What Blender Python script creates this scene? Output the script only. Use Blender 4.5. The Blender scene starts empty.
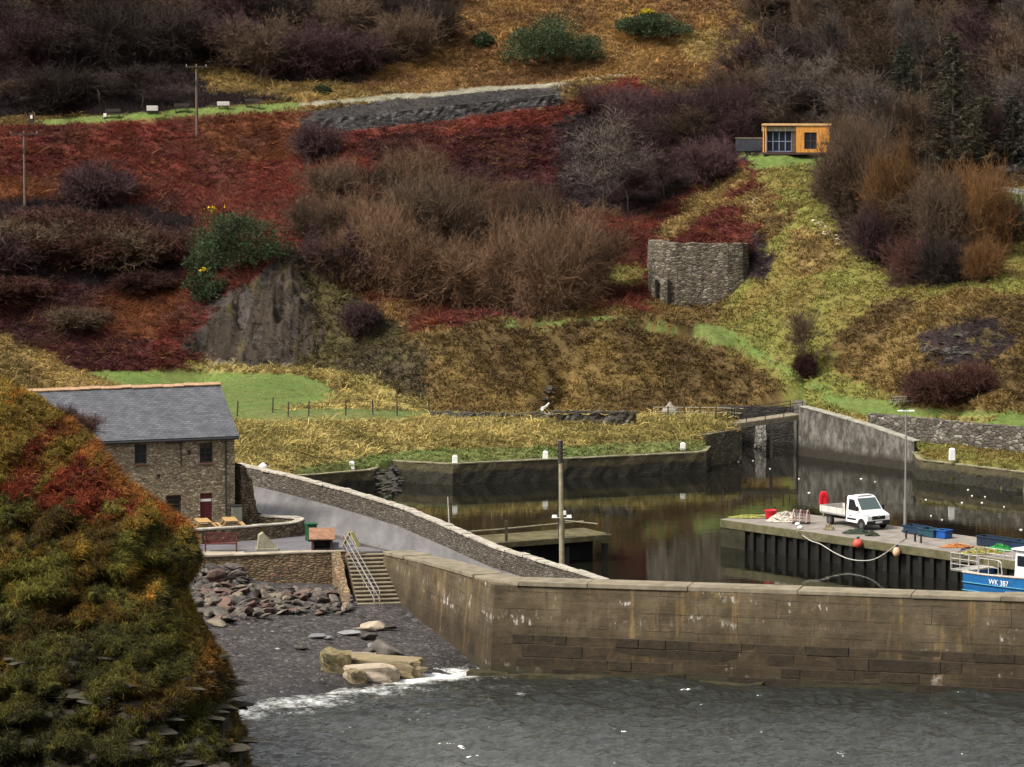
import bpy, bmesh, math, random
import numpy as np
from mathutils import Vector, Matrix
random.seed(7)
RNG = np.random.default_rng(7)
PI = math.pi
S = bpy.context.scene
C = S.collection
# ------------------------------------------------------------------ camera
W, H, F = 1024, 767, 3480.0
CAMZ = 30.0
PITCH = math.atan(314.5 / F)
CP, SP = math.cos(PITCH), math.sin(PITCH)
cam_data = bpy.data.cameras.new('camera')
cam = bpy.data.objects.new('camera', cam_data); C.objects.link(cam)
cam.location = (0, 0, CAMZ)
cam.rotation_euler = (PI / 2 - PITCH, 0, 0)
cam_data.sensor_fit = 'HORIZONTAL'
cam_data.angle = 2 * math.atan(512 / F)
cam_data.clip_start = 1.0
cam_data.clip_end = 6000
S.camera = cam

def ray(u, v):
    a, b = u - 512.0, 383.5 - v
    return Vector((a, F * CP + b * SP, -F * SP + b * CP))
def V(u, v, d):                      # point seen at (u, v) standing d metres down the valley
    r = ray(u, v); k = d / r.y
    return Vector((r.x * k, d, CAMZ + r.z * k))
def Z(u, v, z):                      # point seen at (u, v) at height z
    r = ray(u, v); k = (z - CAMZ) / r.z
    return Vector((r.x * k, r.y * k, z))
def plane_hit(u, v, p0, n):
    r = ray(u, v); o = Vector((0, 0, CAMZ)); n = Vector(n)
    k = (Vector(p0) - o).dot(n) / r.dot(n)
    return o + r * k
def project(x, y, z):
    zz = z - CAMZ
    dep = y * CP - zz * SP
    up = y * SP + zz * CP
    return 512 + F * x / dep, 383.5 - F * up / dep
def road_z(y): return 3.05 + 0.041 * (y - 188.0)
def road_hit(u, v):
    r = ray(u, v)                    # z = 3.05 + .041 (y-188)
    k = (3.05 - .041 * 188 - CAMZ) / (r.z - .041 * r.y)
    return Vector((r.x * k, r.y * k, CAMZ + r.z * k))

# ------------------------------------------------------------------ noise
def _hash(ix, iy, seed):
    h = (ix * 374761393 + iy * 668265263 + seed * 1442695041) & 0xffffffff
    h = ((h ^ (h >> 13)) * 1274126177) & 0xffffffff
    return ((h ^ (h >> 16)) & 0xffff) / 65535.0
def vnoise(x, y, seed=0):
    x = np.asarray(x, float); y = np.asarray(y, float)
    ix = np.floor(x).astype(np.int64); iy = np.floor(y).astype(np.int64)
    fx = x - ix; fy = y - iy
    fx = fx * fx * (3 - 2 * fx); fy = fy * fy * (3 - 2 * fy)
    a = _hash(ix, iy, seed); b = _hash(ix + 1, iy, seed)
    c = _hash(ix, iy + 1, seed); d = _hash(ix + 1, iy + 1, seed)
    return (a * (1 - fx) + b * fx) * (1 - fy) + (c * (1 - fx) + d * fx) * fy
def fbm(x, y, seed=0, oct=4):
    s = 0; a = .5; t = 0
    for i in range(oct):
        s = s + a * vnoise(x, y, seed + i * 17); t += a
        x = np.asarray(x) * 2.03 + 5.1; y = np.asarray(y) * 2.03 + 9.7; a *= .5
    return s / t
def inside(poly, x, y):
    x = np.asarray(x, float); y = np.asarray(y, float)
    r = np.zeros(x.shape, bool); n = len(poly)
    for i in range(n):
        x0, y0 = poly[i][0], poly[i][1]; x1, y1 = poly[(i + 1) % n][0], poly[(i + 1) % n][1]
        if y0 == y1: continue
        c = ((y0 > y) != (y1 > y)) & (x < (x1 - x0) * (y - y0) / (y1 - y0) + x0)
        r ^= c
    return r

# ------------------------------------------------------------------ materials
def new_mat(name):
    m = bpy.data.materials.new(name); m.use_nodes = True
    nt = m.node_tree; b = nt.nodes['Principled BSDF']
    b.inputs['Specular IOR Level'].default_value = .3
    return m, nt, b
def node(nt, t, **k):
    n = nt.nodes.new(t)
    for a, v in k.items():
        if a in n.inputs.keys(): n.inputs[a].default_value = v
        else: setattr(n, a, v)
    return n
def L(nt, a, b): nt.links.new(a, b)
def rgb(c): return (c[0], c[1], c[2], 1)
def ramp(nt, fac, stops):
    r = nt.nodes.new('ShaderNodeValToRGB'); e = r.color_ramp.elements
    while len(e) < len(stops): e.new(.5)
    for i, (p, c) in enumerate(stops):
        e[i].position = p; e[i].color = rgb(c)
    L(nt, fac, r.inputs['Fac']); return r.outputs['Color']
def obj_coord(nt, scale=(1, 1, 1), rot=(0, 0, 0)):
    tc = nt.nodes.new('ShaderNodeTexCoord'); mp = nt.nodes.new('ShaderNodeMapping')
    mp.inputs['Scale'].default_value = scale; mp.inputs['Rotation'].default_value = rot
    L(nt, tc.outputs['Object'], mp.inputs['Vector']); return mp.outputs['Vector']
def noise(nt, vec, scale, detail=4, rough=.55):
    n = node(nt, 'ShaderNodeTexNoise', Scale=scale, Detail=detail, Roughness=rough)
    L(nt, vec, n.inputs['Vector']); return n.outputs['Fac']
def mixc(nt, fac, a, b, mode='MIX'):
    m = nt.nodes.new('ShaderNodeMix'); m.data_type = 'RGBA'; m.blend_type = mode
    for v, i in ((fac, 0), (a, 6), (b, 7)):
        if hasattr(v, 'is_linked'): L(nt, v, m.inputs[i])
        else: m.inputs[i].default_value = rgb(v) if i else v
    return m.outputs[2]
def math_(nt, op, a, b=0.0, clamp=False):
    m = nt.nodes.new('ShaderNodeMath'); m.operation = op; m.use_clamp = clamp
    for v, i in ((a, 0), (b, 1)):
        if hasattr(v, 'is_linked'): L(nt, v, m.inputs[i])
        else: m.inputs[i].default_value = v
    return m.outputs[0]
def bump(nt, b, height, strength=.5, dist=.05):
    n = node(nt, 'ShaderNodeBump', Strength=strength, Distance=dist)
    L(nt, height, n.inputs['Height']); L(nt, n.outputs['Normal'], b.inputs['Normal'])

def m_plain(name, col, rough=.6, var=.25, metal=0, scale=3.0, spec=.3, bmp=0):
    m, nt, b = new_mat(name)
    v = obj_coord(nt)
    f = noise(nt, v, scale, 5, .65)
    lo = [c * (1 - var) for c in col]; hi = [min(1, c * (1 + var)) for c in col]
    L(nt, ramp(nt, f, [(.3, lo), (.7, hi)]), b.inputs['Base Color'])
    b.inputs['Roughness'].default_value = rough; b.inputs['Metallic'].default_value = metal
    b.inputs['Specular IOR Level'].default_value = spec
    if bmp: bump(nt, b, noise(nt, v, scale * 4, 4), .6, bmp)
    return m
def m_rubble(name, cols, joint=(.03, .026, .022), size=.32, flat=2.6, moss=None, wide=.06):
    """random rubble walling of flat stones: stretched cells, each its own colour, dark joints"""
    m, nt, b = new_mat(name)
    k = 1 / size
    v = obj_coord(nt, (k, k, k * flat))
    nz = node(nt, 'ShaderNodeTexNoise', Scale=1.6, Detail=2.0); L(nt, v, nz.inputs['Vector'])
    vm = nt.nodes.new('ShaderNodeVectorMath'); vm.operation = 'MULTIPLY_ADD'
    L(nt, nz.outputs['Color'], vm.inputs[0]); vm.inputs[1].default_value = (.5, .5, .5); L(nt, v, vm.inputs[2])
    vo = node(nt, 'ShaderNodeTexVoronoi', Scale=1.0); L(nt, vm.outputs[0], vo.inputs['Vector'])
    ve = node(nt, 'ShaderNodeTexVoronoi', Scale=1.0); ve.feature = 'DISTANCE_TO_EDGE'; L(nt, vm.outputs[0], ve.inputs['Vector'])
    sep = nt.nodes.new('ShaderNodeSeparateColor'); L(nt, vo.outputs['Color'], sep.inputs[0])
    n = len(cols)
    c = ramp(nt, sep.outputs[0], [(i / max(1, n - 1), cols[i]) for i in range(n)])
    f = noise(nt, obj_coord(nt), 5, 5, .7)
    c = mixc(nt, 1.0, c, ramp(nt, f, [(.25, (.55, .55, .55)), (.75, (1.3, 1.3, 1.3))]), 'MULTIPLY')
    if moss:
        g = noise(nt, obj_coord(nt), .5, 5, .65)
        c = mixc(nt, ramp(nt, g, [(.48, (0, 0, 0)), (.66, (.75, .75, .75))]), c, moss)
    e = ramp(nt, ve.outputs['Distance'], [(wide * .3, (1, 1, 1)), (wide * 1.6, (0, 0, 0))])
    c = mixc(nt, e, c, joint)
    L(nt, c, b.inputs['Base Color']); b.inputs['Roughness'].default_value = .9
    h = ramp(nt, ve.outputs['Distance'], [(0, (0, 0, 0)), (wide * 3, (.7, .7, .7)), (.5, (1, 1, 1))])
    bump(nt, b, h, .9, .05)
    return m
def m_attr(name, rough=.9, scale=(2, 9), transl=0, amt=(.6, 1.4), bmp=.06, spec=.15):
    """colour from the surface's own 'Col' attribute with fine mottling"""
    m, nt, b = new_mat(name)
    a = nt.nodes.new('ShaderNodeAttribute'); a.attribute_name = 'Col'
    v = obj_coord(nt)
    c = a.outputs['Color']
    if amt:
        f1 = noise(nt, v, scale[0], 5, .7); f2 = noise(nt, v, scale[1], 3, .6)
        f = math_(nt, 'MULTIPLY', math_(nt, 'ADD', f1, f2), .5)
        c = mixc(nt, 1.0, c, ramp(nt, f, [(.35, (amt[0],) * 3), (.65, (amt[1],) * 3)]), 'MULTIPLY')
        if bmp: bump(nt, b, f, .8, bmp)
    L(nt, c, b.inputs['Base Color'])
    b.inputs['Roughness'].default_value = rough; b.inputs['Specular IOR Level'].default_value = spec
    if transl:
        t = nt.nodes.new('ShaderNodeBsdfTranslucent'); L(nt, c, t.inputs['Color'])
        mx = nt.nodes.new('ShaderNodeMixShader'); mx.inputs[0].default_value = transl
        L(nt, b.outputs[0], mx.inputs[1]); L(nt, t.outputs[0], mx.inputs[2])
        L(nt, mx.outputs[0], nt.nodes['Material Output'].inputs['Surface'])
    return m

# ------------------------------------------------------------------ mesh building
class MB:
    def __init__(s): s.v = []; s.f = []; s.mi = []; s.cur = 0
    def add(s, vs, fs):
        o = len(s.v); s.v += [tuple(p) for p in vs]
        s.f += [[i + o for i in q] for q in fs]; s.mi += [s.cur] * len(fs)
    def box(s, c, d, rz=0, M=None, taper=1.0):
        x, y, z = d[0] / 2, d[1] / 2, d[2] / 2; P = []
        for dz in (-1, 1):
            t = taper if dz > 0 else 1
            for a, b in ((-1, -1), (1, -1), (1, 1), (-1, 1)): P.append(Vector((a * x * t, b * y * t, dz * z)))
        R = M if M is not None else Matrix.Rotation(rz, 3, 'Z')
        P = [R @ p + Vector(c) for p in P]
        s.add(P, [(0, 3, 2, 1), (4, 5, 6, 7), (0, 1, 5, 4), (1, 2, 6, 5), (2, 3, 7, 6), (3, 0, 4, 7)])
    def prism(s, poly, z0, z1):
        n = len(poly)
        zb = z0 if callable(z0) else (lambda p: z0); zt = z1 if callable(z1) else (lambda p: z1)
        a = [(p[0], p[1], zb(p)) for p in poly]; t = [(p[0], p[1], zt(p)) for p in poly]
        s.add(a + t, [list(range(n))[::-1], list(range(n, 2 * n))] + [(i, (i + 1) % n, n + (i + 1) % n, n + i) for i in range(n)])
    def extrude(s, prof, axis_o, ux, uz, uy, w0, w1):
        """profile of (a, b) in plane ux/uz, from w0 to w1 along uy"""
        n = len(prof); o = Vector(axis_o); ux, uz, uy = Vector(ux), Vector(uz), Vector(uy)
        A = [o + ux * a + uz * b + uy * w0 for a, b in prof]; B = [o + ux * a + uz * b + uy * w1 for a, b in prof]
        s.add(A + B, [list(range(n))[::-1], list(range(n, 2 * n))] + [(i, (i + 1) % n, n + (i + 1) % n, n + i) for i in range(n)])
    def tube(s, path, r, n=6, caps=True):
        path = [Vector(p) for p in path]; rs = r if isinstance(r, (list, tuple)) else [r] * len(path)
        rings = []
        for i, p in enumerate(path):
            t = (path[min(i + 1, len(path) - 1)] - path[max(i - 1, 0)])
            t = t.normalized() if t.length > 1e-9 else Vector((0, 0, 1))
            u = t.cross(Vector((0, 0, 1)) if abs(t.z) < .9 else Vector((1, 0, 0))).normalized(); w = t.cross(u)
            rings += [p + (u * math.cos(2 * PI * k / n) + w * math.sin(2 * PI * k / n)) * rs[i] for k in range(n)]
        fs = []
        for i in range(len(path) - 1):
            for k in range(n):
                fs.append((i * n + k, i * n + (k + 1) % n, (i + 1) * n + (k + 1) % n, (i + 1) * n + k))
        if caps: fs += [list(range(n))[::-1], list(range((len(path) - 1) * n, len(path) * n))]
        s.add(rings, fs)
    def lathe(s, prof, c=(0, 0, 0), n=16):
        vs = [(c[0] + r * math.cos(2 * PI * k / n), c[1] + r * math.sin(2 * PI * k / n), c[2] + z) for r, z in prof for k in range(n)]
        fs = [(i * n + k, i * n + (k + 1) % n, (i + 1) * n + (k + 1) % n, (i + 1) * n + k) for i in range(len(prof) - 1) for k in range(n)]
        fs += [list(range(n))[::-1], list(range((len(prof) - 1) * n, len(prof) * n))]
        s.add(vs, fs)
    def ball(s, c, r, sq=(1, 1, 1), n=10):
        prof = [(max(.001, math.sin(PI * i / n)) * r, -math.cos(PI * i / n) * r) for i in range(n + 1)]
        o = len(s.v); s.lathe(prof, (0, 0, 0), n + 4)
        for i in range(o, len(s.v)):
            p = s.v[i]; s.v[i] = (p[0] * sq[0] + c[0], p[1] * sq[1] + c[1], p[2] * sq[2] + c[2])
    def build(s, name, mat, parent=None, bevel=0, smooth=False, loc=None, uv=False):
        me = bpy.data.meshes.new(name); me.from_pydata(s.v, [], s.f)
        for m in (mat if isinstance(mat, (list, tuple)) else [mat]): me.materials.append(m)
        for i, p in enumerate(me.polygons): p.material_index = s.mi[i]; p.use_smooth = smooth
        bm = bmesh.new(); bm.from_mesh(me); bmesh.ops.recalc_face_normals(bm, faces=bm.faces); bm.to_mesh(me); bm.free()
        o = bpy.data.objects.new(name, me); C.objects.link(o)
        if parent: o.parent = parent
        if loc is not None: o.location = loc
        if bevel:
            b = o.modifiers.new('bevel', 'BEVEL'); b.width = bevel; b.segments = 2; b.limit_method = 'ANGLE'; b.angle_limit = .6
        return o
def fast_mesh(name, co, faces_loops, loop_tot, mat, col=None, smooth=False):
    me = bpy.data.meshes.new(name)
    nv = len(co); nl = len(faces_loops); nf = len(loop_tot)
    me.vertices.add(nv); me.vertices.foreach_set('co', np.asarray(co, np.float32).ravel())
    me.loops.add(nl); me.loops.foreach_set('vertex_index', np.asarray(faces_loops, np.int32))
    me.polygons.add(nf)
    st = np.concatenate([[0], np.cumsum(loop_tot)[:-1]]).astype(np.int32)
    me.polygons.foreach_set('loop_start', st)
    me.polygons.foreach_set('loop_total', np.asarray(loop_tot, np.int32))
    if smooth: me.polygons.foreach_set('use_smooth', np.ones(nf, bool))
    me.materials.append(mat)
    if col is not None:
        a = me.color_attributes.new('Col', 'FLOAT_COLOR', 'POINT')
        cc = np.ones((nv, 4), np.float32); cc[:, :3] = col
        a.data.foreach_set('color', cc.ravel())
    me.update(calc_edges=True); me.validate()
    return me
def link(name, me, parent=None, kind=None):
    o = bpy.data.objects.new(name, me); C.objects.link(o)
    if parent: o.parent = parent
    if kind: o['kind'] = kind
    return o
def grid_mesh(name, X, Y, Zg, mat, keep=None, col=None, smooth=True):
    ny, nx = X.shape
    idx = np.arange(ny * nx).reshape(ny, nx)
    q = np.stack([idx[:-1, :-1], idx[:-1, 1:], idx[1:, 1:], idx[1:, :-1]], -1).reshape(-1, 4)
    if keep is not None: q = q[keep[:-1, :-1].ravel()]
    co = np.stack([X, Y, Zg], -1).reshape(-1, 3)
    return fast_mesh(name, co, q.ravel(), np.full(len(q), 4), mat, None if col is None else col.reshape(-1, 3), smooth)
def empty(name, loc=(0, 0, 0), rz=0):
    o = bpy.data.objects.new(name, None); C.objects.link(o); o.location = loc; o.rotation_euler = (0, 0, rz); o.empty_display_size = .2
    return o
def tag(o, label, cat, group=None, kind=None):
    o['label'] = label; o['category'] = cat
    if group: o['group'] = group
    if kind: o['kind'] = kind
    return o
def thing(name, label, cat, loc=(0, 0, 0), rz=0, group=None):
    return tag(empty(name, loc, rz), label, cat, group)
def dup(root, loc=None, rz=None, scale=None, label=None, group=None):
    r = root.copy(); C.objects.link(r)
    if loc is not None: r.location = loc
    if rz is not None: r.rotation_euler = (r.rotation_euler[0], r.rotation_euler[1], rz)
    if scale is not None: r.scale = scale if isinstance(scale, (tuple, list)) else (scale,) * 3
    if label: r['label'] = label
    if group: r['group'] = group
    for ch in list(root.children):
        c = ch.copy(); C.objects.link(c); c.parent = r
        for g in list(ch.children):
            d = g.copy(); C.objects.link(d); d.parent = c
    return r
# ------------------------------------------------------------------ light
SUN_EL, SUN_AZ = math.radians(50), math.radians(240)     # azimuth clockwise from +Y (the way the camera looks)
wd = bpy.data.worlds.new('World'); S.world = wd; wd.use_nodes = True
nt = wd.node_tree; bg = nt.nodes['Background']
sky = nt.nodes.new('ShaderNodeTexSky'); sky.sky_type = 'NISHITA'; sky.sun_disc = False
sky.sun_elevation = SUN_EL; sky.sun_rotation = SUN_AZ
sky.air_density = 1.6; sky.dust_density = 6.0; sky.ozone_density = .6
hs = node(nt, 'ShaderNodeHueSaturation', Saturation=.1)
L(nt, sky.outputs[0], hs.inputs['Color']); L(nt, hs.outputs[0], bg.inputs['Color'])
bg.inputs['Strength'].default_value = .115
sd = bpy.data.lights.new('sun', 'SUN'); sd.energy = 2.8; sd.angle = math.radians(14); sd.color = (1, .93, .82)
sun = bpy.data.objects.new('sun', sd); C.objects.link(sun)
dirv = Vector((math.sin(SUN_AZ) * math.cos(SUN_EL), math.cos(SUN_AZ) * math.cos(SUN_EL), math.sin(SUN_EL)))
sun.rotation_euler = dirv.to_track_quat('Z', 'Y').to_euler()
sun.location = (0, 0, 120)
S.view_settings.view_transform = 'Standard'; S.view_settings.look = 'None'
S.view_settings.exposure = .66; S.view_settings.gamma = 1; S.view_settings.use_curve_mapping = False
S.cycles.max_bounces = 5; S.cycles.diffuse_bounces = 1; S.cycles.glossy_bounces = 3; S.cycles.transmission_bounces = 2
S.cycles.transparent_max_bounces = 6; S.cycles.caustics_reflective = False; S.cycles.caustics_refractive = False
S.cycles.use_denoising = True
# ================================================================== LAND
# --- height controls: (u, v, metres away)
ctrl = []
for u in (-60, 60, 200):
    s = (u + 60) / 260
    ctrl += [(u, 372, 298), (u, 390, 283), (u, 270 if u < 150 else 290, 312 if u < 150 else 309), (u, 190, 328), (u, 160, 334)]
ctrl += [(-60, 123, 341), (40, 121, 341), (150, 115, 341.5), (220, 110, 342), (300, 104, 343), (420, 93, 343), (500, 88, 344), (560, 83, 345), (625, 73, 349)]
ctrl += [(-60, 117, 346), (40, 115.5, 346), (150, 109.5, 346.5), (220, 105, 347), (300, 100, 347), (420, 90, 347), (500, 85, 348), (560, 80, 348.5), (625, 70, 353)]
ctrl += [(300, 134, 337), (420, 120, 337), (500, 112, 338), (560, 105, 339)]
for u in (-60, 100, 260, 420, 580, 740, 900, 1060):
    ctrl += [(u, 45, 358.5), (u, 0, 368.5), (u, -70, 388)]
# middle bank and shelf
for u, vb, vc in ((430, 408, 338), (500, 408, 327), (570, 408, 322), (640, 408, 318), (700, 404, 322)):
    ctrl += [(u, vb, 280), (u, (vb + vc) / 2 + 8, 284.5), (u, vc, 290)]
ctrl += [(400, 405, 284), (390, 345, 293), (360, 320, 298), (450, 318, 298), (520, 313, 297), (600, 308, 297.5), (660, 306, 299), (640, 285, 303), (700, 298, 302)]
for u, a, b in ((340, 270, 308), (420, 270, 308), (500, 270, 309), (580, 270, 309), (640, 240, 312)):
    ctrl += [(u, a, b), (u, 215, 319), (u, 165, 329)]
# scar and its shoulders
ctrl += [(285, 252, 306), (240, 230, 313), (285, 300, 300), (230, 320, 300), (190, 345, 299), (340, 310, 300.5), (370, 345, 296.5), (300, 360, 295), (240, 365, 296), (330, 380, 291)]
# right hand slope and path
ctrl += [(720, 330, 296), (760, 360, 286), (800, 384, 278.5), (850, 404, 272), (900, 412, 268.5), (960, 420, 265), (1040, 424, 262)]
ctrl += [(748, 276, 301.5), (770, 300, 295), (800, 300, 291), (800, 340, 285), (800, 230, 303), (800, 198, 311), (765, 185, 316), (750, 152, 324.5), (800, 151, 325), (845, 152, 325), (800, 146, 331), (740, 148, 330)]
ctrl += [(700, 240, 311), (700, 190, 322), (740, 215, 311), (764, 240, 306), (690, 140, 334)]
for u in (890, 980, 1060):
    ctrl += [(u, 400, 264.5 if u > 900 else 272), (u, 375, 268 if u > 900 else 275), (u, 335, 273.5 if u > 900 else 280), (u, 290, 281 if u > 900 else 287), (u, 250, 291 if u > 900 else 297), (u, 220, 300 if u > 900 else 304), (u, 205, 306), (u, 160, 318), (u, 100, 335)]
# right quay terrace
ctrl += [(940, 452, 255), (1000, 452, 254.5), (1000, 445, 258), (1040, 462, 250), (930, 446, 259), (960, 428, 262.6), (1000, 432, 261)]
CT = [V(*c) for c in ctrl]
# harbour side bank and field
for u, v, z in ((300, 474, 1.6), (375, 468, 1.6), (397, 459, 1.55), (453, 461, 1.5), (545, 456, 1.5), (640, 453, 1.5), (700, 450, 1.5),
                (260, 470, 3.2), (330, 462, 2.2), (250, 440, 3.7), (330, 440, 3.1), (420, 440, 2.6), (520, 438, 2.5), (640, 432, 2.6),
                (240, 418, 4.0), (330, 416, 3.8), (420, 418, 3.1), (520, 418, 3.0), (640, 418, 2.9), (720, 420, 2.9),
                (120, 400, 4.1), (260, 400, 4.0), (120, 380, 4.1), (260, 380, 4.2), (340, 396, 4.3)):
    CT.append(Z(u, v, z))
for p in ((-34, 240, 6), (-26, 236, 4.6), (-22, 225, 4.2), (-14, 195, 3.9), (-24, 196, 4.1), (-24, 210, 4.1), (-18, 214, 4.1), (-26, 187, 3.6), (-16, 186, 3),
          (-90, 200, 30), (-90, 300, 16), (90, 260, 9), (90, 300, 22), (-100, 400, 50), (100, 400, 48), (0, 420, 50), (-200, 420, 52), (200, 420, 52),
          (200, 300, 28), (-200, 300, 30), (-200, 200, 34), (120, 236, 4)):
    CT.append(Vector(p))
P = np.array([[p.x, p.y] for p in CT]); ZC = np.array([p.z for p in CT])
def _k(r2): return np.where(r2 > 0, r2 * np.log(r2 + 1e-12), 0)
n = len(P)
sc = 100.0
Pn = P / sc
K = _k(((Pn[:, None] - Pn[None]) ** 2).sum(-1)) + np.eye(n) * 2e-4
A = np.zeros((n + 3, n + 3)); A[:n, :n] = K; A[:n, n] = 1; A[:n, n + 1:] = Pn; A[n, :n] = 1; A[n + 1:, :n] = Pn.T
wts = np.linalg.solve(A, np.concatenate([ZC, [0, 0, 0]]))
def tps(x, y):
    x = np.asarray(x, float).ravel() / sc; y = np.asarray(y, float).ravel() / sc
    out = np.empty(len(x))
    for i in range(0, len(x), 20000):
        a, b = x[i:i + 20000], y[i:i + 20000]
        out[i:i + 20000] = _k((a[:, None] - Pn[:, 0]) ** 2 + (b[:, None] - Pn[:, 1]) ** 2) @ wts[:n] + wts[n] + wts[n + 1] * a + wts[n + 2] * b
    return out
def zz(u, v, z): p = Z(u, v, z); return (p.x, p.y)
QA0, QA1, QB0, QB1, QB2 = zz(296, 477, 1.5), zz(374, 471, 1.5), zz(397, 461.5, 1.5), zz(453, 465, 1.45), zz(706, 453, 1.45)
IN = .55
ABUT0 = (14.6, 262.5); ABUT1 = (17.6, 265.4)
WEIR0 = (22.3, 269.5); WEIR1 = (30.2, 259.0)
QR0 = zz(918, 460, 1.4); QR1 = zz(1030, 473.5, 1.4)
def up(p): return (p[0] - .1, p[1] + .75)
LAND = [(-400, 186), (-27.5, 186), (-27.5, 194.5), (-17.2, 194.5), (-17.0, 221.5), up(QA0), up(QA1), up(QB0), up(QB1), up(QB2), ABUT0, ABUT1, (17.0, 279.5), (23.5, 279.5), (23.0, 270.2), (30.7, 259.9), (QR0[0], QR0[1] + .4), QR1, (62, 238), (400, 238), (400, 4000), (-400, 4000)]
xs = np.concatenate([np.arange(-400, -76, 12), np.arange(-76, 76, .45), np.arange(76, 401, 12)])
ys = np.concatenate([np.arange(186, 396, .45), np.arange(396, 480, 8), np.arange(480, 2600, 120)])
GX, GY = np.meshgrid(xs, ys)
GZ = np.empty(GX.shape)
near = GY < 440
GZ[near] = tps(GX[near], GY[near])
GZ[~near] = 0
yi = np.searchsorted(ys, 398)
top = GZ[yi - 1]
for j in range(yi, len(ys)):
    t = min(1, (ys[j] - 396) / 60)
    GZ[j] = top * (1 - t) + 47 * t + (fbm(xs * .01, xs * 0 + ys[j] * .01, 5) - .5) * 6 * t
# hummock behind the mill house
hx, hy = V(-18, 352, 221).x, 221
GZ = np.maximum(GZ, 11.5 - ((np.maximum(0, GX - hx) / 10.5) ** 1.5) * 8.2 - (np.abs(GY - 224) / 11) ** 2 * 6 - .0 * GX)
U0, V0 = project(GX, GY, GZ)
# relief
amp = np.clip((GZ - 4.0) / 4, 0, 1)
fieldm = np.clip((GZ - 4.6) / 2, 0.05, 1)
GZ = GZ + (fbm(GX * .11, GY * .11, 3, 4) - .5) * 2.2 * amp + (fbm(GX * .45, GY * .45, 8, 3) - .5) * .7 * fieldm
bankm = inside([(330, 330), (500, 315), (700, 322), (790, 372), (790, 405), (660, 412), (400, 412)], U0, V0)
g = fbm(GX * .5 + GY * .22, GX * .07, 4, 3)
GZ = np.where(bankm, GZ - np.clip(.5 - g, 0, 1) * 4.0, GZ)
scarm = inside([(285, 252), (320, 275), (375, 345), (330, 372), (190, 352)], U0, V0)
GZ = np.where(scarm, GZ - np.abs(vnoise(GX * .9, GY * .25, 2) - .5) * 2.2 - .4 + (fbm(GX * 1.0, GY * .8, 27, 3) - .5) * 2.0, GZ)
# rocky cleft in the bank where a trickle comes out
cl = V(548, 398, 281)
dcl = np.hypot((GX - cl.x - (GY - cl.y) * .3) / .9, (GY - cl.y) / 5.0)
GZ = GZ - 2.6 * np.exp(-dcl ** 2)
# keep clear under the yard, promenade and road
nearh = (GY < 232) & (GX > -29.5)
GZ = np.where(nearh & (GX > -27.0) & (GY < 214), np.minimum(GZ, 3.95), GZ)
land = inside(LAND, GX, GY)
GZL = GZ.copy()
GZ = np.where(land, GZ, -2.5)
XS, YS = xs, ys
def ground(x, y, G=None):
    G = GZ if G is None else G
    x = np.atleast_1d(np.asarray(x, float)); y = np.atleast_1d(np.asarray(y, float))
    i = np.clip(np.searchsorted(XS, x) - 1, 0, len(XS) - 2); j = np.clip(np.searchsorted(YS, y) - 1, 0, len(YS) - 2)
    fx = np.clip((x - XS[i]) / (XS[i + 1] - XS[i]), 0, 1); fy = np.clip((y - YS[j]) / (YS[j + 1] - YS[j]), 0, 1)
    return (G[j, i] * (1 - fx) + G[j, i + 1] * fx) * (1 - fy) + (G[j + 1, i] * (1 - fx) + G[j + 1, i + 1] * fx) * fy
def hit(u, v, d0=222, d1=396):
    """where the line of sight through (u, v) meets the hillside"""
    r = ray(u, v); d = np.arange(d0, d1, .25); k = d / r.y
    x, z = r.x * k, CAMZ + r.z * k
    g = ground(x, d, GZL)
    w = np.nonzero(z <= g)[0]
    i = w[0] if len(w) else len(d) - 1
    return Vector((x[i], d[i], float(g[i])))
# --- ground cover zones: colour A, colour B, cover kind
COV = ['gold', 'green', 'turf', 'bracken', 'heather', 'rock', 'gravel', 'wood', 'shale', 'bank']
PAL = dict(
    gold=((.29, .20, .07), (.18, .125, .045)), bank=((.18, .12, .04), (.085, .055, .022)), green=((.165, .165, .04), (.165, .125, .036)),
    turf=((.125, .165, .048), (.155, .16, .052)), bracken=((.16, .037, .025), (.09, .023, .019)), rust=((.17, .06, .025), (.10, .034, .018)),
    dark=((.07, .019, .018), (.04, .017, .017)), heather=((.036, .022, .021), (.022, .015, .016)), orange=((.25, .145, .05), (.15, .08, .035)),
    rock=((.078, .066, .058), (.04, .034, .03)), scargreen=((.085, .07, .028), (.055, .042, .026)), gravel=((.27, .25, .19), (.2, .19, .13)), shale=((.055, .048, .044), (.03, .027, .028)),
    wood=((.045, .03, .02), (.065, .042, .026)), field=((.115, .165, .04), (.135, .165, .046)), tuft=((.36, .285, .10), (.22, .18, .058)))
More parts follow.
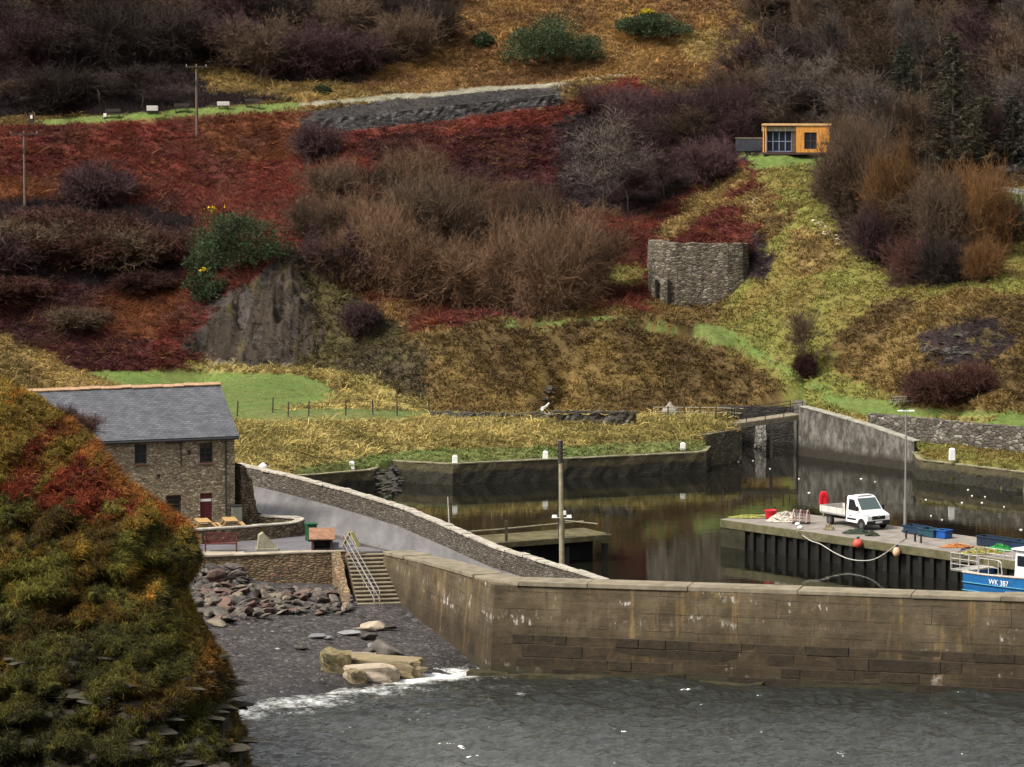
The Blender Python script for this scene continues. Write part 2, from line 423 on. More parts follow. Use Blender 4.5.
ZN = [  # palette, cover, polygon in the photograph
    ('bank', 'bank', [(-400, -400), (1500, -400), (1500, 800), (-400, 800)]),
    ('orange', 'gold', [(330, -200), (720, -200), (790, 60), (700, 84), (620, 78), (300, 108), (300, 90)]),
    ('heather', 'heather', [(-400, -300), (470, -300), (458, 45), (380, 78), (300, 100), (150, 112), (40, 117), (-400, 130)]),
    ('gold', 'gold', [(190, 62), (230, 66), (275, 80), (330, 82), (400, 86), (390, 97), (300, 101), (210, 92)]),
    ('orange', 'gold', [(440, 0), (470, 0), (470, 60), (380, 92), (350, 90), (420, 55)]),
    ('wood', 'wood', [(745, -300), (1500, -300), (1500, 175), (850, 180), (735, 155), (690, 130), (700, 90), (745, 60)]),
    ('gold', 'gold', [(675, 35), (760, 25), (770, 62), (680, 70)]),
    ('bracken', 'bracken', [(-400, 120), (40, 126), (300, 113), (300, 134), (420, 122), (560, 105), (625, 78), (700, 110), (690, 190), (620, 290), (520, 312), (440, 330), (410, 330), (300, 300), (210, 345), (190, 368), (-400, 375)]),
    ('rust', 'bracken', [(-400, 160), (60, 175), (70, 210), (0, 235), (-400, 240)]),
    ('rust', 'bracken', [(190, 120), (300, 115), (320, 150), (250, 165), (210, 150)]),
    ('dark', 'bracken', [(-400, 195), (60, 215), (185, 195), (190, 290), (140, 372), (-400, 375)]),
    ('rust', 'bracken', [(90, 290), (180, 285), (195, 320), (150, 340), (80, 320)]),
    ('heather', 'heather', [(-400, 205), (40, 200), (150, 205), (200, 225), (180, 275), (120, 285), (-400, 275)]),
    ('dark', 'bracken', [(350, 140), (600, 120), (640, 170), (600, 215), (450, 215), (370, 190)]),
    ('rust', 'bracken', [(330, 285), (390, 280), (450, 318), (410, 330), (350, 315), (310, 290)]),
    ('orange', 'gold', [(340, 300), (400, 300), (430, 325), (400, 335), (360, 322)]),
    ('bracken', 'bracken', [(400, 320), (440, 312), (480, 322), (470, 330), (410, 331)]),
    ('dark', 'wood', [(300, 230), (430, 165), (560, 170), (600, 240), (600, 300), (500, 318), (440, 300), (330, 270)]),
    ('heather', 'wood', [(560, 115), (720, 90), (760, 150), (700, 180), (640, 215), (560, 215)]),
    ('bracken', 'bracken', [(600, 265), (640, 225), (740, 158), (775, 190), (755, 250), (650, 305), (600, 310)]),
    ('gold', 'gold', [(700, 190), (740, 168), (750, 180), (725, 205), (700, 215)]),
    ('green', 'green', [(560, 280), (620, 262), (650, 262), (650, 290), (600, 300), (570, 300)]),
    ('bracken', 'bracken', [(590, 290), (655, 285), (655, 308), (600, 312)]),
    ('green', 'green', [(740, 152), (850, 150), (830, 200), (890, 270), (1100, 240), (1100, 440), (820, 420), (700, 330), (760, 270), (790, 215), (760, 190)]),
    ('gold', 'gold', [(800, 225), (850, 240), (830, 270), (790, 280)]),
    ('bank', 'bank', [(880, 300), (960, 290), (1100, 300), (1100, 420), (930, 410), (860, 380), (830, 340)]),
    ('heather', 'rock', [(915, 335), (950, 326), (1005, 320), (1014, 345), (985, 366), (925, 366)]),
    ('bank', 'bank', [(850, 330), (880, 322), (890, 360), (860, 385), (838, 372)]),
    ('heather', 'wood', [(749, 238), (766, 232), (777, 252), (768, 284), (750, 284)]),  # gap beside the kiln: its shadow painted as dark ground cover
    ('gold', 'gold', [(655, 235), (690, 200), (712, 190), (720, 205), (690, 228), (668, 240)]),
    ('gold', 'gold', [(735, 200), (760, 192), (770, 215), (750, 228), (738, 220)]),
    ('wood', 'wood', [(810, 190), (870, 150), (1010, 160), (1010, 240), (985, 285), (900, 285), (850, 250)]),
    ('field', 'turf', [(990, 190), (1100, 185), (1100, 222), (990, 225)]),
    ('field', 'turf', [(740, 151), (835, 150), (835, 168), (750, 170)]),
    ('field', 'turf', [(700, 322), (500, 316), (505, 325), (620, 322), (690, 332), (760, 364), (830, 396), (880, 418), (1100, 432), (1100, 416), (900, 408), (850, 400), (790, 368), (740, 335)]),
    ('field', 'turf', [(820, 396), (890, 398), (905, 412), (880, 420), (830, 408)]),
    ('scargreen', 'bank', [(285, 248), (335, 275), (400, 330), (430, 360), (420, 405), (330, 378), (190, 350)]),
    ('rock', 'rock', [(283, 258), (305, 300), (292, 362), (245, 368), (180, 350), (215, 305)]),
    ('shale', 'shale', [(300, 112), (420, 96), (560, 86), (562, 104), (430, 122), (330, 134), (300, 130)]),
    ('gravel', 'gravel', [(180, 110), (300, 102.5), (420, 92), (560, 82), (640, 69), (640, 72.5), (560, 86), (420, 97), (300, 107.5), (180, 114)]),
    ('field', 'turf', [(38, 120), (150, 111), (300, 102), (300, 110), (150, 119), (44, 126)]),
    ('tuft', 'gold', [(180, 360), (360, 372), (420, 400), (430, 416), (1000, 418), (720, 452), (400, 462), (330, 470), (-400, 500), (-400, 395), (330, 400), (350, 388), (300, 372), (180, 368)]),
    ('field', 'turf', [(-400, 371), (70, 371.5), (200, 371), (300, 374), (343, 390), (330, 402), (290, 408), (250, 422), (215, 424), (-400, 424)]),
    ('turf', 'turf', [(215, 414), (340, 408), (540, 415), (540, 419), (420, 420), (250, 424)]),
    ('turf', 'green', [(290, 470), (400, 450), (560, 446), (690, 440), (715, 448), (690, 456), (540, 463), (453, 470), (396, 468), (375, 480), (290, 488)]),
    ('green', 'green', [(880, 440), (1100, 440), (1100, 500), (880, 480)]),
    ('gold', 'gold', [(-400, 250), (0, 330), (120, 395), (30, 430), (-400, 430)]),
]
def zone_of(x, y, z, warp=1.0):
    u, v = project(x, y, z)
    k = warp * 3480 / np.maximum(y, 100) / 12
    u = u + (fbm(x * .35, y * .35, 31, 3) - .5) * 26 * k + (vnoise(x * 2, y * 2, 33) - .5) * 5 * k
    v = v + (fbm(x * .35, y * .35, 32, 3) - .5) * 13 * k * np.where((v > 80) & (v < 132) & (u < 640) | (v > 365), .18, 1)
    zid = np.zeros(np.shape(x), int)
    for i, (_, _, poly) in enumerate(ZN): zid[inside(poly, u, v)] = i
    return zid
PA = np.array([PAL[z[0]][0] for z in ZN]); PB = np.array([PAL[z[0]][1] for z in ZN])
KIND = np.array([COV.index(z[1]) for z in ZN])
def cover_colour(x, y, zid, mixn=None):
    m = np.clip((fbm(x * .25, y * .25, 41, 4) - .32) / .36, 0, 1)
    m = np.clip(m + (vnoise(x * 1.7, y * 1.7, 43) - .5) * .5, 0, 1)[..., None]
    return PA[zid] * (1 - m) + PB[zid] * m
zid = zone_of(GX, GY, GZ)
GC = cover_colour(GX, GY, zid)
wet = (GZ < -1)[..., None]
GC = np.where(wet, np.array((.03, .03, .022)), GC) * .85
M_LAND = m_attr('hillside_cover', .95, (1.6, 8), 0, (.55, 1.4), .12)
link('terrain', grid_mesh('terrain', GX, GY, GZ, M_LAND, None, GC), None, 'structure')

# ================================================================== WATER AND BEACH
BN = (-.71, .704)
def beach_s(x, y): return (x + 12.6) * BN[0] + (y - 161.6) * BN[1]
def beach_h(x, y):
    s = beach_s(x, y)
    return .085 * s - .004 * np.maximum(0, s - 12) ** 2 + (fbm(np.asarray(x) * .35, np.asarray(y) * .35, 51, 4) - .5) * .22 + (fbm(np.asarray(x) * 1.6, np.asarray(y) * 1.6, 52, 2) - .5) * .07
m, nt, b = new_mat('shingle')
v = obj_coord(nt, (1, 1, 1))
vo = node(nt, 'ShaderNodeTexVoronoi', Scale=7.0); L(nt, v, vo.inputs['Vector'])
sp = nt.nodes.new('ShaderNodeSeparateColor'); L(nt, vo.outputs['Color'], sp.inputs[0])
c = ramp(nt, sp.outputs[0], [(0, (.020, .0175, .017)), (.55, (.042, .037, .035)), (.9, (.075, .066, .062)), (1, (.15, .135, .125))])
c = mixc(nt, 1.0, c, ramp(nt, noise(nt, v, .45, 5, .65), [(.3, (.6, .6, .62)), (.7, (1.25, 1.2, 1.2))]), 'MULTIPLY')
geo = nt.nodes.new('ShaderNodeNewGeometry'); sz = nt.nodes.new('ShaderNodeSeparateXYZ'); L(nt, geo.outputs['Position'], sz.inputs[0])
wetf = ramp(nt, math_(nt, 'ADD', sz.outputs['Z'], math_(nt, 'MULTIPLY', noise(nt, v, .8), .3)), [(.25, (1, 1, 1)), (.55, (0, 0, 0))])
c = mixc(nt, wetf, c, mixc(nt, 1.0, c, (.5, .5, .52), 'MULTIPLY'))
L(nt, c, b.inputs['Base Color'])
L(nt, ramp(nt, wetf, [(0, (.9, .9, .9)), (1, (.35, .35, .35))]), b.inputs['Roughness'])
bump(nt, b, vo.outputs['Distance'], .8, .06)
M_SHINGLE = m
bx, by = np.meshgrid(np.arange(-30, 4, .2), np.arange(140, 193, .2))
BUMPS = []
for pu, pv, pdist, pa, pw in ((222, 590, 188.6, .55, 1.7), (212, 575, 190, .8, 1.5), (300, 600, 189.6, .25, 2.5), (255, 598, 189, .3, 1.8)):
    q = V(pu, pv, pdist); BUMPS.append((q.x, q.y, pa, pw))
def beach_f(x, y):
    z = beach_h(x, y)
    for a, b_, c, d in BUMPS: z = z + c * np.exp(-((x - a) ** 2 + (y - b_) ** 2) / d ** 2)
    return z
bz = beach_f(bx, by)
link('beach', grid_mesh('beach', bx, by, bz, M_SHINGLE), None, 'structure')

def m_water(name, deep, scale, strength, dist, rough, foam=False, ms=(1, 2.2, 1)):
    m, nt, b = new_mat(name)
    v = obj_coord(nt, ms)
    b.inputs['IOR'].default_value = 1.33; b.inputs['Specular IOR Level'].default_value = .5
    b.inputs['Roughness'].default_value = rough
    h = math_(nt, 'ADD', noise(nt, v, scale, 1.5 if foam else 4, .5), math_(nt, 'MULTIPLY', noise(nt, v, scale * (.35 if foam else 4.2), 3, .6), .8 if foam else .35))
    bump(nt, b, h, strength, dist)
    b.inputs['Base Color'].default_value = rgb(deep)
    if foam:
        a = nt.nodes.new('ShaderNodeAttribute'); a.attribute_name = 'Col'
        sx = nt.nodes.new('ShaderNodeSeparateColor'); L(nt, a.outputs['Color'], sx.inputs[0])
        n1 = noise(nt, obj_coord(nt, (1, 1, 1)), 1.1, 6, .72)
        n2 = noise(nt, obj_coord(nt, (1, 1.6, 1)), 6, 4, .7)
        f = math_(nt, 'ADD', sx.outputs[0], math_(nt, 'ADD', math_(nt, 'MULTIPLY', math_(nt, 'SUBTRACT', n1, .5), 1.5), math_(nt, 'MULTIPLY', math_(nt, 'SUBTRACT', n2, .5), .9)))
        f = math_(nt, 'MULTIPLY', f, ramp(nt, sx.outputs[0], [(.03, (0, 0, 0)), (.16, (1, 1, 1))]))
        f = ramp(nt, f, [(.36, (0, 0, 0)), (.6, (.45, .45, .45)), (.85, (1, 1, 1))])
        churn_sheen = math_(nt, 'MULTIPLY', sx.outputs[1], ramp(nt, noise(nt, obj_coord(nt, (.5, 1.2, 1)), .9, 5, .7), [(.3, (.75, .75, .75)), (.7, (1, 1, 1))]), True)
        dp = mixc(nt, churn_sheen, deep, (.26, .265, .255))       # silvery sky sheen painted into the colour, over partly churned water
        L(nt, mixc(nt, f, dp, (.72, .72, .70)), b.inputs['Base Color'])
        L(nt, ramp(nt, f, [(0, (rough,) * 3), (.6, (.8,) * 3)]), b.inputs['Roughness'])
    return m
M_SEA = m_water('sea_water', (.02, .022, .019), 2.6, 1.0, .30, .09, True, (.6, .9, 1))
M_BASIN = m_water('harbour_water', (.007, .007, .005), .35, .10, .05, .01)
# sea wall line (outer top edge)
ST0 = V(384, 551, 190.6); ST1 = V(441, 563, 180.5); ST2 = V(495, 581, 171.2); ST3 = V(1024, 597.5, 164.8)
def lerp(a, b, t): return a + (b - a) * t
ST4 = lerp(ST2, ST3, 2.2)
_c = [ST0]
for i in range(1, 9):                           # bend from the steps round to the long arm
    t = i / 8; _c.append(lerp(lerp(ST0, ST1, t), lerp(ST1, ST2, t), t))
ARM = [lerp(ST2, ST4, i / 40) for i in range(1, 41)]
SWTOP = _c + ARM
sx_ = np.concatenate([np.arange(-400, -40, 20), np.arange(-40, 50, .22), np.arange(50, 420, 20)])
sy_ = np.concatenate([np.arange(-300, 100, 20), np.arange(100, 186, .22)])
SX, SY = np.meshgrid(sx_, sy_)
def wave(x, y):
    s = np.zeros_like(x)
    rr = np.random.default_rng(3)
    for i in range(46):
        lam = .6 * 1.11 ** (i * .42); a = .0125 * lam ** .75; th = rr.normal(PI * 1.46, .45); ph = rr.uniform(0, 6.28)
        q = np.sin((x * math.cos(th) + y * math.sin(th)) * 2 * PI / lam + ph + 1.2 * vnoise(x * .2 + i, y * .2, i))
        s += a * (q + .35 * q * q)
    return s
SZ = wave(SX, SY) * (.55 + .9 * fbm(SX * .06, SY * .06, 61, 3))
bh = beach_h(SX, SY)
shoal = np.clip(-bh / .9, 0, 1)
SZ = SZ * (.25 + .75 * shoal)
foam = np.where(bh > -1.2, np.clip(1.0 - np.abs(-bh - .05) / .32, 0, 1) * .62, 0)
blob = np.exp(-(((SX + 5.2) / 4.6) ** 2 + ((SY - 170.3 - (SX + 5) * .22) / 2.4) ** 2)) * 1.05
foam = np.maximum(foam * (.55 + .8 * fbm(SX * .2, SY * .2, 65)), blob)
foam = foam + np.where(bh > -1.6, np.clip(1 - np.abs(-bh - .62) / .16, 0, 1) * .45 * fbm(SX * .3, SY * .3, 66), 0)
churn_sheen = .55 * np.clip(.0 + .9 * np.clip((162 - SY) / 14, 0, 1) * np.clip((14 - SX) / 26, .25, 1), 0, 1) * (.5 + .8 * fbm(SX * .08, SY * .2, 67, 2))  # sky sheen put into the colour, paler towards the camera and left
foamc = np.stack([foam, churn_sheen, foam], -1)
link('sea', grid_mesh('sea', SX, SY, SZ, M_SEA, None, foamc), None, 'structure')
# the harbour basin: one level sheet, behind the sea wall only
mb = MB()
bas = [(-18, 186.05), (420, 186.05), (420, 300), (-18, 300)]
mb.add([(p[0], p[1], 0) for p in bas], [(0, 1, 2, 3)])
mb.build('harbour_water', M_BASIN)['kind'] = 'structure'
# far sheet below everything
mb = MB(); mb.add([(-4000, -800, -3.2), (4000, -800, -3.2), (4000, 5000, -3.2), (-4000, 5000, -3.2)], [(0, 1, 2, 3)])
mb.build('sea_bed', m_plain('sea_bed', (.03, .03, .025), .9))['kind'] = 'structure'
# ================================================================== WALLS, ROAD, QUAYS
M_RUB_GREY = m_rubble('grey_rubble', [(.09, .078, .062), (.17, .15, .12), (.11, .09, .07), (.25, .23, .2), (.14, .115, .085)], size=.3, flat=3)
M_RUB_BROWN = m_rubble('brown_rubble', [(.12, .085, .05), (.2, .145, .085), (.1, .07, .045), (.24, .19, .125), (.15, .105, .06)], size=.3, flat=2.3)
M_RUB_OCHRE = m_rubble('ochre_rubble', [(.21, .15, .085), (.30, .21, .105), (.14, .105, .063), (.25, .14, .085), (.2, .155, .085)], size=.36, flat=3.0, joint=(.05, .04, .03))
M_RUB_SHADE = m_rubble('shade_rubble', [(.035, .03, .026), (.06, .05, .042), (.03, .026, .024), (.09, .08, .07)], size=.4, flat=2.6)
M_RUB_KILN = m_rubble('pale_grey_rubble', [(.10, .08, .052), (.18, .148, .105), (.075, .06, .042), (.27, .235, .185), (.15, .115, .07)], size=.46, flat=2.7, joint=(.035, .03, .026))
M_COPE = m_plain('coping_stone', (.36, .325, .27), .9, .35, 0, 2.2, .2, .03)
M_PALECOPE = m_plain('worn_concrete_edge', (.34, .29, .22), .9, .3, 0, 1.4, .2, .02)

def m_wallcon(name):
    """stained harbour concrete: shutter lines, brown runs, white bird lime, dark tide zone"""
    m, nt, b = new_mat(name)
    v = obj_coord(nt)
    base = ramp(nt, noise(nt, v, .55, 6, .65), [(.3, (.036, .027, .014)), (.5, (.08, .059, .032)), (.7, (.15, .115, .068))])
    run = noise(nt, obj_coord(nt, (1.6, 1.6, .09)), 1.6, 5, .7)
    c = mixc(nt, ramp(nt, run, [(.5, (0, 0, 0)), (.66, (.85, .85, .85))]), base, (.07, .048, .026))
    och = noise(nt, obj_coord(nt, (1.1, 1.1, .12)), 1.1, 4, .7)
    c = mixc(nt, ramp(nt, och, [(.56, (0, 0, 0)), (.72, (.55, .55, .55))]), c, (.30, .19, .07))
    st = noise(nt, obj_coord(nt, (.15, .15, 3.5)), 1.3, 3, .6)
    c = mixc(nt, ramp(nt, st, [(.5, (0, 0, 0)), (.62, (.5, .5, .5))]), c, (.09, .07, .045))
    lime = math_(nt, 'MULTIPLY', noise(nt, obj_coord(nt, (2.2, 2.2, .8)), 1.1, 4, .75), noise(nt, obj_coord(nt, (.25, .25, 1.6)), .9, 2, .5))
    c = mixc(nt, ramp(nt, lime, [(.36, (0, 0, 0)), (.43, (.8, .8, .8))]), c, (.55, .52, .46))
    geo = nt.nodes.new('ShaderNodeNewGeometry'); s = nt.nodes.new('ShaderNodeSeparateXYZ'); L(nt, geo.outputs['Position'], s.inputs[0])
    zz_ = math_(nt, 'ADD', s.outputs['Z'], math_(nt, 'MULTIPLY', math_(nt, 'SUBTRACT', noise(nt, v, .5, 5, .7), .5), 3.2))
    c = mixc(nt, ramp(nt, math_(nt, 'MULTIPLY', zz_, .2), [(.30, (.8, .8, .8)), (.56, (0, 0, 0))]), c, mixc(nt, 1, c, (.36, .32, .27), 'MULTIPLY'))
    bk = nt.nodes.new('ShaderNodeTexBrick'); bk.inputs['Scale'].default_value = 1; bk.inputs['Brick Width'].default_value = 3.7; bk.inputs['Row Height'].default_value = .86; bk.inputs['Mortar Size'].default_value = .022; bk.inputs['Mortar Smooth'].default_value = .3
    cmb = nt.nodes.new('ShaderNodeCombineXYZ'); L(nt, math_(nt, 'ADD', s.outputs['X'], math_(nt, 'MULTIPLY', noise(nt, v, .7, 2), .25)), cmb.inputs[0]); L(nt, math_(nt, 'ADD', s.outputs['Z'], math_(nt, 'MULTIPLY', noise(nt, v, .9, 3), .16)), cmb.inputs[1]); L(nt, cmb.outputs[0], bk.inputs['Vector'])
    jm = math_(nt, 'MULTIPLY', bk.outputs['Fac'], ramp(nt, noise(nt, v, .45, 3), [(.4, (0, 0, 0)), (.55, (.85, .85, .85))]))
    c = mixc(nt, jm, c, (.022, .016, .01))
    hb = math_(nt, 'ABSOLUTE', math_(nt, 'SUBTRACT', math_(nt, 'ADD', s.outputs['Z'], math_(nt, 'MULTIPLY', noise(nt, obj_coord(nt, (.3, .3, .3)), .5, 3), 1.6)), 3.75))
    drip = math_(nt, 'MULTIPLY', ramp(nt, hb, [(.0, (1, 1, 1)), (.32, (0, 0, 0))]), ramp(nt, noise(nt, obj_coord(nt, (2.2, 2.2, .5)), 1.0, 5, .75), [(.58, (0, 0, 0)), (.68, (.8, .8, .8))]))
    c = mixc(nt, drip, c, (.42, .38, .3))
    weed = math_(nt, 'ADD', s.outputs['Z'], math_(nt, 'MULTIPLY', noise(nt, v, 1.3, 4), .7))
    c = mixc(nt, ramp(nt, weed, [(.5, (1, 1, 1)), (1.0, (0, 0, 0))]), c, (.03, .027, .013))
    L(nt, c, b.inputs['Base Color']); b.inputs['Roughness'].default_value = .85
    bump(nt, b, math_(nt, 'ADD', noise(nt, v, 4, 6, .7), math_(nt, 'MULTIPLY', st, .6)), .7, .06)
    return m
M_SW = m_wallcon('stained_concrete')
def m_block(name):
    m, nt, b = new_mat(name)
    v = obj_coord(nt)
    a = nt.nodes.new('ShaderNodeAttribute'); a.attribute_name = 'Col'
    c = mixc(nt, 1.0, a.outputs['Color'], ramp(nt, noise(nt, v, 1.8, 6, .7), [(.3, (.5, .5, .5)), (.7, (1.4, 1.35, 1.3))]), 'MULTIPLY')
    run = noise(nt, obj_coord(nt, (1.4, 1.4, .15)), 1.5, 5, .7)
    c = mixc(nt, ramp(nt, run, [(.5, (0, 0, 0)), (.68, (.7, .7, .7))]), c, (.03, .022, .013))
    L(nt, c, b.inputs['Base Color']); b.inputs['Roughness'].default_value = .8
    bump(nt, b, noise(nt, v, 5, 6, .7), .8, .06)
    return m
M_BLOCK = m_block('sea_wall_blocks')

def perp(a, b):                                   # unit vector to the right of a->b seen from above
    d = Vector((b[0] - a[0], b[1] - a[1], 0)).normalized()
    return Vector((d.y, -d.x, 0))
def miter(pts):
    out = []
    for i in range(len(pts)):
        a = perp(pts[i - 1], pts[i]) if i else perp(pts[0], pts[1])
        c = perp(pts[i], pts[i + 1]) if i < len(pts) - 1 else a
        out.append((a + c).normalized())
    return out
def resample(pts, step):
    pts = [Vector(p) for p in pts]; out = [pts[0]]
    for a, b in zip(pts, pts[1:]):
        n = max(1, int(round((b - a).length / step)))
        out += [lerp(a, b, i / n) for i in range(1, n + 1)]
    return out
def strip_wall(mb, top, zb, th, side=1, batter=0, nz=4, rough=0, seed=0):
    """a wall along top (points carry the height of the wall head); side=+1: thickness to the left of travel"""
    M = miter(top); n = len(top); vs = []; fs = []
    rr = random.Random(seed)
    zbf = zb if callable(zb) else (lambda p: zb)
    for i, p in enumerate(top):
        z0 = zbf(p)
        for k in range(nz + 1):
            t = k / nz; z = z0 + (p.z - z0) * t
            off = M[i] * side * (batter * (1 - t)) + M[i] * rr.uniform(-rough, rough)
            vs.append((p.x + off.x, p.y + off.y, z))
        q = p - M[i] * side * th
        for k in range(nz + 1):
            t = 1 - k / nz; z = z0 + (p.z - z0) * t
            off = M[i] * rr.uniform(-rough, rough)
            vs.append((q.x + off.x, q.y + off.y, z))
    R = 2 * (nz + 1)
    for i in range(n - 1):
        for k in range(R - 1):
            fs.append((i * R + k, (i + 1) * R + k, (i + 1) * R + k + 1, i * R + k + 1))
    fs += [tuple(range(R)), tuple((n - 1) * R + k for k in range(R))[::-1]]
    mb.add(vs, fs)
def coping_run(mb, top, th, side, lmin, lmax, h, over=.06, seed=1, jz=.03):
    """single coping stones laid along a wall head"""
    rr = random.Random(seed); pts = resample(top, .1); i = 0; M = miter(pts)
    while i < len(pts) - 2:
        k = min(len(pts) - 1, i + max(2, int(rr.uniform(lmin, lmax) / .1)))
        a, b_ = pts[i], pts[k]; m = M[(i + k) // 2]; d = (b_ - a); g = .02
        c = (a + b_) / 2 - m * side * th / 2
        ux = d.normalized(); uy = Vector((0, 0, 1)).cross(ux).normalized(); uz = ux.cross(uy)
        Mx = Matrix((ux, uy, uz)).transposed()
        hh = h * rr.uniform(.8, 1.25)
        mb.box(c + Vector((0, 0, hh / 2 - .01 + rr.uniform(-jz, jz) * .4)) + m * rr.uniform(-.03, .03), (d.length - g, th + 2 * over + rr.uniform(-.05, .05), hh), M=Mx)
        i = k
# ---- sea wall
for p in SWTOP: p.z -= .2
SW = thing('sea_wall', 'long stained concrete sea wall curving from the beach steps across the harbour front', 'sea wall', (0, 0, 0))
mb = MB(); strip_wall(mb, resample(SWTOP, 1.0), -1.6, 1.5, 1, .42, 8, .015, 4)
mb.build('wall_face', M_SW, SW)
mb = MB()
M_CAP = m_plain('wall_cap', (.2, .17, .12), .9, .35, 0, 1.1, .2, .02)
cp_ = [p + Vector((0, 0, .002)) for p in SWTOP]
coping_run(mb, cp_, 1.5, 1, 3.5, 5.5, .2, .05, 3, .01)
mb.build('coping', M_CAP, SW, .03)
# lower courses of big squared blocks, standing proud along the straight arm
bl = MB(); cols = []
D2 = (ST3 - ST2); D2.z = 0; Llen = D2.length; ud = D2.normalized(); nd = perp(ST2, ST3)
rr = random.Random(5)
courses = [(-.9, -.2), (-.2, .46), (.46, .98), (.98, 1.62), (1.62, 2.1)]
for ci, (z0, z1) in enumerate(courses):
    s = .2 + (.1 * ci) + rr.uniform(0, 1); smax = Llen * 1.5
    while s < smax:
        l = rr.choice((.7, 1.1, 1.6, 2.2, 2.9)) * rr.uniform(.8, 1.25)
        if ci == 4 and s > 12 and rr.random() < .1: s += l; continue
        proud = .16 - z1 * .045 + rr.uniform(-.03, .04)
        c = ST2 + ud * (s + l / 2) + nd * (proud - .3) ; 
        M3 = Matrix((ud, Vector((0, 0, 1)).cross(ud), Vector((0, 0, 1)))).transposed()
        bl.box((c.x, c.y, (z0 + z1) / 2), (l - .022, .9, z1 - z0 - .018), M=M3)
        t = rr.random(); dk = .62 if z1 < .5 else (.85 if z1 < 1.2 else 1.0)
        col = [x * dk * (.75 + .5 * t) for x in (.042, .030, .017)]
        if z1 < .1: col = [.03, .03, .015]
        cols += [col] * 8
        s += l
o = bl.build('lower_courses', M_BLOCK, SW, .03)
a = o.data.color_attributes.new('Col', 'FLOAT_COLOR', 'POINT'); a.data.foreach_set('color', np.array([[*c, 1] for c in cols], np.float32).ravel())
mb = MB(); pl = [ST2 + ud * s + nd * (.95 + .12 * vnoise(s * 1.3, 0.5, 3)) + Vector((0, 0, -ST2.z + .12 + .16 * float(vnoise(s * 1.1, 2.5, 4)))) for s in np.arange(-1.2, 14, .4)]
strip_wall(mb, pl, -1, 1.0, 1, .25, 3, .05, 8)
mb.build('mossy_footing', m_plain('mossy_footing', (.035, .029, .012), .8, .5, 0, 3, .3, .05), SW)
# ---- hidden ground of the quay behind the sea wall, under the road
inner = [lerp(p, p, 0) for p in SWTOP]
Mi = miter(SWTOP)
back = [p - Mi[i] * 10.5 for i, p in enumerate(SWTOP)]
Kf = [(p.x - m.x * .8, p.y - m.y * .8) for p, m in zip(SWTOP, Mi)]
PAR = [road_hit(236, 481), road_hit(285, 492.3), road_hit(340, 507), road_hit(400, 525.4), road_hit(450, 547), road_hit(494, 567), road_hit(530, 578), road_hit(565, 589), road_hit(602, 600.5)]
Kpoly = [(-30.5, 195.0)] + [(-9.6, 193.3), (-7.0, 192.6)] + Kf[1:14] + [(back[18].x, back[18].y), (5.4, 179)] + [(p.x + .3, p.y + .2) for p in PAR[:7][::-1]] + [(-20, 236), (-30.5, 230)]
mb = MB(); mb.prism(Kpoly, -2.4, lambda p: road_z(p[1]) - .18)
mb.build('quay_ground', m_plain('quay_ground', (.13, .12, .105), .95, .3, 0, 1.5), None)['kind'] = 'structure'
Q2 = [(Kf[12][0], Kf[12][1])] + [Kf[i] for i in range(13, len(Kf))] + [(back[i].x, back[i].y) for i in range(len(back) - 1, 13, -1)]
mb = MB(); mb.prism(Q2, -2.4, 2.0); mb.build('quay_deck', m_plain('quay_concrete', (.22, .2, .17), .95, .3, 0, 1.2), None)['kind'] = 'structure'
# ---- road
M_ROAD, nt, b = new_mat('worn_tarmac')
v = obj_coord(nt, (1, 1, 1), (0, 0, .62))
c = ramp(nt, noise(nt, obj_coord(nt, (1.3, .12, 1), (0, 0, -.62)), 1.1, 5, .65), [(.3, (.10, .093, .093)), (.5, (.145, .136, .135)), (.7, (.2, .187, .182))])
c = mixc(nt, 1, c, ramp(nt, noise(nt, v, 6, 6, .75), [(.3, (.7, .7, .7)), (.7, (1.25, 1.25, 1.25))]), 'MULTIPLY')
pt = nt.nodes.new('ShaderNodeTexVoronoi'); pt.inputs['Scale'].default_value = .35; L(nt, v, pt.inputs['Vector']); psep = nt.nodes.new('ShaderNodeSeparateColor'); L(nt, pt.outputs['Color'], psep.inputs[0])
c = mixc(nt, ramp(nt, psep.outputs[0], [(.72, (0, 0, 0)), (.74, (.2, .2, .2))]), c, (.12, .115, .12))
L(nt, c, b.inputs['Base Color']); b.inputs['Roughness'].default_value = .75; bump(nt, b, noise(nt, v, 12, 4), .4, .01)
LE = [road_hit(248, 509.5), road_hit(285, 520.5), road_hit(325, 533.5), road_hit(357, 544), road_hit(385, 551.5), road_hit(440, 562.5), road_hit(500, 574)]
RL = [(-21.5, 228), ] + [(p.x - .15, p.y - .1) for p in PAR] + [(4.6, 174.2)] + [(_c[8].x + .6, _c[8].y + 2.4)] + [(p.x, p.y) for p in LE[::-1]] + [(-23.5, 221)]
mb = MB(); mb.add([(p[0], p[1], road_z(p[1])) for p in RL], [tuple(range(len(RL)))])
o = mb.build('road', M_ROAD); o['kind'] = 'structure'
bm = bmesh.new(); bm.from_mesh(o.data); bmesh.ops.triangulate(bm, faces=bm.faces); bm.to_mesh(o.data); bm.free()
# road margin kerb on the seaward side
mb = MB(); ke = [p + Vector((0, 0, .1)) for p in resample(LE[1:], .5)]
strip_wall(mb, ke, lambda p: p.z - .3, .16, 1, 0, 1, .004, 3)
mb.build('kerb', m_plain('kerb_stone', (.11, .10, .09), .9, .3), None)['kind'] = 'structure'
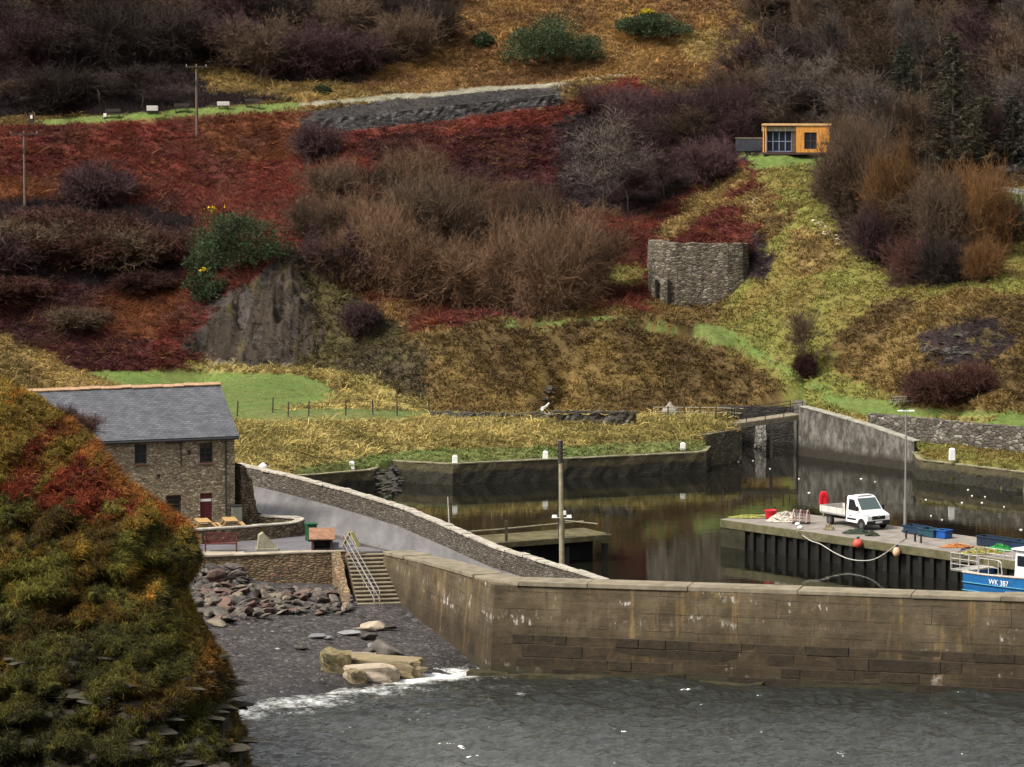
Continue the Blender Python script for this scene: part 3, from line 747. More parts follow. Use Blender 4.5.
# ---- promenade and yard
M_PROM = m_plain('dark_paving', (.125, .118, .125), .8, .25, 0, .8, .3)
pr = [zz(190, 555.5, 3.3), zz(344.5, 550.2, 3.3), zz(346, 551.8, 3.3), zz(386, 551.3, 3.3)] + [zz(u, v, 3.3) for u, v in ((360, 546), (325, 534), (300, 528), (230, 531), (170, 535), (120, 545))]
mb = MB(); mb.prism(pr, 2.4, 3.315); mb.build('promenade', M_PROM)['kind'] = 'structure'
EDGE_A, EDGE_B = Z(196, 557.2, 3.3), Z(345.5, 551.6, 3.3)
yd = [(Z(u, v + 4.6, 4.08).x - dx, Z(u, v + 4.6, 4.08).y + dy) for u, v, dx, dy in ((120, 529.5, 0, .2), (195, 526.2, 0, .2), (240, 523.3, 0, .2), (270, 521, 0, .2), (290, 519.3, .1, .2), (300, 517.6, .25, .1), (296, 512.9, .2, -.2), (280, 512, 0, -.2), (262, 511.2, 0, -.2))] + [(-17.3, 205), (-30, 202), (-30, 193)]
mb = MB(); mb.prism(yd, 2.4, 3.7); mb.build('yard', m_plain('yard_gravel', (.17, .155, .14), .9, .3, 0, 1.4, .2, .02))['kind'] = 'structure'
# retaining wall above the beach
RW = thing('retaining_wall', 'ochre stone retaining wall with pale flat edge above the beach boulders', 'retaining wall')
mb = MB(); strip_wall(mb, resample([EDGE_A, EDGE_B, EDGE_B + Vector((.35, -.7, 0))], .6), .4, .9, 1, .12, 5, .025, 6); mb.build('wall_face', M_RUB_OCHRE, RW)
mb = MB(); coping_run(mb, [EDGE_A, EDGE_B], .62, 1, 1.5, 2.6, .1, .04, 5, .008); mb.build('coping', M_PALECOPE, RW, .015)
# low yard wall with a rounded corner
yw = [(120, 529.5), (195, 526.2), (240, 523.3), (270, 521), (290, 519.3), (300, 517.6), (304.5, 515.6), (303.5, 513.9), (296, 512.9), (280, 512.0), (262, 511.2)]
YT = [Z(u, v + 4.6, 4.08) for u, v in yw]
YW = thing('yard_wall', 'low rubble wall with rounded corner round the mill house yard', 'garden wall')
mb = MB(); strip_wall(mb, resample(YT, .35), 3.0, .42, 1, .05, 4, .03, 9); mb.build('wall_face', M_RUB_BROWN, YW)
mb = MB(); coping_run(mb, YT, .42, 1, .5, .9, .09, .05, 9, .012); mb.build('coping', M_COPE, YW, .01)
# roadside parapet
M_PARA = m_rubble('parapet_rubble', [(.06, .05, .038), (.12, .10, .076), (.075, .06, .045), (.17, .15, .12), (.095, .078, .056)], size=.33, flat=3)
PT = [p + Vector((0, 0, 1.02)) for p in PAR]
RP = thing('roadside_parapet', 'long low drystone parapet with pale coping running down beside the road', 'stone wall')
mb = MB(); strip_wall(mb, resample(PT, .4), lambda p: p.z - 3.0, .42, 1, .06, 5, .035, 12); mb.build('wall_face', M_PARA, RP)
mb = MB(); coping_run(mb, PT, .42, 1, .4, .9, .11, .05, 12, .03); mb.build('coping', M_COPE, RP, .012)
# ruined stub at the house corner
SB = [Vector((-15.75, 200.2, 7.25)), Vector((-15.5, 200.35, 7.1)), Vector((-15.3, 200.5, 6.5)), Vector((-15.1, 200.6, 6.3)), Vector((-14.95, 200.75, 5.3)), Vector((-14.8, 200.9, 4.2))]
mb = MB(); strip_wall(mb, resample(SB, .25), 3.2, .8, 1, .3, 8, .13, 15)
tag(mb.build('ruined_wall_stub', M_RUB_BROWN), 'rough broken stone wall stub against the right end of the mill house', 'ruined wall')
# ---- basin quays
M_QUAY = m_wallcon('weedy_quay_stone')
def m_quay(name):
    m, nt, b = new_mat(name)
    geo = nt.nodes.new('ShaderNodeNewGeometry'); s = nt.nodes.new('ShaderNodeSeparateXYZ'); L(nt, geo.outputs['Position'], s.inputs[0])
    v = obj_coord(nt)
    z = math_(nt, 'ADD', s.outputs['Z'], math_(nt, 'MULTIPLY', math_(nt, 'SUBTRACT', noise(nt, v, .8, 5, .7), .5), .9))
    st = ramp(nt, noise(nt, v, 2.2, 6, .7), [(.3, (.042, .034, .016)), (.7, (.095, .078, .04))])
    c = mixc(nt, ramp(nt, z, [(0.0, (1, 1, 1)), (.8, (1, 1, 1)), (1.0, (0, 0, 0))]), st, ramp(nt, noise(nt, v, 3, 4), [(.3, (.012, .011, .008)), (.7, (.035, .03, .018))]))
    L(nt, c, b.inputs['Base Color']); b.inputs['Roughness'].default_value = .8
    bump(nt, b, noise(nt, obj_coord(nt, (1, 1, 2)), 3, 6, .7), .9, .1)
    return m
M_QW = m_quay('tide_stained_stone')
def quay_wall(name, label, pts, z, th=1.3, zb=-2.6):
    t = thing(name, label, 'quay wall')
    P3 = [Vector((p[0], p[1], z)) for p in pts]
    mb = MB(); strip_wall(mb, resample(P3, .6), zb, th, 1, .25, 6, .05, len(pts) + int(pts[0][1])); mb.build('wall_face', M_QW, t)
    mb = MB(); coping_run(mb, P3, .32, 1, .8, 1.6, .07, .04, 3, .01); mb.build('edge_stones', m_plain('quay_edge', (.22, .2, .12), .9, .4, 0, 1.5), t)
    return t
quay_wall('quay_wall', 'short mossy quay wall with yellow lichen edge beside the road parapet', [(QA0[0] - 2.5, QA0[1] - 1.5), QA0, QA1, (QA1[0] + .25, QA1[1] + 2.2)], 1.55)
quay_wall('quay_wall', 'long dark weedy quay wall below the golden grass across the basin', [(QB0[0] - .6, QB0[1] + 1), QB0, QB1, QB2, (ABUT0[0] + .4, ABUT0[1] - .1)], 1.5)
quay_wall('quay_wall', 'dark quay wall below the grassy terrace at the right of the basin', [(WEIR1[0] - .2, WEIR1[1] - .1), QR0, QR1, (62, 237.5), (110, 225)], 1.42)
# rubble slip between the two quays
# ---- abutment, bridge, weir wall
mb = MB(); ab = [Vector((ABUT0[0] - 3.2, ABUT0[1] - .3, 2.1)), Vector((ABUT0[0], ABUT0[1], 2.35)), Vector((ABUT1[0], ABUT1[1], 2.55)), Vector((ABUT1[0] - .2, 279, 2.6))]
strip_wall(mb, resample(ab, .6), -2.6, 1.2, 1, .15, 6, .05, 21)
tag(mb.build('bridge_abutment', m_rubble('abutment_rubble', [(.1, .085, .05), (.16, .13, .08), (.07, .06, .04), (.2, .17, .12)], size=.34, flat=2.2)), 'low mossy rubble abutment under the left end of the footbridge', 'abutment')
WT = [Vector((22.9, 282, 3.3)), Vector((22.35, 271, 3.75)), Vector((22.4, 269.4, 3.85)), Vector((24.2, 267.0, 3.55)), Vector((27, 263.2, 3.0)), Vector((30.1, 259.0, 2.2)), Vector((30.25, 259.6, 2.15))]
m, nt, b = new_mat('mottled_grey_render')
v = obj_coord(nt)
c = ramp(nt, noise(nt, obj_coord(nt, (1, 1, .5)), 1.6, 7, .75), [(.34, (.032, .028, .023)), (.48, (.08, .073, .062)), (.62, (.18, .165, .14))])
geo = nt.nodes.new('ShaderNodeNewGeometry'); sxx = nt.nodes.new('ShaderNodeSeparateXYZ'); L(nt, geo.outputs['Position'], sxx.inputs[0])
zt = math_(nt, 'ADD', sxx.outputs['Z'], math_(nt, 'MULTIPLY', noise(nt, v, .9, 4), .8))
c = mixc(nt, ramp(nt, math_(nt, 'MULTIPLY', zt, .4), [(.4, (1, 1, 1)), (.62, (0, 0, 0))]), c, (.03, .025, .018))
L(nt, c, b.inputs['Base Color']); b.inputs['Roughness'].default_value = .9; bump(nt, b, noise(nt, v, 3, 6, .7), .8, .08)
M_WEIR = m
WW = thing('wing_wall', 'tall mottled grey stone wall sloping down from the footbridge to the right quay', 'stone wall')
mb = MB(); strip_wall(mb, resample(WT, .5), -2.6, .7, 1, .1, 7, .03, 22); mb.build('wall_face', M_WEIR, WW)
mb = MB(); coping_run(mb, WT[2:6], .7, 1, .5, 1.1, .08, .03, 22, .01); mb.build('coping', m_plain('weir_coping', (.27, .26, .21), .9, .4, 0, 2), WW)
BR = thing('footbridge', 'narrow weathered timber footbridge with rails over the burn mouth', 'footbridge')
A0, A1 = Vector((16.6, 266.2, 2.72)), Vector((22.7, 270.4, 3.12))
du = (A1 - A0).normalized(); pv = Vector((-du.y, du.x, 0)).normalized()
M_TIM = m_plain('weathered_timber', (.21, .18, .125), .85, .35, 0, 3)
M_TIMD = m_plain('dark_timber', (.045, .038, .03), .85, .4, 0, 3)
mb = MB()
for i in range(26):
    p = lerp(A0, A1, (i + .5) / 26); mb.box(p + pv * .8, (.25, 1.6, .07), M=Matrix((du, pv, du.cross(pv))).transposed())
mb.build('deck', M_TIM, BR)
mb = MB()
for k in (.05, 1.55): mb.box((A0 + A1) / 2 + pv * k - Vector((0, 0, .2)), ((A1 - A0).length, .14, .34), M=Matrix((du, pv, du.cross(pv))).transposed())
mb.build('beam', M_TIM, BR)
for k in (.05, 1.55):
    mb = MB()
    for i in range(5): p = lerp(A0, A1, i / 4) + pv * k; mb.tube([p, p + Vector((0, 0, 1.0))], .04, 5)
    for h in (.5, .95): mb.tube([A0 + pv * k + Vector((0, 0, h)), A1 + pv * k + Vector((0, 0, h))], .03, 5)
    mb.build('railing', M_TIMD, BR)
mb = MB(); p = lerp(A0, A1, .56); mb.box((p.x + .1, p.y - .05, .9), (.22, .22, 4.0)); mb.build('post', M_TIMD, BR)
# pale boulder wall seen through the bridge opening
mb = MB(); strip_wall(mb, [Vector((19.3, 274.8, 2.35)), Vector((20.1, 274.2, 2.4)), Vector((20.5, 274.9, 2.2))], -2.4, .8, 1, .3, 6, .14, 31)
tag(mb.build('stone_pier', m_rubble('pale_boulders', [(.14, .125, .11), (.24, .22, .2), (.10, .09, .08)], size=.4, flat=1.3)), 'pale rough stone pier standing under the footbridge', 'stone pier')
mb = MB(); strip_wall(mb, resample([Vector((23.8, 279.2, 2.9)), Vector((16.6, 279.2, 2.9))][::-1], .7), -2.6, .8, 1, .1, 6, .08, 32)  # added wall, its dark tone stands in for shade under the bridge
tag(mb.build('burn_shade_wall', M_RUB_SHADE), 'dark stone wall added in the burn mouth to stand in for shade behind the footbridge', 'stone wall')
# path fence left of the bridge
FN = thing('path_fence', 'weathered post and rail fence along the path left of the footbridge', 'fence')
fp = [Z(u, v, 2.9) for u, v in ((652, 416.5), (668, 416.5), (684, 416.6), (700, 416.8), (716, 417), (732, 417.5), (744, 418))]
for p in fp:
    mb = MB(); mb.box(p + Vector((0, 0, .35)), (.1, .1, .95)); mb.build('post', M_TIMD, FN)
mb = MB()
for h in (.35, .72):
    for a_, b_ in zip(fp, fp[1:]): mb.tube([a_ + Vector((0, 0, h)), b_ + Vector((0, 0, h))], .045, 4)
mb.build('rail', M_TIM, FN)
M_LADE = m_rubble('lade_rubble', [(.05, .043, .036), (.09, .078, .065), (.04, .035, .03), (.15, .135, .115)], size=.45, flat=2.4, moss=(.07, .06, .025))
# lade wall at the foot of the bank
lt = [p + Vector((0, 0, random.uniform(-.28, .04))) for p in resample([Z(430, 409.5, 3.8), Z(470, 410.5, 3.8), Z(520, 411.0, 3.75), Z(555, 412, 3.7)], .7)]
mb = MB(); strip_wall(mb, resample(lt, .35), 2.2, .6, 1, .06, 4, .1, 41); tag(mb.build('lade_wall', M_LADE), 'long dark drystone wall at the foot of the brown bank', 'stone wall')
lt = [Z(556, 412.5, 3.85), Z(585, 413, 3.85), Z(612, 413.6, 3.85), Z(634, 413.5, 3.9)]
mb = MB(); strip_wall(mb, resample([p - Vector((0, 0, random.uniform(0, .25))) for p in resample(lt, .6)], .3), 2.2, .7, 1, .06, 4, .14, 42)
for i in range(26):
    p = lerp(lt[0], lt[-1], i / 25); mb.box(p + Vector((0, .3, .03)), (.55, .6, .16), M=Matrix.Rotation(random.uniform(-.4, .4), 3, 'Z') @ Matrix.Rotation(random.uniform(-.3, .3), 3, 'Y'))
tag(mb.build('lade_wall', M_LADE), 'tumbled dark wall of loose capstones right of the bank cleft', 'stone wall')
# right terrace retaining walls
rt = [Z(u, v, 3.75) for u, v in ((868, 413.5), (890, 415.5), (905, 417), (930, 419), (944, 421), (970, 423.5), (996, 425.5), (1030, 428.5), (1075, 433))]
mb = MB(); strip_wall(mb, resample(rt, .5), 1.0, .8, 1, .2, 5, .09, 51)
tag(mb.build('terrace_wall', m_rubble('terrace_rubble', [(.06, .05, .04), (.12, .105, .085), (.07, .055, .04), (.26, .24, .2), (.06, .055, .035)], size=.5, flat=1.9)), 'rough drystone terrace wall half covered by grass behind the right quay', 'stone wall')
# shale wall below the hill track
tk = [hit(u, vb) + Vector((0, -.7, .75)) for u, vb in ((302, 129), (340, 126), (380, 122), (420, 117.5), (460, 113), (500, 109), (530, 105.5), (560, 102))]
mb = MB(); strip_wall(mb, resample(tk, .45), lambda p: ground([p.x], [p.y - .9])[0] - 1.2, .9, 1, .3, 6, .1, 61)
tag(mb.build('track_wall', m_rubble('shale_stones', [(.014, .013, .014), (.03, .027, .028), (.10, .094, .094), (.018, .016, .017)], size=.6, flat=2.2)), 'dark loose stone wall holding up the hillside track', 'stone wall')

# ================================================================== BEACH STEPS
M_STEP = m_plain('step_concrete', (.21, .175, .12), .9, .25, 0, 2.5, .2, .02)
STT0, STT1 = Z(346, 552.5, 3.3), Z(386, 551.5, 3.3)          # top, left and right
STB0, STB1 = Z(359, 608.5, 1.02), Z(404, 607, 1.02)          # foot
ST = thing('beach_steps', 'concrete steps with tubular handrails leading down to the shingle beach', 'steps')
NS = 14; mb = MB(); mr = MB()
for i in range(NS):
    t0, t1 = i / NS, (i + 1) / NS; zt = 3.3 - (3.3 - .95) * (i + .5) / NS
    a, b_ = lerp(STT0, STB0, t0), lerp(STT1, STB1, t0); c_, d_ = lerp(STT0, STB0, t1), lerp(STT1, STB1, t1)
    q = [(a.x, a.y + .02), (c_.x, c_.y), (d_.x, d_.y), (b_.x, b_.y + .02)]
    mb.prism(q, .2 - .3, zt - .05)
    q2 = [(a.x + .001, a.y + .02), (c_.x + .001, c_.y - .045), (d_.x - .001, d_.y - .045), (b_.x - .001, b_.y + .02)]
    mr.prism(q2, zt - .05, zt)
mb.build('risers', m_plain('dark_riser', (.10, .075, .05), .9, .3, 0, 2.5), ST); mr.build('tread', M_STEP, ST)
so = [STT0 + Vector((-.3, .1, .05)), lerp(STT0, STB0, .5) + Vector((-.3, 0, .02)), STB0 + Vector((-.3, -.1, .0))]
mb = MB(); strip_wall(mb, resample(so, .4), -.2, .5, -1, 0, 4, .05, 71); mb.build('side_wall', M_RUB_OCHRE, ST)
M_GALV = m_plain('galvanised_tube', (.3, .285, .27), .5, .2, .4, 4)
def handrail(e0, e1):
    mb = MB(); a = lerp(STT0, STT1, e0) + Vector((0, .5, 0)); b_ = lerp(STB0, STB1, e1) + Vector((0, -.1, 0))
    for h in (.5, .95): mb.tube([a + Vector((0, .25, h * .7)), a + Vector((0, 0, h)), b_ + Vector((0, 0, h)), b_ + Vector((0, -.2, h - .15))], .024, 6)
    for t in (0, .33, .66, 1): p = lerp(a, b_, t); mb.tube([p - Vector((0, 0, .2)), p + Vector((0, 0, .95))], .022, 6)
    mb.build('handrail', M_GALV, ST)
handrail(-.08, .34); handrail(.04, .46)

# ================================================================== PIER AND JETTY
PF0 = Z(720, 519, 1.75); PF1 = Z(1024, 562, 1.75)
pd = (PF1 - PF0).normalized(); pn = Vector((-pd.y, pd.x, 0)); pn = pn if pn.y > 0 else -pn          # towards the far side
PL, PW = 34.0, 6.0
PR = thing('timber_pier', 'concrete decked pier with dark timber piled sides standing in the harbour', 'pier')
def pp(s, w, z=1.75): q = PF0 + pd * s + pn * w; return Vector((q.x, q.y, z))
mb = MB(); mb.prism([pp(0, 0), pp(PL, 0), pp(PL, PW), pp(0, PW)], 1.2, 1.75)
m, nt, b = new_mat('pier_concrete')
v = obj_coord(nt); c = ramp(nt, noise(nt, v, 1.1, 6, .65), [(.3, (.15, .13, .11)), (.7, (.28, .25, .22))])
geo = nt.nodes.new('ShaderNodeNewGeometry'); s_ = nt.nodes.new('ShaderNodeSeparateXYZ'); L(nt, geo.outputs['Normal'], s_.inputs[0])
side = ramp(nt, noise(nt, v, 1.7, 6, .7), [(.3, (.055, .05, .025)), (.55, (.11, .10, .05)), (.75, (.16, .13, .1))])
c = mixc(nt, ramp(nt, s_.outputs['Z'], [(.4, (0, 0, 0)), (.6, (1, 1, 1))]), side, c)
L(nt, c, b.inputs['Base Color']); b.inputs['Roughness'].default_value = .9; bump(nt, b, noise(nt, v, 5, 5), .6, .04)
mb.build('deck', m, PR, .05)
mb = MB(); mb.prism([pp(.06, .28), pp(PL, .28), pp(PL, PW - .4), pp(.06, PW - .4)], -2.6, 1.2)
M_PILE = m_plain('tarred_timber', (.006, .0055, .0045), .7, .5, 0, 2)
mb.build('pier_core', M_PILE, PR)
mb = MB(); mb.prism([pp(.02, .05), pp(2.2, .05), pp(2.2, PW - .1), pp(.02, PW - .1)], -2.6, 1.2)
mb.build('end_block', m_plain('weedy_concrete', (.028, .026, .015), .85, .5, 0, 1.3, .2, .05), PR)
M_FEND = m_plain('timber_fender', (.010, .009, .0065), .8, .4, 0, 2)
for i in range(30):
    mb = MB(); p = pp(2.8 + i * .95, .22, 0); mb.box((p.x, p.y, -.55), (.3, .3, 3.6), rz=math.atan2(pd.y, pd.x)); mb.build('pile', M_FEND, PR)
# jetty
JT = thing('jetty', 'old concrete topped jetty on dark piles with guard posts in the basin', 'jetty')
J0, J1 = Z(425, 548, 1.65), Z(612, 534, 1.65); jd = (J1 - J0).normalized(); jn = Vector((-jd.y, jd.x, 0))
def jp(s, w, z): q = J0 + jd * s + jn * w; return Vector((q.x, q.y, z))
JL = (J1 - J0).length; JW = 3.4
mb = MB(); mb.prism([jp(0, 0, 0), jp(JL, 0, 0), jp(JL, JW, 0), jp(0, JW, 0)], 1.28, 1.65); mb.build('deck', m_plain('mossy_deck', (.105, .09, .045), .9, .45, 0, 1.2, .2, .05), JT, .04)
for i in range(4):
    for w in (.3, JW - .4):
        mb = MB(); p = jp(JL - .35 - i * 2.75, w, 0); mb.box((p.x, p.y, -.8), (.42, .42, 3.7)); mb.build('pile', M_FEND if i else M_PILE, JT)
mb = MB(); mb.prism([jp(0, 1.3, 0), jp(JL - .6, 1.3, 0), jp(JL - .6, 2.9, 0), jp(0, 2.9, 0)], -2.5, 1.28); mb.build('jetty_core', M_PILE, JT)
for s, h in ((JL - .2, 1.15), (JL - 3.55, 1.5), (JL - 7.25, 1.25), (JL - 10.2, .9), (JL - 3.3, 1.1)):
    mb = MB(); p = jp(s, .25, 0); mb.box((p.x, p.y, 1.65 + h / 2), (.17, .17, h)); mb.build('guard_post', M_TIMD, JT)
mb = MB(); mb.tube([jp(1, 2.9, 2.0), jp(JL * .5, 2.8, 2.02), jp(JL - .3, 3.0, 2.12)], .06, 5); mb.tube([jp(JL - 2, 3, 2.3), jp(JL - .3, 1.2, 2.15)], .05, 5); mb.build('rail', m_plain('pale_rail', (.2, .185, .12), .8, .3), JT)
# ================================================================== MILL HOUSE
M_SLATE, nt, b = new_mat('blue_grey_slate')
uvn = nt.nodes.new('ShaderNodeUVMap')
br = nt.nodes.new('ShaderNodeTexBrick'); L(nt, uvn.outputs[0], br.inputs['Vector'])
br.inputs['Color1'].default_value = (.08, .083, .095, 1); br.inputs['Color2'].default_value = (.128, .131, .142, 1); br.inputs['Mortar'].default_value = (.03, .033, .042, 1)
br.inputs['Scale'].default_value = 1; br.inputs['Brick Width'].default_value = .34; br.inputs['Row Height'].default_value = .17; br.inputs['Mortar Size'].default_value = .014; br.inputs['Mortar Smooth'].default_value = .4
cc = mixc(nt, 1, br.outputs['Color'], ramp(nt, noise(nt, uvn.outputs[0], .6, 6, .7), [(.3, (.7, .7, .72)), (.7, (1.25, 1.22, 1.2))]), 'MULTIPLY')
L(nt, cc, b.inputs['Base Color']); b.inputs['Roughness'].default_value = .55; bump(nt, b, br.outputs['Fac'], -.6, .03)
M_GLASS, nt, b = new_mat('window_glass'); b.inputs['Base Color'].default_value = (.015, .018, .024, 1); b.inputs['Roughness'].default_value = .06; b.inputs['Specular IOR Level'].default_value = .6
M_FRAME = m_plain('dark_brown_frame', (.055, .032, .028), .6, .2)
M_RED = m_plain('oxblood_paint', (.085, .014, .016), .6, .2)
M_WHITE = m_plain('white_paint', (.72, .71, .68), .5, .08)
M_DARKIRON = m_plain('dark_iron', (.025, .024, .024), .6, .3)
M_RIDGE = m_plain('terracotta_ridge', (.40, .25, .155), .8, .2, 0, 3)
M_HOUSE = m_rubble('mill_rubble', [(.25, .20, .125), (.37, .3, .195), (.18, .142, .095), (.5, .43, .32), (.31, .245, .155), (.21, .18, .14)], size=.24, flat=2.2, joint=(.085, .066, .045), wide=.04)
HA = math.radians(21)
HC = Z(235, 516, 4.3)                         # right front corner at ground
HL, HD, HE = 11.1, 7.2, 4.72                  # length, depth, eaves above ground
HS = thing('mill_house', 'two storey rubble stone mill house with blue slate roof behind the red hillside', 'house', HC, HA)
# local frame: x runs left (negative) along the front from the right corner, y goes back, z up
HM = Matrix.Translation(HC) @ Matrix.Rotation(HA, 4, 'Z'); HI = HM.inverted()
hn = HM.to_3x3() @ Vector((0, -1, 0))
def hf(u, v):
    p = HI @ plane_hit(u, v, HC, hn); return p.x, p.z
op = {}
for k, (u0, v0, u1, v1) in dict(w1=(134.5, 444.5, 147, 463.5), w2=(199.5, 443, 213, 462.5), w3=(166, 495.5, 181.5, 514), door=(200, 493.5, 212.5, 524)).items():
    a = hf(u0, v0); c2 = hf(u1, v1); op[k] = [a[0], c2[0], c2[1], a[1]]
op['door'][2] = hf(206, 522.5)[1]
for k, (u0, v0, u1, v1) in dict(n1=(168.5, 443.5, 180, 462.5), h1=(187.5, 450.5, 191, 454.5), h2=(156.5, 474.5, 160.5, 479)).items():
    a = hf(u0, v0); c2 = hf(u1, v1); op[k] = [a[0], c2[0], c2[1], a[1]]
def holed_wall(mb, x0, x1, z0, z1, ops, dep, y=0):
    X = sorted({x0, x1, *[o[0] for o in ops], *[o[1] for o in ops]}); Zc = sorted({z0, z1, *[o[2] for o in ops], *[o[3] for o in ops]})
    for a, b2 in zip(X, X[1:]):
        for c2, d2 in zip(Zc, Zc[1:]):
            mx, mz = (a + b2) / 2, (c2 + d2) / 2
            if any(o[0] < mx < o[1] and o[2] < mz < o[3] for o in ops): continue
            mb.add([(a, y, c2), (b2, y, c2), (b2, y, d2), (a, y, d2)], [(0, 1, 2, 3)])
    for o in ops:
        a, b2, c2, d2 = o
        q = [(a, c2), (b2, c2), (b2, d2), (a, d2)]
        for i in range(4):
            p, r = q[i], q[(i + 1) % 4]
            mb.add([(p[0], y, p[1]), (r[0], y, r[1]), (r[0], y + dep, r[1]), (p[0], y + dep, p[1])], [(0, 1, 2, 3)])
RISE = 2.45; ry = HD / 2
mb = MB()
holed_wall(mb, -HL, 0, -.8, HE, [op[k] for k in ('w1', 'w2', 'w3', 'door', 'h1', 'h2')] + [op['n1']], .22)
for x in (0, -HL): mb.add([(x, 0, -.6), (x, HD, -.6), (x, HD, HE), (x, ry, HE + RISE), (x, 0, HE)], [(0, 1, 2, 3, 4)])
mb.add([(0, HD, -.6), (-HL, HD, -.6), (-HL, HD, HE), (0, HD, HE)], [(0, 1, 2, 3)])
for k in ('h1', 'h2', 'n1'):
    a, b2, c2, d2 = op[k]; dp = .05 if k == 'n1' else .22
    mb.add([(a - .01, dp, c2 - .01), (b2 + .01, dp, c2 - .01), (b2 + .01, dp, d2 + .01), (a - .01, dp, d2 + .01)], [(0, 1, 2, 3)])
mb.build('wall', M_HOUSE, HS)
def uvquad(mb_o, quads, name, mat, parent, th):
    """roof slope as a thin slab with uv in metres"""
    me = bpy.data.meshes.new(name); vs = []; fs = []; uvs = []
    for q in quads:
        q = [Vector(p) for p in q]; nrm = (q[1] - q[0]).cross(q[3] - q[0]).normalized(); o = len(vs)
        vs += q + [p - nrm * th for p in q]
        fs += [(o, o + 1, o + 2, o + 3), (o + 7, o + 6, o + 5, o + 4)] + [(o + i, o + 4 + i, o + 4 + (i + 1) % 4, o + (i + 1) % 4) for i in range(4)]
        w = (q[1] - q[0]).length; h = (q[3] - q[0]).length; U = [(0, 0), (w, 0), (w, h), (0, h)]
        for f in fs[-6:]: uvs += [U[(i - o) % 4] for i in f]
    me.from_pydata(vs, [], fs); me.materials.append(mat); l = me.uv_layers.new(name='UVMap')
    for i, uv_ in enumerate(uvs): l.data[i].uv = uv_
    o = bpy.data.objects.new(name, me); C.objects.link(o); o.parent = parent; return o
ov = .22; eo = .28; ez = HE - eo * RISE / ry
rf = uvquad(None, [[(-HL - ov, -eo, ez + .14), (ov, -eo, ez + .14), (ov, ry, HE + RISE + .14), (-HL - ov, ry, HE + RISE + .14)],
                   [(ov, HD + eo, ez + .14), (-HL - ov, HD + eo, ez + .14), (-HL - ov, ry, HE + RISE + .14), (ov, ry, HE + RISE + .14)]], 'roof', M_SLATE, HS, .12)
mb = MB(); x = -HL - ov
while x < ov - .05:
    w = min(.62, ov - x); mb.extrude([(-.17, .02), (0, .15), (.17, .02), (.14, -.05), (-.14, -.05)], (x, ry + random.uniform(-.02, .02), HE + RISE + .14 + random.uniform(-.025, .025)), (0, 1, 0), (0, 0, 1), (1, 0, 0), 0, w - .012); x += .62
mb.build('ridge_tiles', M_RIDGE, rf)
mb = MB(); mb.tube([(-HL - .1, -eo - .06, ez + .02), (.15, -eo - .06, ez + .02)], .075, 8); mb.build('gutter', M_DARKIRON, HS)
xd = hf(225.5, 470)[0]; mb = MB(); mb.tube([(xd, -eo - .05, ez), (xd, -.08, ez - .3), (xd, -.08, .05)], .05, 8); mb.build('downpipe', M_DARKIRON, HS)
xd = op['n1'][1] + .06; mb = MB(); mb.tube([(xd, -.05, op['n1'][3] + .1), (xd, -.05, op['n1'][2] - .15)], .04, 6); mb.box(((op['n1'][0] + op['n1'][1]) / 2, -.02, op['n1'][3] + .06), (op['n1'][1] - op['n1'][0] + .3, .1, .12)); mb.build('blocked_window_lintel', M_FRAME, HS)
M_SILL = m_plain('red_sandstone', (.17, .085, .06), .85, .25, 0, 4)
for k in ('w1', 'w2', 'w3'):
    a, b2, c2, d2 = op[k]; w, h = b2 - a, d2 - c2; f = MB(); cx, cz = (a + b2) / 2, (c2 + d2) / 2
    for s in (-1, 1): f.box((cx + s * (w / 2 - .04), .15, cz), (.08, .07, h)); f.box((cx, .15, cz + s * (h / 2 - .04)), (w - .17, .07, .08))
    f.box((cx, .15, cz), (w - .17, .065, .05)); f.box((cx, .155, cz), (.035, .05, h - .17)); f.box((cx, .156, cz + h * .25), (w - .17, .045, .03)); f.box((cx, .156, cz - h * .25), (w - .17, .045, .03))
    wo = f.build('window', M_FRAME, HS)
    g = MB(); g.box((cx, .185, cz), (w - .1, .012, h - .1)); g.build('pane', M_GLASS, wo)
    s_ = MB(); s_.box((cx, .03, c2 - .05), (w + .22, .24, .09)); s_.build('sill', M_SILL, wo)
a, b2, c2, d2 = op['door']; cx = (a + b2) / 2; w, h = b2 - a, d2 - c2
f = MB()
for i in range(5): f.box((cx - w / 2 + (i + .5) * w / 5, .12, c2 + h / 2), (w / 5 - .012, .05, h - .04))
do = f.build('door', M_RED, HS)
s_ = MB(); s_.box((cx, -.25, c2 - .24), (w + .5, .5, .42)); s_.build('door_step', M_PALECOPE, HS)
s_ = MB(); s_.box((cx, .085, c2 + h * .76), (w * .88, .014, .15)); s_.build('name_board', M_WHITE, do)
s_ = MB(); s_.tube([(cx + w * .36, .09, c2 + h * .48), (cx + w * .36, .03, c2 + h * .48), (cx + w * .24, .03, c2 + h * .48)], .014, 5); s_.build('handle', M_DARKIRON, do)

# grey meter cabinet beside the house corner
p = Z(237, 527.0, 3.7); t = thing('cabinet', 'grey green upright cabinet at the foot of the broken stone stub', 'cabinet', p, .2)
mb = MB(); mb.box((0, 0, .62), (.62, .4, 1.2)); mb.build('casing', m_plain('grey_green_paint', (.13, .13, .105), .6), t, .03)
mb = MB(); mb.box((0, -.215, .62), (.52, .02, 1.05)); mb.build('door', m_plain('grey_green_door', (.15, .15, .12), .6), t, .008)
mb = MB(); mb.box((0, 0, 1.25), (.7, .48, .06)); mb.build('top', M_DARKIRON, t, .015)

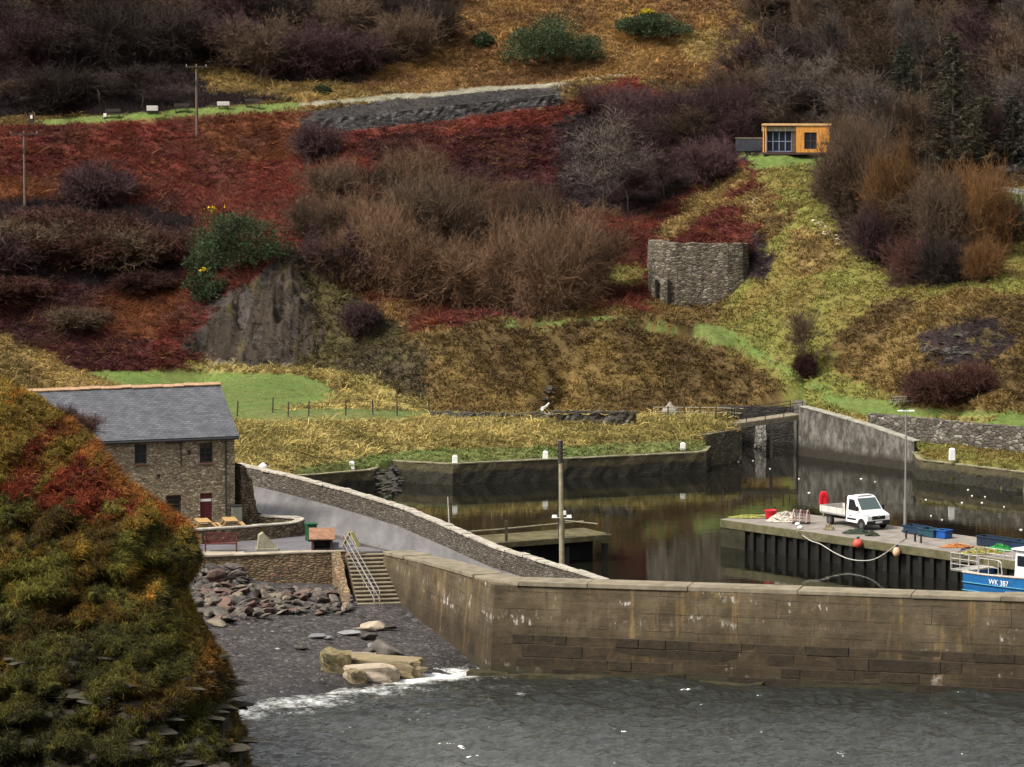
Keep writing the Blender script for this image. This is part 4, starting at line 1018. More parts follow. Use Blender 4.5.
# ================================================================== FURNITURE BY THE HOUSE
M_PINE = m_plain('oiled_pine', (.42, .26, .11), .7, .25, 0, 6)
def picnic(name, label, loc, rz, mat, group=None):
    t = thing(name, label, 'picnic table', loc, rz, group)
    mb = MB()
    for i in range(5): mb.box((0, -.3 + i * .15, .74), (1.75, .135, .045))
    mb.build('table_top', mat, t)
    for s in (-1, 1):
        mb = MB()
        for k in range(2): mb.box((0, s * (.62 + k * .14), .45), (1.75, .125, .045))
        mb.build('seat', mat, t)
    for sx in (-1, 1):
        mb = MB(); x = sx * .62
        for s in (-1, 1): mb.extrude([(s * .25, .7), (s * .35, .7), (s * .78, 0), (s * .68, 0)], (x, 0, 0), (0, 1, 0), (0, 0, 1), (1, 0, 0), -.03, .03)
        mb.box((x + .06, 0, .4), (.05, 1.5, .09)); mb.box((x + .06, 0, .69), (.05, .7, .09))
        mb.build('leg_frame', mat, t)
    return t
picnic('picnic_table', 'pale wooden picnic table right in front of the red mill door', Z(203, 533.2, 3.7), HA + 1.45, M_PINE)
picnic('picnic_table', 'pale wooden picnic table beside the grey cabinet, right of the mill door', Z(230, 532.0, 3.7), HA + 1.4, M_PINE)
picnic('picnic_table', 'dark grey picnic table alone on the grass terrace across the harbour', hit(903, 407), .35, m_plain('grey_weathered_wood', (.15, .135, .12), .85, .25, 0, 5))
# red bench
t = thing('bench', 'dark red slatted bench on the promenade below the yard wall', 'bench', Z(221, 551.5, 3.32), .05)
M_MAROON = m_plain('maroon_wood', (.095, .022, .022), .6, .25, 0, 6)
mb = MB()
for i in range(4): mb.box((0, -.22 + i * .135, .45), (1.75, .11, .035))
mb.build('seat', M_MAROON, t)
mb = MB()
for i in range(14): mb.box((-.8 + i * .123, .27 + .04, .74), (.06, .03, .44))
for z in (.55, .98): mb.box((0, .3, z), (1.75, .045, .08))
mb.build('backrest', M_MAROON, t)
for s in (-1, 1):
    mb = MB(); mb.box((s * .86, -.25, .33), (.07, .07, .66)); mb.box((s * .86, .3, .5), (.07, .07, 1.0)); mb.box((s * .86, 0, .66), (.075, .62, .05)); mb.box((s * .86, 0, .41), (.06, .5, .06)); mb.build('leg_frame', M_MAROON, t)
mb = MB(); mb.box((0, 0, .01), (2.3, 1.1, .06)); tag(mb.build('bench_slab', M_PALECOPE, None, .01, loc=Z(223, 553.0, 3.30)), 'pale concrete slab the red bench stands on', 'slab')
# tilted stone slab
t = thing('tilted_stone', 'pale tilted slab propped on a flat stone between red bench and green bin', 'stone marker', Z(266, 550, 3.31), .15)
M_SLAB = m_plain('lichened_slab', (.26, .24, .17), .9, .3, 0, 3, .2, .03)
mb = MB(); mb.box((.05, 0, .07), (1.25, .7, .14)); mb.build('base', M_SLAB, t, .03)
mb = MB(); mb.extrude([(-.5, .14), (.55, .14), (.55, .22), (-.18, 1.02), (-.42, .88)], (0, 0, 0), (1, 0, 0), (0, 0, 1), (0, 1, 0), -.28, .28); mb.build('leaning_slab', M_SLAB, t, .03)
# green wheelie bin
t = thing('wheelie_bin', 'dark green wheelie bin at the rounded corner of the yard wall', 'bin', Z(311, 541.0, 3.31), .3)
M_BIN = m_plain('green_plastic', (.012, .075, .032), .45, .15)
mb = MB(); mb.box((0, 0, .5), (.5, .55, .9), taper=1.16); mb.build('body', M_BIN, t, .04)
mb = MB(); mb.box((0, -.02, 1.0), (.64, .7, .07)); mb.tube([(-.25, .36, .98), (.25, .36, .98)], .025, 6); mb.build('lid', M_BIN, t, .03)
for s in (-1, 1):
    mb = MB(); mb.tube([(s * .22 - .03, .27, .1), (s * .22 + .03, .27, .1)], .1, 12); mb.build('wheel', M_DARKIRON, t)
# rusty roofed log box
t = thing('rusty_roofed_box', 'dark box with sloping rust brown top beside the green bin', 'storage box', Z(322, 550.3, 3.31), .06)
M_RUST = m_plain('rusty_sheet', (.23, .125, .075), .85, .35, 0, 3, .2, .02)
for s in (-1, 1):
    mb = MB(); mb.box((s * .52, 0, .34), (.14, .8, .68)); mb.build('side_panel', M_FRAME, t)
mb = MB(); mb.box((0, .3, .34), (.9, .1, .68)); mb.box((0, 0, .1), (.9, .6, .06)); mb.build('back_panel', M_DARKIRON, t)
mb = MB(); mb.extrude([(-.62, .66), (-.62, .73), (.62, 1.2), (.62, 1.13)], (0, 0, 0), (0, 1, 0), (0, 0, 1), (1, 0, 0), -.72, .72); mb.build('top', M_RUST, t, .012)
# blue-grey crate by the handrail
t = thing('fish_crate', 'small blue grey plastic crate between rusty box and handrail', 'crate', Z(334.5, 549.8, 3.31), .1)
M_CR = m_plain('blue_grey_plastic', (.2, .22, .27), .5, .2)
mb = MB(); mb.box((0, 0, .03), (.46, .4, .05))
for s in (-1, 1): mb.box((s * .22, 0, .2), (.03, .4, .36)); mb.box((0, s * .19, .2), (.41, .03, .36))
mb.build('body', M_CR, t); mb = MB(); mb.box((0, 0, .4), (.54, .48, .05)); mb.build('rim', M_CR, t, .015)
# yellow folding board
t = thing('folding_sign', 'yellow A-shaped folding board standing at the top of the beach steps', 'A-board', Z(351, 546.5, 3.31), -.35)
M_YEL = m_plain('faded_yellow', (.42, .36, .15), .6, .3, 0, 5)
for s in (-1, 1):
    mb = MB(); mb.extrude([(s * .02, .82), (s * .07, .82), (s * .5, 0), (s * .44, 0)], (0, 0, 0), (1, 0, 0), (0, 0, 1), (0, 1, 0), -.24, .24); mb.build('panel', M_YEL, t, .008)
# ================================================================== KILN, CABIN
KP = hit(676, 306); KP2 = V(748, 290, KP.y + 4.5)
t = thing('lime_kiln', 'large round fronted roofless grey stone kiln built into the hillside', 'kiln ruin', (KP.x, KP.y, KP.z))
mb = MB(); pts = []
zt = V(676, 243, KP.y).z
a0 = V(651, 243, KP.y + 1.2)
pl = [Vector((a0.x, KP.y + 7, zt - .1)), Vector((a0.x, KP.y + 2.0, zt + .1)), Vector((a0.x + .25, KP.y + 1.0, zt + .12)), Vector((a0.x + 1.0, KP.y + .25, zt)), Vector((a0.x + 2.2, KP.y, zt - .1)),
      Vector((a0.x + 4.6, KP.y + .25, zt - .05)), Vector((a0.x + 6.6, KP.y + .25, zt + .02)), Vector((a0.x + 7.9, KP.y + .7, zt + .05)), Vector((a0.x + 8.45, KP.y + 1.6, zt)), Vector((a0.x + 8.6, KP.y + 6, zt))]
PLK = [p - Vector((KP.x, KP.y, KP.z)) for p in resample(pl, .4)]
for i, p in enumerate(PLK):
    q = p + Vector((KP.x, KP.y, KP.z)); uu = 512 + 3480 * q.x / q.y; p.z = V(uu, 240 + 3.5 * min(1, (uu - 648) / 35), q.y).z - KP.z + random.uniform(-.06, .06)
strip_wall(mb, PLK, -2.5, 1.1, 1, .3, 8, .05, 81); mb.build('wall', M_RUB_KILN, t)
for du_, h in ((-.95, 1.6), (.35, 2.1)):
    mb = MB(); q = V(676, 300, KP.y); xx = {-.95: 656.5, .35: 668.5}[du_]; w = V(xx, 298, KP.y + .1)
    yy = KP.y + (.38 if du_ < 0 else -.12)
    mb.box((w.x - KP.x, yy - KP.y - .12, h / 2 + .1 + (.5 if du_ < 0 else 0)), (.22, .3, h)); mb.build('slit_opening', M_PILE, t)
# cabin
CP0 = hit(797, 153)
CZ = V(797, 152, CP0.y).z
CA = math.radians(-8)
t = thing('garden_cabin', 'flat roofed orange timber cabin with glazed veranda on the hillside', 'cabin', (CP0.x, CP0.y, CZ), CA)
M_ORW = m_plain('orange_larch', (.62, .27, .05), .6, .22, 0, 2.5)
m, nt, b = new_mat('orange_boards'); v = obj_coord(nt)
wv = node(nt, 'ShaderNodeTexWave', Scale=3.4, Distortion=.6); wv.bands_direction = 'X'; L(nt, v, wv.inputs['Vector'])
L(nt, mixc(nt, 1, ramp(nt, wv.outputs['Fac'], [(.0, (.26, .10, .02)), (.25, (.62, .27, .05)), (1, (.70, .33, .07))]), ramp(nt, noise(nt, obj_coord(nt, (3, 3, .5)), 2, 4), [(.3, (.65, .6, .55)), (.7, (1.1, 1.1, 1.1))]), 'MULTIPLY'), b.inputs['Base Color'])
M_ORB = m
cw, ch, cd = 6.2, 2.45, 3.0
mb = MB(); holed_wall(mb, 0.0, cw / 2, 0, ch, [[.75, 1.9, .3, 1.85]], .15, -cd / 2); mb.add([(cw / 2, -cd / 2, 0), (cw / 2, cd / 2, 0), (cw / 2, cd / 2, ch), (cw / 2, -cd / 2, ch)], [(0, 1, 2, 3)])
mb.add([(cw / 2, cd / 2, 0), (-cw / 2, cd / 2, 0), (-cw / 2, cd / 2, ch), (cw / 2, cd / 2, ch)], [(0, 1, 2, 3)])
mb.add([(-cw / 2, cd / 2, 0), (-cw / 2, -cd / 2 + .5, 0), (-cw / 2, -cd / 2 + .5, ch), (-cw / 2, cd / 2, ch)], [(0, 1, 2, 3)])
mb.add([(0, -cd / 2, 0), (0, -cd / 2 + .5, 0), (0, -cd / 2 + .5, ch), (0, -cd / 2, ch)], [(0, 1, 2, 3)])
mb.build('wall', M_ORB, t)
mb = MB(); mb.box((0, 0, ch + .08), (cw + .2, cd + .2, .16)); mb.build('roof', m_plain('cabin_fascia', (.45, .27, .12), .7, .2), t, .02)
mb = MB(); mb.box((0, 0, -.1), (cw, cd, .2)); mb.build('base', M_FRAME, t)
for x in (-cw / 2 + .08, -cw / 2 + .28): mb = MB(); mb.box((x, -cd / 2 + .06, ch / 2), (.12, .12, ch)); mb.build('post', M_ORW, t)
f = MB()
xs0, xs1 = -cw / 2 + .35, -.45
for x in np.linspace(xs0, xs1, 5): f.box((x, -cd / 2 + .48, 1.0), (.08, .07, 1.9))
for z in (.08, 1.0, 1.92): f.box(((xs0 + xs1) / 2, -cd / 2 + .5, z), (xs1 - xs0, .05, .07))
wo = f.build('window', m_plain('pale_blue_frame', (.2, .23, .33), .6), t)
g = MB(); g.box(((xs0 + xs1) / 2, -cd / 2 + .54, 1.0), (xs1 - xs0, .015, 1.85)); g.build('pane', M_GLASS, wo)
f = MB(); f.box(((xs0 + xs1) / 2, -cd / 2 + .3, 2.18), (xs1 - xs0 + .9, .08, .42)); f.build('valance', m_plain('pale_ivy_boards', (.34, .29, .2), .9, .6, 0, 5), t)
f = MB(); f.box((-.22, -cd / 2 + .35, 1.1), (.42, .1, 2.1)); f.build('side_panel', m_plain('dark_vine_boards', (.1, .065, .05), .9, .6, 0, 5), t)
f = MB(); 
for x in (.78, 1.325, 1.87): f.box((x, -cd / 2 + .08, 1.07), (.07, .06, 1.55))
for z in (.33, 1.07, 1.82): f.box((1.325, -cd / 2 + .09, z), (1.05, .05, .07))
wo = f.build('window', M_FRAME, t); g = MB(); g.box((1.325, -cd / 2 + .12, 1.07), (1.1, .012, 1.5)); g.build('pane', M_GLASS, wo)
t = thing('deck_screen', 'low dark boarded deck screen with pale top rail left of the orange cabin', 'screen', V(750, 151.5, CP0.y + .3), CA)
mb = MB()
for i in range(7): mb.box((0, 0, .12 + i * .16), (2.7, .05, .14))
mb.build('boards', m_plain('blue_black_boards', (.035, .04, .05), .7, .3, 0, 3), t); mb = MB(); mb.box((0, 0, 1.25), (2.8, .14, .07)); mb.build('top_rail', M_TIM, t)

# ================================================================== VAN
VP = Z(854.5, 526.0, 1.75)
t = thing('flatbed_van', 'white dropside pickup van parked on the timber pier facing the sea', 'van', VP, math.atan2(pd.y, pd.x) - .13); t.scale = (.87, .9, .9)
M_VAN = m_plain('white_van_paint', (.80, .80, .79), .3, .03, 0, 1, .5)
M_BLKPL = m_plain('black_plastic', (.018, .018, .02), .55, .2)
M_VGL, nt, b = new_mat('windscreen_glass'); b.inputs['Base Color'].default_value = (.07, .1, .1, 1); b.inputs['Roughness'].default_value = .05; b.inputs['Specular IOR Level'].default_value = .7
hw = .99
# cab: x forward; side profile
prof = [(.25, .42), (2.62, .42), (2.72, .62), (2.70, .98), (2.48, 1.12), (1.95, 1.30), (1.22, 2.14), (1.0, 2.22), (.35, 2.22), (.25, 2.1)]
mb = MB(); n = len(prof)
def inset(z): return hw - max(0, z - 1.2) * .12
vs = [(x, -inset(z), z) for x, z in prof] + [(x, inset(z), z) for x, z in prof]
mb.add(vs, [tuple(range(n))[::-1], tuple(range(n, 2 * n))] + [(i, (i + 1) % n, n + (i + 1) % n, n + i) for i in range(n)])
mb.build('cab', M_VAN, t, .05)
nx = Vector((.84, 0, .73)).normalized()
mb = MB(); 
def ws(s, k): return Vector((1.95 + (1.22 - 1.95) * s, k, 1.30 + (2.14 - 1.30) * s)) + nx * .012
mb.add([ws(.06, -.86), ws(.06, .86), ws(.93, .77), ws(.93, -.77)], [(0, 1, 2, 3)]); mb.build('windscreen', M_VGL, t)
for s in (-1, 1):
    mb = MB(); P4 = [(.55, 1.28), (1.62, 1.28), (1.12, 2.0), (.55, 2.02)]
    mb.add([(x, s * (inset(z) + .008), z) for x, z in P4], [(0, 1, 2, 3)]); mb.build('side_window', M_GLASS, t)
    mb = MB(); mb.box((.78, s * (hw + .006), .9), (.22, .02, .05)); mb.build('door_handle', M_BLKPL, t)
    mb = MB(); mb.box((.95, s * (hw + .006), .68), (1.0, .025, .12)); mb.build('side_moulding', M_BLKPL, t)
    mb = MB(); mb.box((1.72, s * (hw + .14), 1.45), (.14, .2, .32)); mb.build('mirror', M_BLKPL, t, .04)
    mb = MB(); mb.extrude([(2.70, .98), (2.52, 1.1), (2.2, 1.18), (2.3, .98)], (0, 0, 0), (1, 0, 0), (0, 0, 1), (0, 1, 0), s * (hw - .32), s * (hw + .008)); mb.build('headlight', m_plain('lamp_lens', (.45, .47, .5), .15, .1), t)
mb = MB(); mb.box((2.68, 0, .52), (.16, 2.0, .3)); mb.build('bumper', M_BLKPL, t, .05)
mb = MB(); mb.box((2.712, 0, .87), (.05, 1.15, .26)); mb.build('grille', M_BLKPL, t, .03)
mb = MB(); mb.box((2.745, 0, .96), (.02, .22, .14)); mb.build('badge', M_GALV, t, .02)
mb = MB(); mb.box((2.775, 0, .56), (.02, .56, .13)); mb.build('number_plate', m_plain('plate', (.62, .62, .6), .4, .05), t)
mb = MB(); mb.box((-1.0, 0, .55), (3.4, .8, .16)); mb.build('chassis', M_BLKPL, t)
bed = MB(); bed.box((-1.25, 0, .80), (2.9, 2.0, .1)); bd = bed.build('load_bed', M_GALV, t)
M_DROP = m_plain('pale_dropside', (.52, .5, .45), .55, .12, 0, 3)
for s in (-1, 1):
    mb = MB(); mb.box((-1.25, s * .98, 1.06), (2.9, .05, .42)); 
    for x in (-2.5, -1.65, -.8, -.05): mb.box((x, s * 1.01, 1.06), (.06, .04, .42))
    mb.build('dropside', M_DROP, t)
mb = MB(); mb.box((-2.68, 0, 1.06), (.05, 1.9, .42)); mb.build('tailboard', M_DROP, t)
mb = MB(); mb.box((.16, 0, 1.5), (.06, 1.9, 1.3)); mb.build('headboard', M_BLKPL, t)
mb = MB(); mb.box((.9, 0, 2.25), (.5, 1.2, .06)); mb.build('roof_bar', M_VAN, t, .02)
M_TYRE = m_plain('tyre_rubber', (.015, .015, .015), .85, .2); M_HUB = m_plain('wheel_hub', (.12, .12, .12), .5, .2, .5)
for x in (2.05, -1.6):
    for s in (-1, 1):
        mb = MB(); mb.tube([(x, s * .78, .34), (x, s * 1.0, .34)], .34, 18); wo = mb.build('wheel', M_TYRE, t, .04)
        mb = MB(); mb.tube([(x, s * .99, .34), (x, s * 1.012, .34)], .19, 14); mb.build('rim', M_HUB, wo)
    if x > 0:
        for s in (-1, 1): mb = MB(); mb.extrude([(x + .46 * math.cos(a), .34 + .46 * math.sin(a)) for a in np.linspace(-.1, PI + .1, 12)], (0, 0, 0), (1, 0, 0), (0, 0, 1), (0, 1, 0), s * .8, s * (hw + .004)); mb.build('wheel_arch', M_BLKPL, t)
    else:
        for s in (-1, 1): mb = MB(); mb.box((x, s * .9, .72), (.95, .3, .04)); mb.build('mudguard', M_BLKPL, t)
# ================================================================== BOAT
bo = Z(963, 590, .12)
BA = math.atan2(pd.y, pd.x) + .02
t = thing('fishing_boat', 'blue fishing boat with white wheelhouse and grey stern rails beside the pier', 'boat', (bo.x, bo.y, 0), BA)
M_BLUE = m_plain('blue_gloss', (.015, .11, .29), .35, .18, 0, 2, .5); M_TEAL = m_plain('teal_antifoul', (.03, .2, .16), .6, .3, 0, 2)
M_RAIL = m_plain('grey_rail_paint', (.42, .40, .37), .5, .2, .2, 4)
LB, BB = 10.0, 3.1                    # near (starboard) side runs along y=0 to y=+BB; stern at x=0
secs = []
for i in range(13):
    s = i / 12; x = s * LB
    hb = BB / 2 * (1 - max(0, (s - .55) / .45) ** 2.2); sh = 1.18 + .75 * s ** 2.2
    secs.append([(x, BB / 2 - hb * k, z) for k, z in ((.0, -.5), (.75, -.35), (.96, .12), (1.0, .4), (1.02, sh))] + [(x, BB / 2 + hb * k, z) for k, z in ((1.02, sh), (1.0, .4), (.96, .12), (.75, -.35), (.0, -.5))])
def loft(a, b_, name, mat, parent):
    mb = MB(); R = b_ - a
    for side in (0, 1):
        vs = [sec[(a + k) if side == 0 else (9 - a - k)] for sec in secs for k in range(R)]
        fs = [(i * R + k, (i + 1) * R + k, (i + 1) * R + k + 1, i * R + k + 1) for i in range(12) for k in range(R - 1)]
        mb.add(vs, fs)
    s0 = secs[0]; q = [s0[k] for k in range(a, b_)] + [s0[9 - k] for k in range(b_ - 1, a - 1, -1)]
    mb.add(q, [tuple(range(len(q)))])
    return mb.build(name, mat, parent)
hu = loft(2, 5, 'hull', M_BLUE, t); loft(0, 3, 'hull_bottom', M_TEAL, t)
mb = MB(); R = [(sec[4][0], sec[4][1] + .08, .8) for sec in secs[:12]]; Lr = [(sec[5][0], sec[5][1] - .08, .8) for sec in secs[:12]]
mb.add(R + Lr, [(i, i + 1, 12 + i + 1, 12 + i) for i in range(11)]); mb.build('deck', m_plain('boat_deck', (.24, .21, .18), .8, .3), t)
for side, nm in ((4, -1), (5, 1)):
    mb = MB(); mb.tube([(sec[side][0], sec[side][1], sec[side][2]) for sec in secs], .065, 6); mb.build('gunwale', m_plain('weathered_gunwale', (.42, .35, .3), .7, .3, 0, 3), t)
mb = MB()
for z in (.16, .62): mb.tube([(sec[4][0] + .0, sec[4][1] - .045, z * (1 + .4 * (i / 12) ** 2)) for i, sec in enumerate(secs[:9])], .035, 5)
mb.build('rubbing_strake', m_plain('strake', (.06, .25, .38), .6, .2), t)
def rail_panel(mb, x0, x1, y0, y1, z0, z1, nv, nh):
    for i in range(nv + 1): k = i / nv; mb.tube([(x0 + (x1 - x0) * k, y0 + (y1 - y0) * k, z0), (x0 + (x1 - x0) * k, y0 + (y1 - y0) * k, z1)], .03, 5)
    for j in range(nh + 1): z = z0 + (z1 - z0) * j / nh; mb.tube([(x0, y0, z), (x1, y1, z)], .026, 5)
mb = MB(); rail_panel(mb, -.95, -.95, .1, BB - .1, 1.25, 2.2, 4, 3); rail_panel(mb, -.95, 1.1, .02, .02, 1.25, 2.2, 3, 3); rail_panel(mb, -.95, 1.1, BB - .02, BB - .02, 1.25, 2.2, 3, 3); mb.build('stern_platform_rail', M_RAIL, t)
mb = MB(); mb.box((-.45, BB / 2, 1.2), (1.1, BB - .1, .08)); mb.build('stern_platform', M_RAIL, t)
mb = MB(); rail_panel(mb, 1.15, 2.6, .03, .03, 1.2, 2.1, 2, 2); mb.tube([(2.6, .03, 2.1), (2.8, .03, 2.0), (2.9, .03, 1.2)], .035, 6); mb.build('side_rail', M_RAIL, t)
wx0, wx1, wy0, wy1, wz0, wz1 = 3.35, 5.7, .5, BB - .5, .8, 2.75
mb = MB(); mb.box(((wx0 + wx1) / 2, BB / 2, (wz0 + wz1) / 2), (wx1 - wx0, wy1 - wy0, wz1 - wz0), taper=.94); wh = mb.build('wheelhouse', M_WHITE, t, .04)
mb = MB(); mb.box(((wx0 + wx1) / 2, BB / 2, wz1 + .05), (wx1 - wx0 + .3, wy1 - wy0 + .2, .1)); mb.build('roof', M_WHITE, wh, .03)
for x in (wx0 + .5, wx0 + 1.3): mb = MB(); mb.box((x, wy0 + .045, 2.15), (.55, .05, .6)); mb.build('window', M_GLASS, wh)
mb = MB(); mb.box((wx0 + .045, BB / 2, 1.9), (.05, .7, .9)); mb.build('window', M_GLASS, wh)
mb = MB(); mb.tube([(wx0 + .8, BB / 2, wz1), (wx0 + .8, BB / 2, wz1 + 1.9)], .045, 6); mb.tube([(wx0 + .8, BB / 2 - .6, wz1 + 1.2), (wx0 + .8, BB / 2 + .6, wz1 + 1.2)], .03, 5); mb.build('mast', M_RAIL, t)
# registration on the bow side
tx = bpy.data.curves.new('lettering', 'FONT'); tx.body = 'WK 387'; tx.size = .42; tx.extrude = .006; tx.align_x = 'CENTER'
M_LET = m_plain('white_letters', (.8, .8, .8), .5, .03)
tx.materials.append(M_LET); to = bpy.data.objects.new('lettering', tx); C.objects.link(to)
bpy.context.view_layer.update()
me = bpy.data.meshes.new_from_object(to.evaluated_get(bpy.context.evaluated_depsgraph_get())); bpy.data.objects.remove(to)
lo = link('registration_number', me, hu)
lo.location = (2.7, -.06, .7); lo.rotation_euler = (PI / 2, 0, 0)

# ================================================================== THINGS ON THE PIER
M_NAVY = m_plain('navy_plastic', (.012, .03, .06), .5, .3); M_BRBLUE = m_plain('bright_blue_plastic', (.012, .07, .27), .45, .2)
def bin_box(name, label, s, w, dims, mat, rz=0, cat='fish bin'):
    t = thing(name, label, cat, pp(s, w, 1.752), math.atan2(pd.y, pd.x) + rz)
    lx, ly, lz = dims; mb = MB()
    mb.box((0, 0, .06), (lx - .06, ly - .06, .1))
    for k in (-1, 1): mb.box((k * (lx / 2 - .03), 0, lz / 2 + .04), (.06, ly, lz)); mb.box((0, k * (ly / 2 - .03), lz / 2 + .04), (lx - .12, .06, lz))
    mb.build('body', mat, t)
    mb = MB()
    for k in (-1, 1): mb.box((k * lx / 2, 0, lz + .06), (.1, ly + .1, .07)); mb.box((0, k * ly / 2, lz + .06), (lx - .1, .1, .07))
    mb.build('rim', mat, t)
    for k in (-1, 1): mb = MB(); mb.box((k * lx * .3, 0, .0 + .02), (.14, ly, .05)); mb.build('skid', mat, t)
    return t
def pier_sw(u, v):
    q = Z(u, v, 1.75) - PF0; return q.dot(pd), q.dot(pn)
for (u, v, d, mat, lab) in ((917, 534, (1.6, .8, .42), M_NAVY, 'dark navy fish bin nearest the lamp post on the pier'), (930, 536.5, (1.4, .8, .4), m_plain('dark_teal_plastic', (.015, .05, .07), .5, .3), 'dark teal fish bin in the middle of the pier row'),
                            (943.5, 538, (.8, .7, .42), M_BRBLUE, 'bright blue fish bin at the right end of the pier row')):
    s, w = pier_sw(u, v); bin_box('fish_bin', lab, s, w, d, mat, random.uniform(-.1, .1))
s, w = pier_sw(1000, 547.5); bin_box('fish_bin', 'long dark blue black bin on the far pier edge behind the boat', s, w, (3.0, .8, .5), m_plain('blue_black_plastic', (.012, .022, .04), .5, .3))
s, w = pier_sw(1027, 552); bin_box('fish_bin', 'dark blue bin cut off by the right edge beside the boat wheelhouse', s, w, (1.8, .8, .55), M_NAVY)
# tangled nets, ropes
def heap(name, label, cat, u, v, rx, ry_, h, mat, seed, strands=40, rad=.03, z=1.77):
    rr = random.Random(seed); p = Z(u, v, z); mb = MB()
    for i in range(strands):
        a = rr.uniform(0, 6.28); q = []
        r0 = rr.random() ** .5
        for k in range(6):
            a += rr.uniform(-1.1, 1.1); r0 = min(1, max(0, r0 + rr.uniform(-.3, .3)))
            q.append((rx * r0 * math.cos(a), ry_ * r0 * math.sin(a), max(.02, h * (1 - r0 ** 2) * rr.uniform(.3, 1.05))))
        mb.tube(q, rad, 4)
    return tag(mb.build(name, mat, loc=p), label, cat)
heap('fishing_net', 'pale white net heap beside the creel on the pier end', 'net', 784, 521, 1.1, .7, .6, m_plain('pale_net', (.55, .5, .42), .9, .3, 0, 4), 1, 90, .035)
heap('fishing_net', 'bright green rope heap on the pier above the blue boat', 'rope heap', 1000, 550.5, .8, .5, .4, m_plain('green_rope', (.03, .25, .05), .7, .3, 0, 4), 2, 60, .035)
heap('rope_heap', 'yellow olive rope heap tangled on the pier edge by the boat', 'rope heap', 981, 553, 1.3, .6, .35, m_plain('yellow_rope', (.27, .24, .05), .7, .4, 0, 4), 3, 60, .03)
heap('rope_heap', 'dark purple rope heap between orange and yellow ropes', 'rope heap', 968, 552.5, .6, .5, .35, m_plain('dark_rope', (.05, .04, .06), .8, .4, 0, 4), 4, 50, .03)
heap('rope_heap', 'orange rope coil on the pier edge left of the yellow rope', 'rope heap', 957, 547, 1.0, .35, .22, m_plain('orange_rope', (.4, .15, .04), .7, .2, 0, 4), 5, 45, .03)
heap('rope_heap', 'dark green rope heap on the pier under the van front', 'rope heap', 857, 533.2, .9, .4, .3, m_plain('dark_green_rope', (.03, .045, .03), .8, .4, 0, 4), 6, 60, .035)
heap('rope_heap', 'dark olive rope lump at the pier edge below the van bumper', 'rope heap', 872, 535.5, .45, .3, .28, m_plain('olive_rope', (.04, .045, .025), .8, .4, 0, 4), 7, 40, .035)
heap('rope_heap', 'small tan rope lump on the pier edge below the rear wheel', 'rope heap', 829, 529.5, .35, .25, .4, m_plain('tan_rope', (.24, .2, .12), .8, .4, 0, 4), 8, 30, .035)
heap('rope_heap', 'mossy yellow green rope litter on the far left pier corner', 'rope heap', 750, 517.5, 1.4, .5, .18, m_plain('mossy_rope', (.22, .22, .05), .8, .4, 0, 4), 9, 40, .03)
# creel with pinkish hoops
p = Z(801, 523.5, 1.755); t = thing('lobster_creel', 'hooped lobster creel with pink frame beside the pale net', 'creel', p, math.atan2(pd.y, pd.x) + .5)
M_PINK = m_plain('pink_hoop', (.5, .3, .28), .6, .2)
for x in (-.45, 0, .45):
    mb = MB(); mb.tube([(x, .38 * math.cos(a), .12 + .75 * math.sin(a)) for a in np.linspace(0, PI, 10)], .035, 6); mb.build('hoop', M_PINK, t)
mb = MB(); mb.box((0, 0, .06), (1.0, .76, .06)); mb.build('base', M_DARKIRON, t)
mb = MB()
for a in np.linspace(.15, PI - .15, 11): mb.tube([(-.45, .36 * math.cos(a), .12 + .73 * math.sin(a)), (.45, .36 * math.cos(a + .1), .12 + .73 * math.sin(a + .1))], .014, 4)
for x in np.linspace(-.4, .4, 9): mb.tube([(x, .36 * math.cos(a), .12 + .73 * math.sin(a)) for a in np.linspace(0, PI, 8)], .012, 4)
mb.build('netting', m_plain('dark_creel_net', (.12, .09, .08), .9, .4, 0, 4), t)
# red fuel tub
p = Z(771, 519, 1.755); t = thing('red_tub', 'red plastic tub at the left end of the pier clutter', 'tub', p)
M_REDPL = m_plain('red_plastic', (.55, .015, .03), .45, .15)
mb = MB(); mb.lathe([(.3, 0), (.36, .12), (.38, .5), (.42, .54), (.42, .58), (.36, .57), (.33, .1)], n=16); mb.build('body', M_REDPL, t, smooth=True)
mb = MB(); mb.tube([(-.4, 0, .5), (-.25, 0, .74), (.25, 0, .74), (.4, 0, .5)], .025, 6); mb.build('handle', M_DARKIRON, t)
# white floats trailing over the edge
for i, (u, v) in enumerate(((797.5, 526), (800, 529.5), (803, 532))):
    p = Z(u, v, 1.75 if i < 2 else 1.5); mb = MB(); mb.ball((0, 0, .12), .14, (1.25, 1, .9)); tag(mb.build('net_float', M_WHITE, loc=p, smooth=True), 'small white net float trailing over the pier edge below the creel', 'float', 'white net floats below the creel')
def life_housing(label, p, rz):
    t = thing('lifebuoy_housing', label, 'lifebuoy housing', p, rz)
    mb = MB(); mb.tube([(0, .06, 0), (0, .06, 1.2)], .045, 8); mb.build('post', M_GALV, t)
    mb = MB(); vs = []
    out = [(.30 * math.copysign(abs(math.cos(a)) ** .7, math.cos(a)), 1.12 + .56 * math.copysign(abs(math.sin(a)) ** .8, math.sin(a))) for a in np.linspace(0, 2 * PI, 24, endpoint=False)]
    mb.extrude(out, (0, 0, 0), (1, 0, 0), (0, 0, 1), (0, 1, 0), -.14, .06); mb.build('case', m_plain('red_grp', (.62, .012, .025), .35, .1, 0, 2, .5), t, .05)
    mb = MB()
    ring = [(.17 * math.cos(a), -.16, 1.14 + .3 * math.sin(a)) for a in np.linspace(0, 2 * PI, 18)]
    mb.tube(ring, .025, 5); mb.build('moulded_ring', m_plain('darker_red', (.4, .01, .02), .4, .1), t)
life_housing('red lifebuoy housing on a post behind the tail of the white van', Z(823.5, 517.5, 1.75), .1)
